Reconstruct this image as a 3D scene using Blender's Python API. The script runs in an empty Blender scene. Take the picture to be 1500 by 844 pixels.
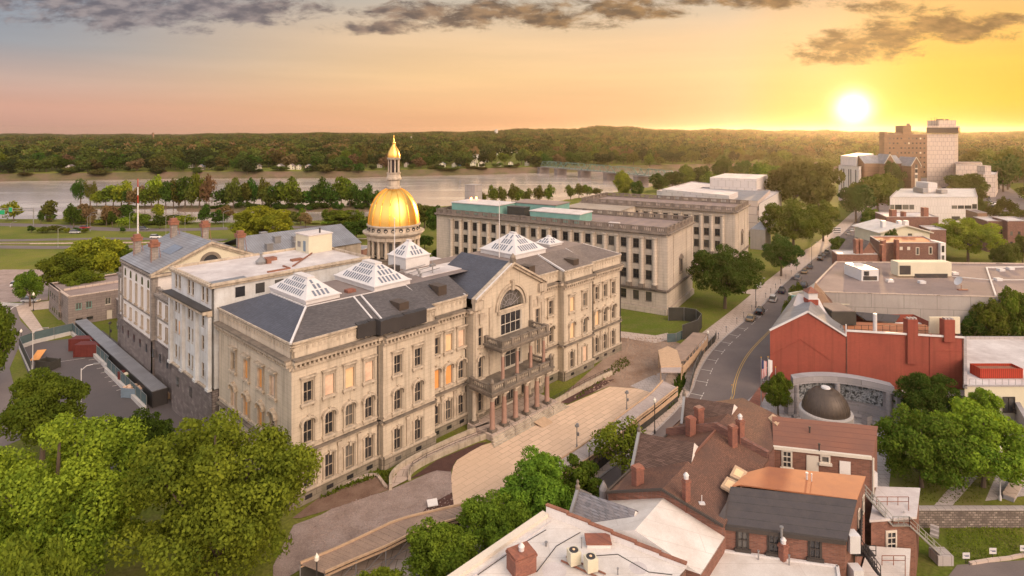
import bpy, math, random
import numpy as np
from math import radians as R, sin, cos, pi, atan2, hypot
random.seed(7); RN = np.random.default_rng(7)
sc = bpy.context.scene
col = sc.collection
CAMZ, FOC = 48.0, 880.0
def G(px, py, z=0.0):
    """ground (or height z) position of a point of the photograph's 1500 px frame"""
    d = FOC*(CAMZ-z)/(py-193.0)
    return ((px-750)/FOC*d, d, z)
def atd(px, d, z=0.0): return ((px-750)/FOC*d, d, z)
def X_(px, d): return (px-750)/FOC*d
def zat(py, d): return CAMZ-(py-193.0)*d/FOC

# ---------------------------------------------------------------- materials
def new_mat(name):
    m = bpy.data.materials.new(name); m.use_nodes = True
    nt = m.node_tree; nt.nodes.clear()
    out = nt.nodes.new('ShaderNodeOutputMaterial'); b = nt.nodes.new('ShaderNodeBsdfPrincipled')
    nt.links.new(b.outputs[0], out.inputs[0])
    return m, nt, b, out
def N(nt, t, **kw):
    n = nt.nodes.new(t)
    for k, v in kw.items():
        if k in n.inputs.keys() if isinstance(k, str) else False: n.inputs[k].default_value = v
        else: setattr(n, k, v)
    return n
def L(nt, a, b): nt.links.new(a, b)
def mth(nt, op, a, b=None, c=None):
    n = nt.nodes.new('ShaderNodeMath'); n.operation = op
    for i, x in enumerate((a, b, c)):
        if x is None: continue
        if isinstance(x, (int, float)): n.inputs[i].default_value = x
        else: nt.links.new(x, n.inputs[i])
    return n.outputs[0]
def mixc(nt, fac, a, b, mode='MIX'):
    n = nt.nodes.new('ShaderNodeMix'); n.data_type = 'RGBA'; n.blend_type = mode
    for i, x in ((0, fac), (6, a), (7, b)):
        if isinstance(x, (int, float)): n.inputs[i].default_value = x
        elif isinstance(x, tuple): n.inputs[i].default_value = (x[0], x[1], x[2], 1)
        else: nt.links.new(x, n.inputs[i])
    return n.outputs[2]
def ramp(nt, x, stops):
    n = nt.nodes.new('ShaderNodeValToRGB'); e = n.color_ramp.elements
    while len(e) < len(stops): e.new(0.5)
    for s, (p, c) in zip(e, stops):
        s.position = p; s.color = (c[0], c[1], c[2], 1) if isinstance(c, tuple) else (c, c, c, 1)
    nt.links.new(x, n.inputs[0]); return n.outputs[0]
def mat(name, c, rough=.8, var=.35, vs=.35, c2=None, pat=None, ps=(1, .5), mort=.05, mc=None, bump=.25,
        metal=0, spec=.3, streak=0, fine=.15, emit=0, alt=.12):
    """procedural surface: large stains, fine grain, optional brick/plank/seam pattern in object coordinates"""
    m, nt, b, out = new_mat(name)
    tc = N(nt, 'ShaderNodeTexCoord').outputs['Object']
    sp = N(nt, 'ShaderNodeSeparateXYZ'); L(nt, tc, sp.inputs[0])
    col1 = mixc(nt, 0.0, c, c)
    height = None
    if pat:
        cb = N(nt, 'ShaderNodeCombineXYZ')
        if pat in ('wall', 'slope'):
            L(nt, mth(nt, 'ADD', sp.outputs[0], sp.outputs[1]), cb.inputs[0]); L(nt, sp.outputs[2], cb.inputs[1])
        elif pat == 'flat': L(nt, sp.outputs[0], cb.inputs[0]); L(nt, sp.outputs[1], cb.inputs[1])
        elif pat == 'flaty': L(nt, sp.outputs[1], cb.inputs[0]); L(nt, sp.outputs[0], cb.inputs[1])
        br = N(nt, 'ShaderNodeTexBrick'); L(nt, cb.outputs[0], br.inputs['Vector'])
        br.inputs['Scale'].default_value = 1; br.inputs['Brick Width'].default_value = ps[0]
        br.inputs['Row Height'].default_value = ps[1]; br.inputs['Mortar Size'].default_value = mort*ps[1]
        br.inputs['Mortar Smooth'].default_value = .3
        br.inputs['Color1'].default_value = tuple(min(1, q*(1+alt)) for q in c)+(1,)
        br.inputs['Color2'].default_value = tuple(q*(1-alt) for q in c)+(1,)
        mcc = mc or tuple(q*.45 for q in c)
        br.inputs['Mortar'].default_value = mcc+(1,)
        col1 = br.outputs['Color']; height = mth(nt, 'SUBTRACT', 1.0, br.outputs['Fac'])
    n1 = N(nt, 'ShaderNodeTexNoise'); L(nt, tc, n1.inputs['Vector']); n1.inputs['Scale'].default_value = vs
    n1.inputs['Detail'].default_value = 6; n1.inputs['Roughness'].default_value = .65
    f1 = ramp(nt, n1.outputs[0], [(.32, 0.0), (.68, 1.0)])
    dark = c2 or tuple(q*(1-var) for q in c)
    col2 = mixc(nt, mth(nt, 'MULTIPLY', f1, .85 if c2 else var*1.3), col1, dark if c2 else tuple(q*.45 for q in c))
    n2 = N(nt, 'ShaderNodeTexNoise'); L(nt, tc, n2.inputs['Vector']); n2.inputs['Scale'].default_value = 9
    n2.inputs['Detail'].default_value = 3
    g = mth(nt, 'MULTIPLY_ADD', n2.outputs[0], 2*fine, 1-fine)
    col3 = mixc(nt, 1.0, col2, g, 'MULTIPLY')
    if streak:
        mp = N(nt, 'ShaderNodeMapping'); L(nt, tc, mp.inputs[0]); mp.inputs['Scale'].default_value = (1.6, 1.6, .09)
        n3 = N(nt, 'ShaderNodeTexNoise'); L(nt, mp.outputs[0], n3.inputs['Vector']); n3.inputs['Scale'].default_value = 1
        n3.inputs['Detail'].default_value = 5
        f3 = ramp(nt, n3.outputs[0], [(.5, 0.0), (.72, 1.0)])
        col3 = mixc(nt, mth(nt, 'MULTIPLY', f3, streak), col3, tuple(q*.3 for q in c))
    L(nt, col3, b.inputs['Base Color'])
    b.inputs['Roughness'].default_value = rough; b.inputs['Metallic'].default_value = metal
    b.inputs['Specular IOR Level'].default_value = spec
    if bump:
        bp = N(nt, 'ShaderNodeBump'); bp.inputs['Strength'].default_value = bump; bp.inputs['Distance'].default_value = .08
        h = n2.outputs[0] if height is None else mth(nt, 'MULTIPLY_ADD', height, 1.2, n2.outputs[0])
        L(nt, h, bp.inputs['Height']); L(nt, bp.outputs[0], b.inputs['Normal'])
    if emit:
        b.inputs['Emission Color'].default_value = c+(1,); b.inputs['Emission Strength'].default_value = emit
    return m
def leaf_mat(name, c, c2, trans=.25, nscale=.35):
    m, nt, b, out = new_mat(name); nt.nodes.remove(b)
    tc = N(nt, 'ShaderNodeTexCoord').outputs['Object']
    n1 = N(nt, 'ShaderNodeTexNoise'); L(nt, tc, n1.inputs['Vector']); n1.inputs['Scale'].default_value = nscale*10
    n1.inputs['Detail'].default_value = 3
    oi = N(nt, 'ShaderNodeObjectInfo'); ge = N(nt, 'ShaderNodeNewGeometry')
    f = mth(nt, 'ADD', mth(nt, 'MULTIPLY', ramp(nt, n1.outputs[0], [(.3, 0.0), (.7, 1.0)]), .6), mth(nt, 'MULTIPLY', ge.outputs['Random Per Island'], .4))
    cc = mixc(nt, f, c, c2)  # c2 also darkens patches to stand for shade inside the crown
    hs = N(nt, 'ShaderNodeHueSaturation'); L(nt, cc, hs.inputs['Color'])
    L(nt, mth(nt, 'MULTIPLY_ADD', oi.outputs['Random'], .05, .475), hs.inputs['Hue'])
    at = N(nt, 'ShaderNodeAttribute'); at.attribute_name = 'tint'
    L(nt, mth(nt, 'ADD', mth(nt, 'MULTIPLY_ADD', oi.outputs['Random'], .35, .85), at.outputs['Fac']), hs.inputs['Value'])
    d = N(nt, 'ShaderNodeBsdfDiffuse'); t = N(nt, 'ShaderNodeBsdfTranslucent'); mx = N(nt, 'ShaderNodeMixShader')
    L(nt, hs.outputs[0], d.inputs[0]); L(nt, mixc(nt, 1.0, hs.outputs[0], (1.3, 1.15, .5), 'MULTIPLY'), t.inputs[0])
    mx.inputs[0].default_value = trans
    L(nt, d.outputs[0], mx.inputs[1]); L(nt, t.outputs[0], mx.inputs[2]); L(nt, mx.outputs[0], out.inputs[0])
    return m
M = {}
M['stone'] = mat('capitol_stone', (.58, .495, .39), var=.26, vs=.22, pat='wall', ps=(1.7, .6), mort=.05, mc=(.48, .40, .31), streak=.5, alt=.03, bump=.12)
M['stone_l'] = mat('capitol_stone_trim', (.56, .475, .375), c2=(.31, .25, .195), vs=.7, streak=.6)
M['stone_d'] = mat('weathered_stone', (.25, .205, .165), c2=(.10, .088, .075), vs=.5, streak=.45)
M['base'] = mat('basement_stone', (.30, .25, .20), c2=(.12, .11, .08), vs=.35, pat='wall', ps=(1.5, .7), mort=.06)
M['granite'] = mat('pink_granite', (.36, .22, .17), rough=.5, var=.3, vs=1.2)
M['white_wall'] = mat('white_painted_wall', (.74, .70, .68), var=.15, vs=.3, streak=.15)
M['blue_wall'] = mat('pale_blue_grey_wall', (.62, .64, .66), c2=(.42, .40, .38), vs=.35, streak=.3)
M['quoin'] = mat('grey_quoin_stone', (.33, .29, .26), c2=(.17, .15, .14), vs=.8, pat='wall', ps=(.9, .5))
M['rubble'] = mat('rough_grey_rubble_stone', (.25, .215, .205), c2=(.12, .10, .10), vs=.9, pat='wall', ps=(.8, .38), mort=.12, alt=.35)
M['rubble_w'] = mat('rubble_retaining_stone', (.28, .23, .20), c2=(.10, .08, .07), vs=1.2, pat='wall', ps=(.55, .3), mort=.2, alt=.5)
M['brownstone'] = mat('brown_grey_block', (.25, .205, .19), var=.3, pat='wall', ps=(1.8, .6), alt=.1)
M['slate'] = mat('charcoal_slate', (.115, .103, .105), rough=.6, var=.3, vs=.3, pat='slope', ps=(.4, .08), mort=.14, alt=.22, mc=(.05, .05, .055))
M['slate_w'] = mat('weathered_brown_slate', (.20, .165, .15), rough=.7, var=.35, vs=.3, pat='slope', ps=(.4, .08), mort=.12, alt=.2)
M['slate_n'] = mat('navy_grey_slate', (.085, .09, .115), rough=.5, pat='slope', ps=(.5, .09), mort=.1, alt=.15)
M['slate_g'] = mat('blue_grey_fishscale_slate', (.15, .155, .18), rough=.6, c2=(.22, .20, .21), vs=1.5, pat='slope', ps=(.35, .2), mort=.2, alt=.35)
M['shingle'] = mat('brown_roof_shingles', (.20, .10, .068), rough=.85, c2=(.095, .058, .047), vs=.3, pat='slope', ps=(.35, .04), mort=.2, alt=.3)
M['shingle_r'] = mat('reddish_brown_shingles', (.24, .105, .07), rough=.85, c2=(.17, .085, .065), vs=.3, pat='slope', ps=(30, .17), mort=.05, alt=.05)
M['shingle_d'] = mat('dark_brown_shingles', (.12, .075, .062), rough=.85, var=.3, pat='slope', ps=(.45, .12), mort=.2, alt=.3)
M['seam'] = mat('standing_seam_metal', (.30, .31, .34), rough=.45, c2=(.17, .165, .175), vs=.3, pat='flaty', ps=(30, .55), mort=.10, metal=.2, spec=.5, alt=.04)
M['roof_white'] = mat('white_membrane', (.66, .62, .61), rough=.6, c2=(.40, .35, .345), vs=.28, pat='flat', ps=(14, 2.1), mort=.02, mc=(.5, .46, .45), alt=.01, bump=.1)
M['roof_white_b'] = mat('clean_white_membrane', (.68, .64, .61), rough=.55, c2=(.48, .43, .39), vs=.35, pat='flat', ps=(16, 2.0), mort=.018, mc=(.52, .47, .44), alt=.01, bump=.1)
M['roof_tar'] = mat('dark_tar_roof', (.16, .13, .125), rough=.9, c2=(.26, .21, .19), vs=.25)
M['gravel'] = mat('gravel_roof', (.27, .21, .195), rough=.95, c2=(.18, .14, .13), vs=.12, fine=.5)
M['black_roof'] = mat('black_rolled_roofing', (.055, .05, .055), rough=.75, c2=(.075, .065, .065), vs=.8, pat='slope', ps=(7, .33), mort=.05, mc=(.03, .03, .03), alt=.1)
M['orange_roof'] = mat('terracotta_rolled_roofing', (.42, .165, .075), rough=.75, c2=(.28, .115, .07), vs=.25, fine=.08)
M['metal_w'] = mat('white_metal', (.62, .60, .60), rough=.45, var=.15, vs=1)
M['metal_g'] = mat('grey_metal', (.32, .31, .31), rough=.45, metal=.4, spec=.5)
M['metal_d'] = mat('dark_metal', (.05, .045, .045), rough=.5, spec=.4)
M['rust'] = mat('rusty_metal', (.30, .13, .08), rough=.7, c2=(.17, .08, .06), vs=1.5)
M['glass'] = mat('dark_window_glass', (.035, .035, .04), rough=.12, spec=.8, var=.5, vs=.7, bump=0)
_m = M['glass'].node_tree; _b = [n for n in _m.nodes if n.type == 'BSDF_PRINCIPLED'][0]; _l = _b.inputs['Base Color'].links[0].from_socket; _o = N(_m, 'ShaderNodeObjectInfo')
L(_m, mixc(_m, ramp(_m, _o.outputs['Random'], [(.6, 0.0), (1.0, .55)]), _l, (.24, .22, .19)), _b.inputs['Base Color'])
M['glass_s'] = mat('skylight_glass', (.17, .19, .24), rough=.15, spec=.8, bump=0)
M['ply'] = mat('pale_boarding', (.82, .55, .32), rough=.7, var=.12, vs=1.2)
M['ply_o'] = mat('orange_plywood', (.78, .36, .12), rough=.7, var=.25, vs=1.5)
M['ply_w'] = mat('whitish_insulation_board', (.78, .57, .42), rough=.6, c2=(.55, .38, .28), vs=1.5)
M['frame_w'] = mat('cream_window_frame', (.62, .56, .48), var=.1)
M['frame_t'] = mat('tan_stone_frame', (.42, .34, .26), var=.3, vs=1)
M['frame_d'] = mat('dark_brown_frame', (.06, .05, .045), var=.1)
M['brick'] = mat('red_brown_brick', (.22, .095, .065), var=.3, vs=.4, pat='wall', ps=(.42, .14), mort=.14, mc=(.20, .14, .12), alt=.3, bump=.15)
M['brick_d'] = mat('dark_brick', (.20, .095, .075), var=.3, pat='wall', ps=(.42, .14), mort=.14, mc=(.15, .1, .09), alt=.3, bump=.15)
M['brick_c'] = mat('chimney_brick', (.29, .105, .065), c2=(.17, .075, .06), vs=1.2, pat='wall', ps=(.3, .12), mort=.14, mc=(.25, .15, .12), alt=.25)
M['red_paint'] = mat('red_painted_brick', (.29, .068, .045), rough=.85, c2=(.205, .052, .038), vs=.16, pat='wall', ps=(.5, .16), mort=.1, mc=(.27, .07, .05), alt=.07, streak=.3, bump=.12)
M['lime'] = mat('annex_limestone', (.56, .48, .40), c2=(.40, .34, .29), vs=.15, pat='wall', ps=(2.2, .75), mort=.04, mc=(.3, .25, .2), alt=.05, streak=.3)
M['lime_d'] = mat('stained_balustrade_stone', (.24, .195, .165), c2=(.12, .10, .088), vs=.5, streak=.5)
M['teal'] = mat('teal_panel', (.19, .37, .33), rough=.5, c2=(.14, .28, .25), vs=.3, pat='wall', ps=(1.2, 6), mort=.005, mc=(.2, .4, .36), alt=.04, bump=.05)
M['concrete'] = mat('grey_concrete', (.36, .33, .31), c2=(.27, .24, .225), vs=.12, pat='wall', ps=(6, 9), mort=.006, alt=.03, streak=.2)
M['white_conc'] = mat('white_panel_wall', (.60, .55, .53), rough=.7, var=.1, pat='wall', ps=(1.4, 3.6), mort=.02, mc=(.45, .4, .38), alt=.03)
M['tan_conc'] = mat('beige_panel_wall', (.52, .43, .38), var=.1, pat='wall', ps=(3.4, 3.6), mort=.05, mc=(.30, .25, .23), alt=.04)
M['apt_brick'] = mat('tan_brown_brick', (.21, .125, .085), var=.15, pat='wall', ps=(8, 3), mort=.02)
M['cream'] = mat('cream_wall', (.62, .57, .44), var=.15)
M['gold'] = mat('gold_leaf', (1.0, .62, .16), rough=.36, metal=1, var=.1, vs=.8, fine=.05, bump=.04)
M['gold_rib'] = mat('gold_rib', (.85, .45, .08), rough=.35, metal=1, var=.1)
M['copper'] = mat('brown_copper', (.10, .075, .06), rough=.5, metal=.3, var=.3, vs=1, spec=.5)
M['mem'] = mat('grey_memorial_granite', (.30, .28, .29), rough=.6, var=.15, pat='wall', ps=(2, .8), mort=.02)
M['mem_l'] = mat('pale_granite_ring', (.50, .46, .44), rough=.6, var=.15)
M['asphalt'] = mat('asphalt', (.135, .112, .108), rough=.9, c2=(.19, .155, .145), vs=.12, fine=.25)
M['asphalt_l'] = mat('lot_asphalt', (.095, .085, .088), rough=.9, c2=(.125, .105, .105), vs=.08, fine=.2)
M['paint_w'] = mat('white_road_paint', (.62, .57, .53), rough=.7, var=.3, vs=3)
M['paint_y'] = mat('yellow_road_paint', (.60, .37, .10), rough=.7, var=.25, vs=3)
M['walk'] = mat('pale_concrete_walk', (.50, .40, .34), rough=.85, var=.2, vs=.2, pat='flat', ps=(1.6, 1.6), mort=.03, alt=.04, bump=.05)
M['walk_g'] = mat('grey_paving', (.40, .36, .35), rough=.85, var=.15, pat='flat', ps=(1, 1), mort=.03, alt=.06, bump=.05)
M['plaza'] = mat('tan_stone_paving', (.68, .50, .36), rough=.75, c2=(.60, .43, .30), vs=.09, pat='flat', ps=(2.3, 1.05), mort=.05, mc=(.36, .25, .18), alt=.09, bump=.1)
M['gravel_p'] = mat('crushed_stone', (.34, .27, .245), rough=.95, c2=(.21, .155, .135), vs=.35, fine=.55, bump=.6)
M['dirt'] = mat('bare_brown_earth', (.21, .135, .095), rough=.95, c2=(.36, .27, .21), vs=.22, fine=.5, bump=.6)
M['dirt_b'] = mat('dark_brown_soil', (.15, .09, .065), rough=.95, c2=(.24, .16, .12), vs=.6, fine=.5, bump=.6)
M['dirt_d'] = mat('dark_mulch', (.10, .05, .042), rough=.95, c2=(.065, .035, .03), vs=1, fine=.5, bump=.6)
M['grass'] = mat('lawn', (.12, .15, .02), rough=.95, c2=(.14, .125, .04), vs=.25, fine=.4, bump=.4)
M['grass_y'] = mat('dry_lawn', (.14, .16, .035), rough=.95, c2=(.16, .12, .06), vs=.3, fine=.4, bump=.4)
M['wood'] = mat('weathered_deck_boards', (.34, .245, .19), rough=.85, c2=(.22, .16, .13), vs=.5, fine=.3)
M['wood_g'] = mat('silvered_deck_boards', (.44, .37, .345), rough=.85, c2=(.32, .27, .25), vs=.5, fine=.3)
M['wood_y'] = mat('new_lumber', (.55, .38, .25), rough=.8, var=.3, vs=2)
M['tarp'] = mat('dark_mesh_screen', (.055, .052, .045), rough=.8, var=.3, vs=.8)
M['tarp_g'] = mat('green_grey_mesh_screen', (.10, .145, .15), rough=.8, c2=(.07, .10, .11), vs=.6)
M['barrier'] = mat('concrete_barrier', (.55, .52, .50), var=.2, vs=.7)
M['cont_r'] = mat('maroon_container_steel', (.22, .045, .035), rough=.55, c2=(.15, .035, .03), vs=1, pat='wall', ps=(.3, 8), mort=.02, alt=.15)
M['cont_red'] = mat('bright_red_steel', (.55, .06, .03), rough=.5, var=.3, vs=2, pat='wall', ps=(.35, 8), mort=.02, alt=.1)
M['blue_p'] = mat('faded_blue_steel', (.19, .25, .31), rough=.5, var=.3, vs=1)
M['green_p'] = mat('green_plastic', (.16, .28, .10), rough=.5)
M['bark'] = mat('tree_bark', (.13, .095, .07), rough=.95, var=.3, vs=2, bump=.6)
M['levee'] = mat('brown_earth_bank', (.19, .135, .10), rough=.95, c2=(.13, .11, .06), vs=.05, fine=.3)
M['silver'] = mat('aluminium', (.6, .59, .58), rough=.4, metal=.6, spec=.6)
M['red_c'] = mat('red_cloth', (.45, .04, .04), var=.1); M['white_c'] = mat('white_cloth', (.75, .72, .72), var=.1)
M['navy_c'] = mat('navy_cloth', (.03, .04, .12), var=.1)
M['sign_g'] = mat('green_sign_face', (.02, .30, .14), rough=.4, var=.05)
M['sky_blue'] = mat('bright_blue_paint', (.09, .28, .62), rough=.5, var=.1, c2=None)
M['mural'] = None
M['lamp'] = mat('lamp_glass', (.8, .75, .65), rough=.3, var=.05)
M['lit'] = mat('lit_lamp', (1.0, .33, .08), emit=14, var=0)
M['leaf_a'] = leaf_mat('maple_leaves', (.14, .175, .02), (.055, .09, .014))
M['leaf_y'] = leaf_mat('yellow_green_leaves', (.33, .38, .035), (.06, .105, .015))
M['leaf_d'] = leaf_mat('deep_green_leaves', (.06, .105, .016), (.035, .065, .012))
M['leaf_o'] = leaf_mat('olive_leaves', (.12, .13, .025), (.07, .08, .018))
M['leaf_b'] = leaf_mat('tan_leaves', (.21, .14, .07), (.14, .10, .045))
M['leaf_f'] = leaf_mat('fresh_leaves', (.24, .33, .035), (.05, .095, .014))
M['frame_c'] = M['frame_w']
M['leaf_w1'] = leaf_mat('wood_leaves_green', (.115, .145, .032), (.045, .06, .016)); M['leaf_w2'] = leaf_mat('wood_leaves_dark', (.045, .06, .018), (.025, .035, .012)); M['leaf_w3'] = leaf_mat('wood_leaves_olive', (.125, .105, .035), (.07, .065, .02)); M['leaf_w4'] = leaf_mat('wood_leaves_tan', (.19, .12, .065), (.11, .075, .04))
def car_paint(n, c, metal=.3): return mat('car_paint_'+n, c, rough=.25, metal=metal, spec=.6, var=.04, fine=.02, bump=0)
for n, c in dict(black=(.02, .02, .022), silver=(.42, .41, .40), white=(.72, .70, .68), gold=(.38, .29, .18), grey=(.13, .13, .14), navy=(.03, .04, .08), red=(.30, .03, .03)).items(): M['car_'+n] = car_paint(n, c)

# ---------------------------------------------------------------- mesh builder and object tree
FR = {}
class MB:
    def __init__(s): s.v = []; s.f = []
    def add(s, vs, fs):
        o = len(s.v); s.v += [tuple(p) for p in vs]; s.f += [tuple(i+o for i in f) for f in fs]; return s
    def box(s, x0, x1, y0, y1, z0, z1):
        return s.add([(x0, y0, z0), (x1, y0, z0), (x1, y1, z0), (x0, y1, z0), (x0, y0, z1), (x1, y0, z1), (x1, y1, z1), (x0, y1, z1)],
                     [(0, 3, 2, 1), (4, 5, 6, 7), (0, 1, 5, 4), (1, 2, 6, 5), (2, 3, 7, 6), (3, 0, 4, 7)])
    def prism(s, P, z0, z1, top=True, bot=False, z1s=None):
        n = len(P)
        a = sum(P[i][0]*P[(i+1) % n][1]-P[(i+1) % n][0]*P[i][1] for i in range(n))
        if a < 0: P = P[::-1]; z1s = z1s[::-1] if z1s else None
        zt = z1s or [z1]*n
        vs = [(p[0], p[1], z0) for p in P]+[(p[0], p[1], z) for p, z in zip(P, zt)]
        fs = [(i, (i+1) % n, n+(i+1) % n, n+i) for i in range(n)]
        if top: fs.append(tuple(range(n, 2*n)))
        if bot: fs.append(tuple(range(n-1, -1, -1)))
        return s.add(vs, fs)
    def face(s, *P): return s.add(P, [tuple(range(len(P)))])
    def slab(s, P, t=.15):
        """thick polygon from 3D points, thickness t downwards"""
        n = len(P); a = sum(P[i][0]*P[(i+1) % n][1]-P[(i+1) % n][0]*P[i][1] for i in range(n))
        if a < 0: P = P[::-1]
        vs = list(P)+[(p[0], p[1], p[2]-t) for p in P]
        return s.add(vs, [tuple(range(n)), tuple(range(2*n-1, n-1, -1))]+[(n+i, n+(i+1) % n, (i+1) % n, i) for i in range(n)])
    def cyl(s, x, y, r, z0, z1, n=12, r2=None, cap=True):
        r2 = r if r2 is None else r2
        vs = [(x+r*cos(2*pi*i/n), y+r*sin(2*pi*i/n), z0) for i in range(n)]+[(x+r2*cos(2*pi*i/n), y+r2*sin(2*pi*i/n), z1) for i in range(n)]
        fs = [(i, (i+1) % n, n+(i+1) % n, n+i) for i in range(n)]
        if cap: fs += [tuple(range(n, 2*n)), tuple(range(n-1, -1, -1))]
        return s.add(vs, fs)
    def lathe(s, x, y, prof, n=32, a0=0, a1=2*pi):
        full = abs(a1-a0-2*pi) < 1e-6; k = n if full else n+1
        vs = [(x+r*cos(a0+(a1-a0)*i/n), y+r*sin(a0+(a1-a0)*i/n), z) for r, z in prof for i in range(k)]
        fs = []
        for j in range(len(prof)-1):
            for i in range(n):
                i2 = (i+1) % k if full else i+1
                fs.append((j*k+i, j*k+i2, (j+1)*k+i2, (j+1)*k+i))
        return s.add(vs, fs)
    def tube(s, P, r, n=6, r1=None):
        P = [np.array(p, float) for p in P]; r1 = r if r1 is None else r1
        vs = []; m = len(P)
        for i, p in enumerate(P):
            d = P[min(i+1, m-1)]-P[max(i-1, 0)]; d /= (np.linalg.norm(d) or 1)
            a = np.cross(d, (0, 0, 1) if abs(d[2]) < .9 else (1, 0, 0)); a /= np.linalg.norm(a); b = np.cross(d, a)
            rr = r+(r1-r)*i/max(1, m-1)
            for k in range(n):
                t = 2*pi*k/n+pi/4; vs.append(tuple(p+rr*(cos(t)*a+sin(t)*b)))
        fs = [(i*n+k, i*n+(k+1) % n, (i+1)*n+(k+1) % n, (i+1)*n+k) for i in range(m-1) for k in range(n)]
        fs += [tuple(range(n-1, -1, -1)), tuple(range((m-1)*n, m*n))]
        return s.add(vs, fs)
    def rot(s, a, cx=0, cy=0):
        c_, s_ = cos(a), sin(a); s.v = [(cx+(x-cx)*c_-(y-cy)*s_, cy+(x-cx)*s_+(y-cy)*c_, z) for x, y, z in s.v]; return s
    def mv(s, dx, dy, dz=0): s.v = [(x+dx, y+dy, z+dz) for x, y, z in s.v]; return s
    def me(s, name, m, smooth=False):
        me = bpy.data.meshes.new(name); me.from_pydata(s.v, [], s.f); me.update()
        if m: me.materials.append(M[m] if isinstance(m, str) else m)
        if smooth: me.polygons.foreach_set('use_smooth', [True]*len(me.polygons))
        return me
    def build(s, name, m, parent=None, world=False, smooth=False):
        if world and parent is not None:
            x0, y0, z0, a = FR[parent]; c_, s_ = cos(-a), sin(-a)
            s.v = [((x-x0)*c_-(y-y0)*s_, (x-x0)*s_+(y-y0)*c_, z-z0) for x, y, z in s.v]
        o = bpy.data.objects.new(name, s.me(name, m, smooth)); col.objects.link(o)
        if parent is not None: o.parent = parent
        return o
def tag(o, label, cat, group=None, kind=None):
    o['label'] = label; o['category'] = cat
    if group: o['group'] = group
    if kind: o['kind'] = kind
    return o
def thing(name, label, cat, loc=(0, 0, 0), yaw=0, group=None):
    o = bpy.data.objects.new(name, None); col.objects.link(o); o.empty_display_size = .5
    o.location = loc; o.rotation_euler = (0, 0, yaw); FR[o] = (loc[0], loc[1], loc[2], yaw)
    return tag(o, label, cat, group)
def struct(o): o['kind'] = 'structure'; return o
KIDS = {}
def kids(o):
    return [c for c in bpy.data.objects if c.parent == o]
def put(mesh, name, parent, loc=(0, 0, 0), yaw=0, scale=None):
    o = bpy.data.objects.new(name, mesh); col.objects.link(o); o.parent = parent
    o.location = loc; o.rotation_euler = (0, 0, yaw)
    if scale: o.scale = scale
    return o
def dup(src, loc, yaw, label, group=None, scale=None):
    r = src.copy(); col.objects.link(r); r.location = loc; r.rotation_euler = (0, 0, yaw)
    if scale: r.scale = scale
    r['label'] = label
    if group: r['group'] = group
    for ch in KIDS.setdefault(src, kids(src)):
        c = ch.copy(); col.objects.link(c); c.parent = r
        for g in KIDS.setdefault(ch, kids(ch)):
            d = g.copy(); col.objects.link(d); d.parent = c
    return r
class Fr:
    """a building's own axes: u to the right along its front, v to the back"""
    def __init__(s, x, y, dx, dy):
        l = hypot(dx, dy); s.x, s.y, s.ux, s.uy = x, y, dx/l, dy/l; s.yaw = atan2(dy, dx)
    def uv(s, px, py, z=0):
        g = G(px, py, z); a, b = g[0]-s.x, g[1]-s.y
        return (a*s.ux+b*s.uy, -a*s.uy+b*s.ux)
    def w(s, u, v, z=0): return (s.x+u*s.ux-v*s.uy, s.y+u*s.uy+v*s.ux, z)
    def tu(s, px, v0):
        k = (px-750)/FOC; ox = s.x-s.uy*v0; oy = s.y+s.ux*v0
        return (k*oy-ox)/(s.ux-k*s.uy)
def wallh(mb, p0, p1, z0, z1, holes=(), depth=.35):
    """vertical wall p0->p1 (outside on the right hand) with real openings; holes = (t0,t1,za,zb)"""
    dx, dy = p1[0]-p0[0], p1[1]-p0[1]; l = hypot(dx, dy); dx /= l; dy /= l; nx, ny = dy, -dx
    def P(t, z, d=0): return (p0[0]+dx*t-nx*d, p0[1]+dy*t-ny*d, z)
    T = sorted({0, l}|{round(t, 4) for h in holes for t in h[:2]}); Z = sorted({z0, z1}|{round(z, 4) for h in holes for z in h[2:]})
    for zi in range(len(Z)-1):
        zm = (Z[zi]+Z[zi+1])/2; run = None
        for ti in range(len(T)-1):
            tm = (T[ti]+T[ti+1])/2
            if any(h[0] < tm < h[1] and h[2] < zm < h[3] for h in holes): continue
            mb.face(P(T[ti], Z[zi]), P(T[ti+1], Z[zi]), P(T[ti+1], Z[zi+1]), P(T[ti], Z[zi+1]))
    for a, b, za, zb in holes:
        mb.face(P(a, za), P(a, za, depth), P(a, zb, depth), P(a, zb)); mb.face(P(b, za, depth), P(b, za), P(b, zb), P(b, zb, depth))
        mb.face(P(a, za), P(b, za), P(b, za, depth), P(a, za, depth)); mb.face(P(a, zb, depth), P(b, zb, depth), P(b, zb), P(a, zb))
        
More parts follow.
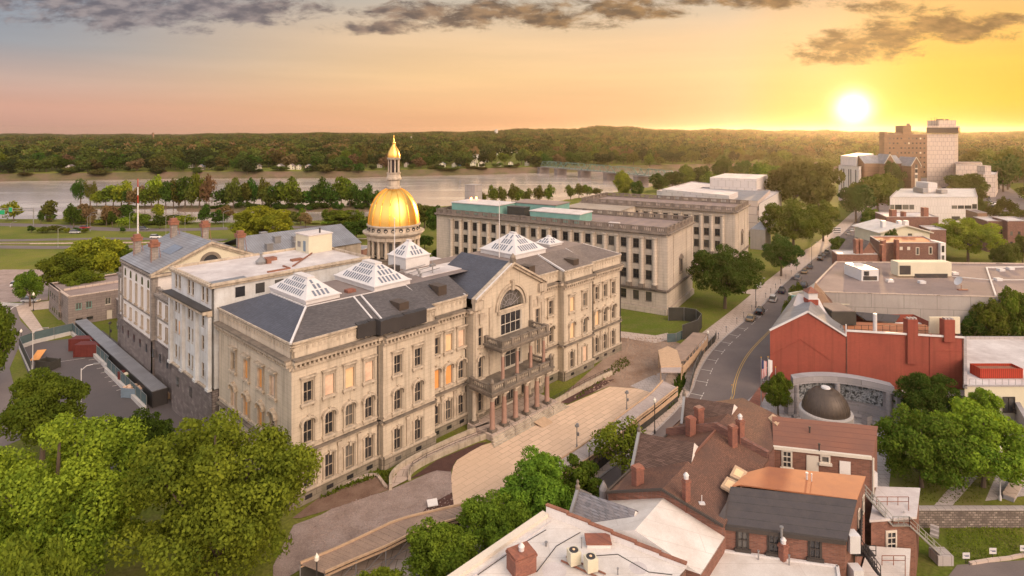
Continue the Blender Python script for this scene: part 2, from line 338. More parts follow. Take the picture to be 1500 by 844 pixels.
WC = {}
def win(parent, p0, p1, t, zc, w, h, style='plain', pane='glass', label=None, depth=.3, frame='frame_w', nv=1, nh=1, name='window'):
    """one window: surround (part) with sash and pane (sub-parts), set into the wall p0->p1"""
    dx, dy = p1[0]-p0[0], p1[1]-p0[1]; l = hypot(dx, dy); dx /= l; dy /= l
    yaw = atan2(dy, dx)
    key = (round(w, 2), round(h, 2), style, frame, nv, nh, depth)
    if key not in WC:
        s = MB(); fb = MB()
        if style in ('flat', 'arch', 'low', 'plainsill'):
            e = .28 if style != 'plainsill' else .12
            pr = .22 if style != 'plainsill' else .1
            for x in (-w/2-e, w/2): s.box(x, x+e, -pr, .02, -h/2, h/2)
            s.box(-w/2-e-.15, w/2+e+.15, -pr-.2, .02, -h/2-.3, -h/2)
            if style != 'plainsill':
                for x in (-w/2-e, w/2+.02): s.box(x, x+e-.02, -pr-.05, .02, -h/2-.62, -h/2-.3)
            if style in ('flat', 'plainsill'):
                s.box(-w/2-e, w/2+e, -pr, .02, h/2, h/2+e)
                if style == 'flat':
                    s.box(-w/2-e-.05, w/2+e+.05, -pr-.05, .02, h/2+e, h/2+e+.3)
                    s.box(-w/2-e-.22, w/2+e+.22, -pr-.35, .02, h/2+e+.3, h/2+e+.48)
            if style in ('arch', 'low'):
                n = 8; rr = w/2+e+.12; H0 = h/2-.05; k = .62 if style == 'arch' else .35
                for i in range(n):
                    a, b = pi-pi*i/n, pi-pi*(i+1)/n
                    pr2 = pr+(.32 if style == 'arch' else .02)
                    for r0, r1, q in ((rr-.26, rr+.06, pr2),) + (((w/2-.02, rr-.26, pr*.5),) if style == 'arch' else ()):
                        q0 = [(r0*cos(a), H0+r0*sin(a)*k), (r1*cos(a), H0+r1*sin(a)*k), (r1*cos(b), H0+r1*sin(b)*k), (r0*cos(b), H0+r0*sin(b)*k)]
                        s.add([(x, -q, z) for x, z in q0]+[(x, .02, z) for x, z in q0], [(0, 1, 2, 3), (1, 5, 6, 2), (0, 3, 7, 4), (0, 4, 5, 1), (3, 2, 6, 7)])
                if style == 'arch':
                    for x in (-rr-.1, rr-.25): s.box(x, x+.35, -pr-.3, .02, h/2-.42, h/2-.06)
                s.box(-w/2, w/2, -.03, .02, h/2-.02, h/2+w*.5*k)
                s.box(-.14, .14, -pr-.28, .0, h/2+rr*k-.35, h/2+rr*k+.18)
        else: s.box(-w/2-.03, w/2+.03, -.04, .02, -h/2-.1, -h/2)
        t_ = .09 if w > .8 else .06
        y0, y1 = depth-.16, depth-.05
        fb.box(-w/2, -w/2+t_, y0, y1, -h/2, h/2); fb.box(w/2-t_, w/2, y0, y1, -h/2, h/2)
        fb.box(-w/2+t_, w/2-t_, y0, y1, -h/2, -h/2+t_); fb.box(-w/2+t_, w/2-t_, y0, y1, h/2-t_, h/2)
        for i in range(nv): x = -w/2+w*(i+1)/(nv+1); fb.box(x-.035, x+.035, y0+.02, y1-.01, -h/2+t_, h/2-t_)
        for i in range(nh): z = -h/2+h*(i+1)/(nh+1); fb.box(-w/2+t_, w/2-t_, y0+.01, y1-.02, z-.045, z+.045)
        WC[key] = (s.me('window', 'stone_l' if style in ('flat', 'arch', 'low') else frame), fb.me('sash', frame), {})
    ms, mf, pn = WC[key]
    if pane not in pn: pn[pane] = MB().face((-w/2, depth-.04, -h/2), (w/2, depth-.04, -h/2), (w/2, depth-.04, h/2), (-w/2, depth-.04, h/2)).me('pane', pane)
    o = put(ms, name, parent, (p0[0]+dx*t, p0[1]+dy*t, zc), yaw)
    if label: o['label'] = label
    if pane in ('glass', 'glass_s'): put(mf, 'sash', o); put(pn[pane], 'pane', o)
    else: put(pn[pane], 'board', o, (0, -.12, 0))
    return o
def hol(L_, w, h): return [(t-w/2, t+w/2, z-h/2, z+h/2) for t, z in L_]
BC = {}
def swin(parent, p0, p1, t, zc, w, h, m='glass', name='window', proud=.05):
    """small distant window: one pane set 5 cm proud of the wall"""
    dx, dy = p1[0]-p0[0], p1[1]-p0[1]; l = hypot(dx, dy); key = (round(w, 2), round(h, 2), m, proud)
    if key not in BC: BC[key] = MB().box(-w/2, w/2, -proud, .02, -h/2, h/2).me(name, m)
    return put(BC[key], name, parent, (p0[0]+dx/l*t, p0[1]+dy/l*t, zc), atan2(dy, dx))
# ================================================================ capitol front block
x_, y_, _ = G(427, 747)
SH = Fr(x_, y_, 820, 880); SY = SH.yaw
cap = thing('capitol_building', 'long cream stone capitol with slate roof, arched central gable and columned porch facing the plaza', 'building', (x_, y_, 0), SY)
ROWS = ((3.55, 1.32, 3.1, 'low'), (9.15, 1.32, 2.85, 'arch'), (14.35, 1.32, 2.7, 'flat'))
# outline of the front, left to right, with its window bays
SEG = [(0, 13.2, 0.0, [2.2, 5.25, 8.3, 11.4]), (13.2, 22.6, -1.0, [15.6, 19.3]), (22.6, 30.6, .5, [24.0, 26.6, 29.3]),
       (48.2, 54.6, .5, [49.4, 52.3]), (54.6, 64.2, -1.0, [57.0, 61.2]), (64.2, 76, 0.0, [66.8, 69.8, 72.9])]
wl = MB(); bs = MB(); tr = MB(); td = MB()
boards = {(0, 5.25, 2): 'ply_w', (0, 8.3, 2): 'ply', (0, 11.4, 2): 'ply_w', (2, 26.6, 2): 'ply', (2, 29.3, 2): 'ply_w', (2, 24.0, 1): 'ply_o', (2, 26.6, 1): 'ply_o',
          (3, 49.4, 2): 'ply', (4, 57.0, 2): 'ply', (4, 57.0, 1): 'ply', (5, 66.8, 1): 'ply', (4, 61.2, 0): 'ply_w'}
WINS = []
def facade(p0, p1, bays, si, t_off=0, groundbays=None):
    H = []
    for u in bays:
        for ri, (z, w, h, st) in enumerate(ROWS):
            H.append((u-t_off, z, w, h)); WINS.append((p0, p1, u-t_off, z, w, h, st, boards.get((si, u, ri), 'glass')))
    wallh(wl, p0, p1, 1.7, 19, [(t-w/2, t+w/2, z-h/2, z+h/2) for t, z, w, h in H])
    ln = hypot(p1[0]-p0[0], p1[1]-p0[1])
    bh = [(u-t_off-.6, u-t_off+.6, .55, 1.15) for u in bays]
    return bh
def along(p0, p1, mb, out, z0, z1, t0=None, t1=None, inn=.1):
    """moulding strip along a wall"""
    dx, dy = p1[0]-p0[0], p1[1]-p0[1]; l = hypot(dx, dy); dx /= l; dy /= l; nx, ny = dy, -dx
    a = -0.0 if t0 is None else t0; b = l if t1 is None else t1
    q = [(p0[0]+dx*a-nx*inn, p0[1]+dy*a-ny*inn), (p0[0]+dx*b-nx*inn, p0[1]+dy*b-ny*inn), (p0[0]+dx*b+nx*out, p0[1]+dy*b+ny*out), (p0[0]+dx*a+nx*out, p0[1]+dy*a+ny*out)]
    mb.prism(q, z0, z1, True, True)
DEPTH = 23.0
outline = []
for i, (a, b, v, bays) in enumerate(SEG): outline.append((a, b, v, bays, i))
def dress(p0, p1, bays_t):
    l = hypot(p1[0]-p0[0], p1[1]-p0[1])
    along(p0, p1, bs, .28, 0, 1.7); along(p0, p1, tr, .38, 1.62, 1.9)
    along(p0, p1, tr, .25, 6.35, 6.62); along(p0, p1, td, .5, 6.62, 6.85); along(p0, p1, tr, .18, 7.25, 7.5)
    along(p0, p1, tr, .22, 11.9-.15, 12.0) if False else None
    along(p0, p1, tr, .3, 17.6, 17.95); along(p0, p1, tr, .75, 18.45, 18.85); along(p0, p1, td, .95, 18.85, 19.1)
    n = max(2, int(l/.62))
    for k in range(n): t = l*(k+.5)/n; along(p0, p1, tr, .62, 18.0, 18.45, t-.13, t+.13)
    along(p0, p1, wl, 0.0, 19.1, 21.0, inn=.4); along(p0, p1, tr, .12, 20.55, 20.7); along(p0, p1, tr, .3, 20.95, 21.2, inn=.45)
    n = max(2, int(l/.85))
    for k in range(n):   # row of small rosettes on the parapet
        t = l*(k+.5)/n; along(p0, p1, tr, .07, 19.95, 20.35, t-.2, t+.2, 0)
    # ground floor pilasters between windows, floor panels under the windows
    bt = sorted(bays_t)
    for k, t in enumerate(bt):
        along(p0, p1, tr, .12, 1.9, 2.0, t-.9, t+.9, 0)
        for q in range(4): along(p0, p1, tr, .1, 1.92+.0, 2.0, t-.5+q*.3, t-.38+q*.3, 0) if False else None
    for k in range(len(bt)-1):
        t = (bt[k]+bt[k+1])/2
        along(p0, p1, tr, .2, 1.9, 5.75, t-.24, t+.24, 0); along(p0, p1, tr, .32, 5.75, 6.2, t-.34, t+.34, 0)
prev = None
for a, b, v, bays, i in outline:
    p0, p1 = (a, v), (b, v)
    facade(p0, p1, bays, i, a); dress(p0, p1, [u-a for u in bays])
for u, va, vb in ((13.2, 0, -1), (22.6, -1, .5), (54.6, .5, -1), (64.2, -1, 0)):
    p0, p1 = (u, va), (u, vb)
    if vb > va: p0, p1 = (u, va), (u, vb)
    wallh(wl, p0, p1, 1.7, 19); along(p0, p1, bs, .28, 0, 1.7); along(p0, p1, tr, .75, 18.45, 18.85); along(p0, p1, td, .95, 18.85, 19.1)
    along(p0, p1, tr, .25, 6.35, 6.62); along(p0, p1, td, .5, 6.62, 6.85); along(p0, p1, wl, 0, 19.1, 21.2, inn=.4)
# left end wall (faces the parking lot) and right end wall, back wall
pL0, pL1 = (0, DEPTH), (0, 0)
eb = [5.0, 8.6, 13.1, 17.5]
boardsL = {(5.0, 2): 'ply_w', (8.6, 2): 'ply_o', (13.1, 2): 'ply_o', (8.6, 1): 'ply_o', (13.1, 1): 'ply_o', (17.5, 1): 'ply_w'}
H = []
for e in eb:
    for ri, (z, w, h, st) in enumerate(ROWS):
        t = DEPTH-e; H.append((t-w/2, t+w/2, z-h/2, z+h/2)); WINS.append((pL0, pL1, t, z, w, h, st, boardsL.get((e, ri), 'glass')))
wallh(wl, pL0, pL1, 1.7, 19, H); dress(pL0, pL1, [DEPTH-e for e in eb])
pR0, pR1 = (76, 0), (76, DEPTH); H = []
for e in eb:
    for ri, (z, w, h, st) in enumerate(ROWS):
        H.append((e-w/2, e+w/2, z-h/2, z+h/2)); WINS.append((pR0, pR1, e, z, w, h, st, 'glass'))
wallh(wl, pR0, pR1, 1.7, 19, H); dress(pR0, pR1, eb)
wallh(wl, (76, DEPTH), (0, DEPTH), 0, 21.0)
# dark drain pipes and basement windows
dp = MB()
for u, v in ((12.9, -.15), (22.9, .35), (30.3, .35), (64.0, -1.15), (75.7, -.15)): dp = MB(); dp.cyl(u, v, .09, .3, 18.3, 6); dp.build('drainpipe', 'metal_d', cap)
# centre block behind the porch
C0, C1, CV = 30.6, 48.2, -1.2
cb_ = [(32.0, 3.6, 1.0, 3.2, 'low'), (46.6, 3.6, 1.0, 3.2, 'low'), (32.0, 9.2, 1.0, 3.4, 'arch'), (46.6, 9.2, 1.0, 3.4, 'arch'), (32.0, 14.2, 1.0, 3.0, 'plainsill'), (46.6, 14.2, 1.0, 3.0, 'plainsill'),
       (36.0, 3.4, 1.5, 3.6, 'plainsill'), (43.0, 3.4, 1.5, 3.6, 'plainsill'), (39.5, 3.3, 2.6, 3.9, 'plainsill'),
       (39.5, 9.4, 5.2, 4.2, 'plainsill'), (39.5, 14.9, 5.2, 3.6, 'plainsill')]
H = [(u-C0-w/2, u-C0+w/2, z-h/2, z+h/2) for u, z, w, h, st in cb_]
p0, p1 = (C0, CV), (C1, CV)
wallh(wl, p0, p1, 1.7, 17.0, H)
for u, z, w, h, st in cb_:
    WINS.append((p0, p1, u-C0, z, w, h, st, 'glass'))
for u, va, vb in ((C0, .5, CV), (C1, CV, .5)): wallh(wl, (u, va), (u, vb), 0, 19.1); along((u, va), (u, vb), tr, .75, 18.45, 18.85); along((u, va), (u, vb), td, .95, 18.85, 19.1)
along(p0, p1, bs, .1, 0, 1.7)
# gable wall with the great half-round window: ring of stone cut around the opening
gu, gz, gr = 39.5, 17.6, 3.0
n = 20; arc = [(gu+gr*cos(pi-pi*k/n), gz+gr*sin(pi-pi*k/n)*1.05) for k in range(n+1)]
top = []
for k in range(n+1):
    a = pi-pi*k/n; x = gu+8.8*cos(a)*1.0; x = max(C0, min(C1, x)); zt = 25.0-abs(x-gu)*.53 
    top.append((C0 if k == 0 else C1 if k == n else x, zt if 0 < k < n else 17.6))
for k in range(n):
    a, b, c, d = arc[k], arc[k+1], top[k+1], top[k]
    wl.face((a[0], CV, a[1]), (b[0], CV, b[1]), (c[0], CV, c[1]), (d[0], CV, d[1]))
    wl.face((a[0], CV, a[1]), (a[0], CV+.5, a[1]), (b[0], CV+.5, b[1]), (b[0], CV, b[1]))
    for r0, r1, o in ((1.0, 1.13, .25), (1.2, 1.32, .38)):
        q = [(gu+(p[0]-gu)*r, CV-o_, gz+(p[1]-gz)*r) for p, r, o_ in ((a, r0, o), (b, r0, o), (b, r1, o), (a, r1, o))]
        q2 = [(x, CV+.02, z) for x, y, z in q]
        tr.add(q+q2, [(0, 1, 2, 3), (3, 2, 6, 7), (1, 0, 4, 5)])
wl.face((C0, CV, 17.0), (gu-2.6, CV, 17.0), (gu-3.0, CV, 17.6), (C0, CV, 17.6)); wl.face((gu+2.6, CV, 17.0), (C1, CV, 17.0), (C1, CV, 17.6), (gu+3.0, CV, 17.6))
wl.face((gu-2.6, CV, 17.0), (gu+2.6, CV, 17.0), (gu+3.0, CV, 17.6), (gu-3.0, CV, 17.6))
tr.box(gu-3.4, gu+3.4, CV-.3, CV+.02, 16.9, 17.3)
tr.box(gu-.3, gu+.3, CV-.7, CV, 20.6, 22.3)
# raking cornice of the gable
for sgn in (-1, 1):
    for o, z0, z1 in ((.5, -.5, -.05), (.9, -.02, .35)):
        e = 9.0; pk = 25.15
        q = [(gu, pk+z0), (gu+sgn*e, pk-.53*e+z0), (gu+sgn*e, pk-.53*e+z1), (gu, pk+z1)]
        vs = [(x, CV-o, z) for x, z in q]+[(x, CV+.4, z) for x, z in q]
        tr.add(vs, [(0, 1, 2, 3) if sgn > 0 else (3, 2, 1, 0), (0, 4, 5, 1), (3, 2, 6, 7), (1, 5, 6, 2)])
    tr.box(gu+sgn*8.1-1.0, gu+sgn*8.1+1.0, CV-.6, CV+.1, 18.9, 20.3)   # kneeler blocks
    for q in range(3): tr.box(gu+sgn*7.3-.55+.1*q, gu+sgn*7.3+.55-.1*q, CV-.5+.12*q, CV, 17.5-.6*q, 18.1-.6*q)
    tr.box(gu+sgn*5.1-.35, gu+sgn*5.1+.35, CV-.25, CV, 7.5, 18.6); tr.box(gu+sgn*8.35-.35, gu+sgn*8.35+.35, CV-.22, CV, 1.9, 18.6)
    tr.box(gu+sgn*6.8-.8, gu+sgn*6.8+.8, CV-.1, CV, 16.2, 17.6)
td.box(gu-.45, gu+.45, CV-.8, CV-.1, 25.35, 26.0); td.lathe(gu, CV-.45, [(.45, 26), (.5, 26.3), (.12, 26.9), (.02, 27.0)], 10)
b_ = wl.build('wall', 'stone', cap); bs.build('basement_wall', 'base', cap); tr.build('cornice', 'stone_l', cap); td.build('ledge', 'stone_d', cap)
for p0, p1, t, z, w, h, st, pn in WINS:
    big = w > 2
    win(cap, p0, p1, t, z, w, h, st, pn, nv=3 if big else 1 if w > 1.2 else 0, nh=1, frame='frame_w' if big else 'frame_t', depth=.24)
fan = MB(); fan.face(*[(x, CV+.42, z) for x, z in arc]); fo = fan.build('fanlight_window', 'glass', cap)
fm = MB()
for k in range(1, 8): a = pi*k/8; fm.tube([(gu+.3*cos(a), CV+.38, gz+.3*sin(a)), (gu+gr*cos(a), CV+.38, gz+gr*1.05*sin(a))], .05, 4)
for rr in (1.2, 2.1): fm.tube([(gu+rr*cos(pi*k/12), CV+.38, gz+rr*sin(pi*k/12)*1.05) for k in range(13)], .05, 4)
fm.build('tracery', 'mem', fo)
for pp0, pp1, bays in [((a, v), (b, v), [u-a for u in bays]) for a, b, v, bays, i in outline]:
    for t in bays: swin(cap, pp0, pp1, t, .85, 1.0, .55, 'glass', 'basement_window', .3)
for e in eb: swin(cap, pL0, pL1, DEPTH-e, .85, 1.0, .55, 'glass', 'basement_window', .3)
# roof: slate slopes up to a flat top at 23.4 m
ZE, ZT = 21.15, 23.4
OU = [(0, 0), (13.2, 0), (13.2, -1), (22.6, -1), (22.6, .5), (30.6, .5), (30.6, -1.0), (48.2, -1.0), (48.2, .5), (54.6, .5), (54.6, -1), (64.2, -1), (64.2, 0), (76, 0), (76, DEPTH), (0, DEPTH)]
def P3(p, z): return (p[0], p[1], z)
I = dict(a=(5.3, 6.2), b=(13.8, 5.6), c=(22, 5.6), d=(54.6, 5.6), e=(63.6, 5.6), f=(70.6, 6.2), g=(70.6, 17), h=(5.3, 17))
rf = MB(); e_ = -.25
rf.face((e_, e_, ZE), (13.2, e_, ZE), P3(I['b'], ZT), P3(I['a'], ZT))
rf.face((22.6, .3, ZE), (31, .3, ZE), (31, 5.6, ZT), P3(I['c'], ZT))
rf.face((13.2, e_-1, ZE), (22.6, e_-1, ZE), P3(I['c'], ZT), P3(I['b'], ZT))
rf.face((13.2, e_, ZE), (13.2, e_-1, ZE), P3(I['b'], ZT)); rf.face((22.6, -1.2, ZE), (22.6, .3, ZE), P3(I['c'], ZT))
rf.build('slate_roof', 'slate', cap)
rf = MB(); rf.face((e_, DEPTH, ZE), (e_, e_, ZE), P3(I['a'], ZT), P3(I['h'], ZT)); rf.face((0, DEPTH, ZE), P3(I['h'], ZT), P3(I['g'], ZT), (76, DEPTH, ZE)); rf.build('end_roof', 'slate_n', cap)
rf = MB()
rf.face((47.5, .3, ZE), (54.6, .3, ZE), P3(I['d'], ZT), (47.5, 5.6, ZT)); rf.face((54.6, .3, ZE), (54.6, -1.2, ZE), P3(I['d'], ZT))
rf.face((54.6, -1.2, ZE), (64.2, -1.2, ZE), P3(I['e'], ZT), P3(I['d'], ZT)); rf.face((64.2, -1.2, ZE), (64.2, -.2, ZE), P3(I['e'], ZT))
rf.face((64.2, e_, ZE), (76.2, e_, ZE), P3(I['f'], ZT), P3(I['e'], ZT)); rf.face((76.2, e_, ZE), (76.2, DEPTH, ZE), P3(I['g'], ZT), P3(I['f'], ZT))
rf.build('weathered_roof', 'slate_w', cap)
rf = MB(); rf.face(P3(I['a'], ZT), P3(I['b'], ZT), P3(I['c'], ZT), (31, 5.6, ZT), (47.5, 5.6, ZT), P3(I['d'], ZT), P3(I['e'], ZT), P3(I['f'], ZT), P3(I['g'], ZT), P3(I['h'], ZT))
rf.build('flat_roof', 'roof_tar', cap)
rf = MB(); rf.box(27, 38, 7.5, 13, ZT+.02, ZT+.12); rf.build('white_roof_patch', 'roof_white', cap)
# gabled slate roof over the centre
rf = MB(); hw = 9.0
for sgn in (-1, 1): rf.face((gu, CV-.6, 25.4), (gu+sgn*hw, CV-.6, 25.4-.53*hw), (gu+sgn*hw, 11.5, 25.4-.53*hw), (gu, 11.5, 25.4))
rf.face((gu-hw, 11.5, 20.6), (gu+hw, 11.5, 20.6), (gu, 11.5, 25.4)); rf.build('gable_roof', 'slate_n', cap)
fl = MB()
for p, q, r in ((P3((e_, e_), ZE+.03), P3(I['a'], ZT+.03), .2), (P3(I['a'], ZT+.05), P3(I['h'], ZT+.05), .12), (P3(I['a'], ZT+.05), P3(I['c'], ZT+.05), .08), (P3((13.2, -.9), ZE+.03), P3(I['b'], ZT+.03), .16), (P3((12.2, -.1), ZE+.03), (12.6, 5.7, ZT+.03), .16),
                (P3((22.6, .2), ZE+.03), P3(I['c'], ZT+.03), .08), (P3((54.6, -1.1), ZE+.03), P3(I['d'], ZT+.03), .22), (P3((64.2, -.2), ZE+.03), P3(I['e'], ZT+.03), .08), (P3((76.1, -.1), ZE+.03), P3(I['f'], ZT+.03), .08),
                ((gu-hw, CV-.65, 20.75), (gu, CV-.65, 25.5), .13), ((30.2, .4, 21.3), (30.2, 7, 21.3), .12)): fl = MB(); fl.tube([p, q], r, 4); fl.build('roof_flashing', 'metal_w', cap)
for u, v in ((17.6, .6), (26.4, 2.2), (47.6, .6+1), (59.5, .3)):
    d = MB(); zb = ZE+(v+1)*.33
    d.add([(u-.85, v-.6, zb-.5), (u+.85, v-.6, zb-.5), (u+.85, v+1.9, zb+.9), (u-.85, v+1.9, zb+.9), (u-.85, v-.6, zb+1.0), (u+.85, v-.6, zb+1.0), (u+.85, v+1.9, zb+1.0), (u-.85, v+1.9, zb+1.0)],
          [(4, 5, 6, 7), (0, 1, 5, 4), (1, 2, 6, 5), (2, 3, 7, 6), (3, 0, 4, 7)]).build('dormer_vent', 'copper', cap)
def skylight(par, u0, u1, v0, v1, z, hc=.9, hp=2.4, ridge=.35, name='roof_lantern', along_v=True, panes=7):
    um, vm = (u0+u1)/2, (v0+v1)/2
    ru = (u1-u0)*ridge/2*.5; rv = (v1-v0)/2*ridge
    c = MB(); c.box(u0, u1, v0, v1, z, z+hc); c.box(u0-.2, u1+.2, v0-.2, v1+.2, z+hc, z+hc+.15)
    zt = z+hc+.15; A_ = [(u0, v0), (u1, v0), (u1, v1), (u0, v1)]; B_ = [(um-ru, vm-rv), (um+ru, vm-rv), (um+ru, vm+rv), (um-ru, vm+rv)]
    zp = zt+hp
    for i in range(4):
        j = (i+1) % 4; c.face(P3(A_[i], zt), P3(A_[j], zt), P3(B_[j], zp), P3(B_[i], zp))
    c.box(um-ru-.15, um+ru+.15, vm-rv-.15, vm+rv+.15, zp-.05, zp+.18)
    o = c.build(name, 'metal_w', par)
    rr = random.Random(int(u0*10)+5)
    for i in range(4):
        j = (i+1) % 4; g = MB(); gg = 0
        a, b, c2, d = [np.array(q, float) for q in (P3(A_[i], zt), P3(A_[j], zt), P3(B_[j], zp), P3(B_[i], zp))]
        nrm = np.cross(b-a, d-a); nrm /= np.linalg.norm(nrm); nrm = nrm if nrm[2] > 0 else -nrm
        L_ = np.linalg.norm(b-a); npn = max(4, int(L_/.62))
        for r_, (f0, f1) in enumerate(((.08, .36), (.42, .66), (.71, .9))):
            for k in range(npn):
                s0, s1 = (k+.25)/npn, (k+.80)/npn
                if rr.random() < .1: continue
                # parallel bars clipped by the hips
                def pt(s, f):
                    lft = a+(d-a)*f; rgt = b+(c2-b)*f
                    e = a+(b-a)*s+((d+c2)/2-(a+b)/2)*f
                    q = np.dot(e-lft, (b-a)/L_); wd = np.linalg.norm(rgt-lft)
                    return e+nrm*.04, .15 < q < wd-.15
                P_ = [pt(s0, f0), pt(s1, f0), pt(s1, f1), pt(s0, f1)]
                if all(p[1] for p in P_): g.face(*[tuple(p[0]) for p in P_]); gg += 1
        if gg: g.build('glazing', 'glass_s', o)
    return o
skylight(cap, 5.7, 11.1, 7.0, 18.2, ZT, .55, 2.1, .35)
skylight(cap, 16.4, 23.2, 5.9, 17.4, ZT, .65, 2.4, .3)
skylight(cap, 48.3, 57.3, 5.8, 15.5, ZT, .8, 3.1, .12)
skylight(cap, 28.6, 34.0, 14.2, 19.5, ZT, 2.0, 2.4, .12)
skylight(cap, 62.5, 66.8, 9.0, 13.0, ZT, .4, 1.3, .12)
h = MB(); h.box(13.1, 14.5, 8.0, 9.1, ZT, ZT+.45); h.build('red_roof_hatch', 'brick_c', cap)
h = MB(); h.box(24.5, 26.6, 13.2, 14.8, ZT, ZT+1.3); h.build('roof_vent_box', 'metal_d', cap)
h = MB()
for k in range(3): h.tube([(25+.2*k, 8+2*k, ZT+.5), (32, 9+2*k, ZT+.6)], .08, 5); h.box(27+k, 27.3+k, 8+1.7*k, 8.3+1.7*k, ZT, ZT+.6)
h.tube([(30, 8.5, ZT), (30, 8.5, ZT+2.2)], .1, 6); h.box(29.5, 30.5, 8.2, 8.8, ZT+1.3, ZT+1.7); h.build('roof_pipework', 'metal_g', cap)
for u, v, ht in ((25.0, 12.6, 9.6), (47.6, 9.5, 11.0)):
    h = MB(); h.tube([(u, v, ZT), (u, v, ZT+ht)], .11, 6, .05); h.lathe(u, v, [(.01, ZT+ht), (.16, ZT+ht+.12), (.01, ZT+ht+.25)], 8); h.build('flagstaff', 'metal_w', cap)
# loose black protective sheeting on the parapet corner
h = MB(); rr = random.Random(3)
for (ua, va, ub, vb) in ((9.4, -.5, 12.3, -.5), (12.3, -.5, 12.4, -1.5), (12.4, -1.55, 20.6, -1.55)):
    k = 8
    for i in range(k):
        s, t = i/k, (i+1)/k; q = rr.uniform(-.12, .12)
        h.slab([(ua+(ub-ua)*s, va+(vb-va)*s, 21.35+q), (ua+(ub-ua)*t, va+(vb-va)*t, 21.35+rr.uniform(-.12, .12)), (ua+(ub-ua)*t+.1, va+(vb-va)*t+.75, 21.5), (ua+(ub-ua)*s, va+(vb-va)*s+.75, 21.5)], 2.0+q)
o = h.build('protective_sheeting', 'metal_d', cap)
# ---- porch: plinth, steps, pink granite columns, two balconies
pc = MB(); pc.box(29.2, 45.6, -6.9, CV, 0, .95); pc.build('porch_floor', 'walk', cap)
for k in range(4):
    s_ = MB(); s_.box(29.0-.3*k, 45.8+.3*k, -7.3-.38*k, -6.9-.38*k+(.0 if k else 0), 0, .76-.2*k); s_.build('step', 'stone_l', cap)
CU = [30.2+2.68*k for k in range(6)]
def column(u, v, z0, z1, r, m='granite', par=cap):
    c = MB(); c.box(u-r*1.35, u+r*1.35, v-r*1.35, v+r*1.35, z0, z0+.45)
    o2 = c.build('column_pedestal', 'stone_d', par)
    c = MB(); c.lathe(u, v, [(r*1.15, z0+.45), (r*1.15, z0+.6), (r, z0+.7), (r*.98, (z0+z1)/2), (r*.86, z1-.75)], 14); o = c.build('column', m, par, smooth=True)
    c = MB(); c.lathe(u, v, [(r*.86, z1-.75), (r*.95, z1-.65), (r*1.0, z1-.5), (r*1.3, z1-.2)], 12); c.box(u-r*1.35, u+r*1.35, v-r*1.35, v+r*1.35, z1-.2, z1); c.build('capital', 'stone_l', o)
for u in CU: column(u, -5.9, .95, 6.45, .42)
for u in (CU[0], CU[-1]): column(u, -1.75, .95, 6.45, .4, 'stone_l')
def balustrade(mb, bal, p0, p1, z, h=1.05, sp=.42, posts=4):
    l = hypot(p1[0]-p0[0], p1[1]-p0[1]); dx, dy = (p1[0]-p0[0])/l, (p1[1]-p0[1])/l
    for za, zb, o in ((z, z+.22, .2), (z+h-.2, z+h, .2)):
        mb.prism([(p0[0]+dy*o, p0[1]-dx*o), (p1[0]+dy*o, p1[1]-dx*o), (p1[0]-dy*o, p1[1]+dx*o), (p0[0]-dy*o, p0[1]+dx*o)], za, zb, True, True)
    for k in range(posts):
        x, y = p0[0]+(p1[0]-p0[0])*k/(posts-1), p0[1]+(p1[1]-p0[1])*k/(posts-1); mb.box(x-.32, x+.32, y-.32, y+.32, z, z+h+.12)
    n = int(l/sp)
    for k in range(n):
        t = l*(k+.5)/n; x, y = p0[0]+dx*t, p0[1]+dy*t
        bal.lathe(x, y, [(.08, z+.2), (.14, z+.42), (.07, z+.75), (.09, z+h-.2)], 6)
def balcony(u0, u1, v0, z, nm):
    s_ = MB(); s_.box(u0-.3, u1+.3, v0-.3, CV, z, z+.45); s_.box(u0-.55, u1+.55, v0-.55, CV, z+.45, z+.75); s_.box(u0, u1, v0+.1, CV, z+.76, z+.8)
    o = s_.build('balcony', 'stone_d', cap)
    r = MB(); bl = MB()
    balustrade(r, bl, (u0, v0), (u1, v0), z+.75, posts=6); balustrade(r, bl, (u0, v0+.55), (u0, CV-.3), z+.75, posts=2); balustrade(r, bl, (u1, v0+.55), (u1, CV-.3), z+.75, posts=2)
    r.build('balustrade', 'stone_d', o); bl.build('balusters', 'stone_l', o)
balcony(29.9, 44.1+.2, -6.1, 6.45, 'a')
CU2 = [33.6+(43.9-33.6)*k/3 for k in range(4)]
for u in CU2: column(u, -4.9, 7.3, 12.3, .3)
balcony(33.2, 44.4, -5.1, 12.3, 'b')
for u in (29.9, 44.3):
    h = MB(); h.lathe(u, -6.1, [(.2, 8.4), (.34, 8.7), (.3, 9.0), (.1, 9.3), (.02, 9.4)], 10); h.build('urn', 'stone_d', cap)
h = MB(); h.slab([(37.6, -8.1, .55), (40.2, -8.1, .55), (40.4, -10.0, .06), (37.8, -10.0, .06)], .06)
_t = thing('plywood_sheet', 'pale plywood sheet laid as a ramp over the porch steps', 'board', SH.w(39, -9, 0), SY); h.mv(-39, 9); h.build('board', 'wood_y', _t)
for u in (33, 37, 42.5):
    h = MB(); h.tube([(u, -6.9, .95), (u, -6.9, 1.85), (u, -8.2, 1.2), (u, -8.2, .1)], .04, 5); h.build('handrail', 'metal_d', cap)
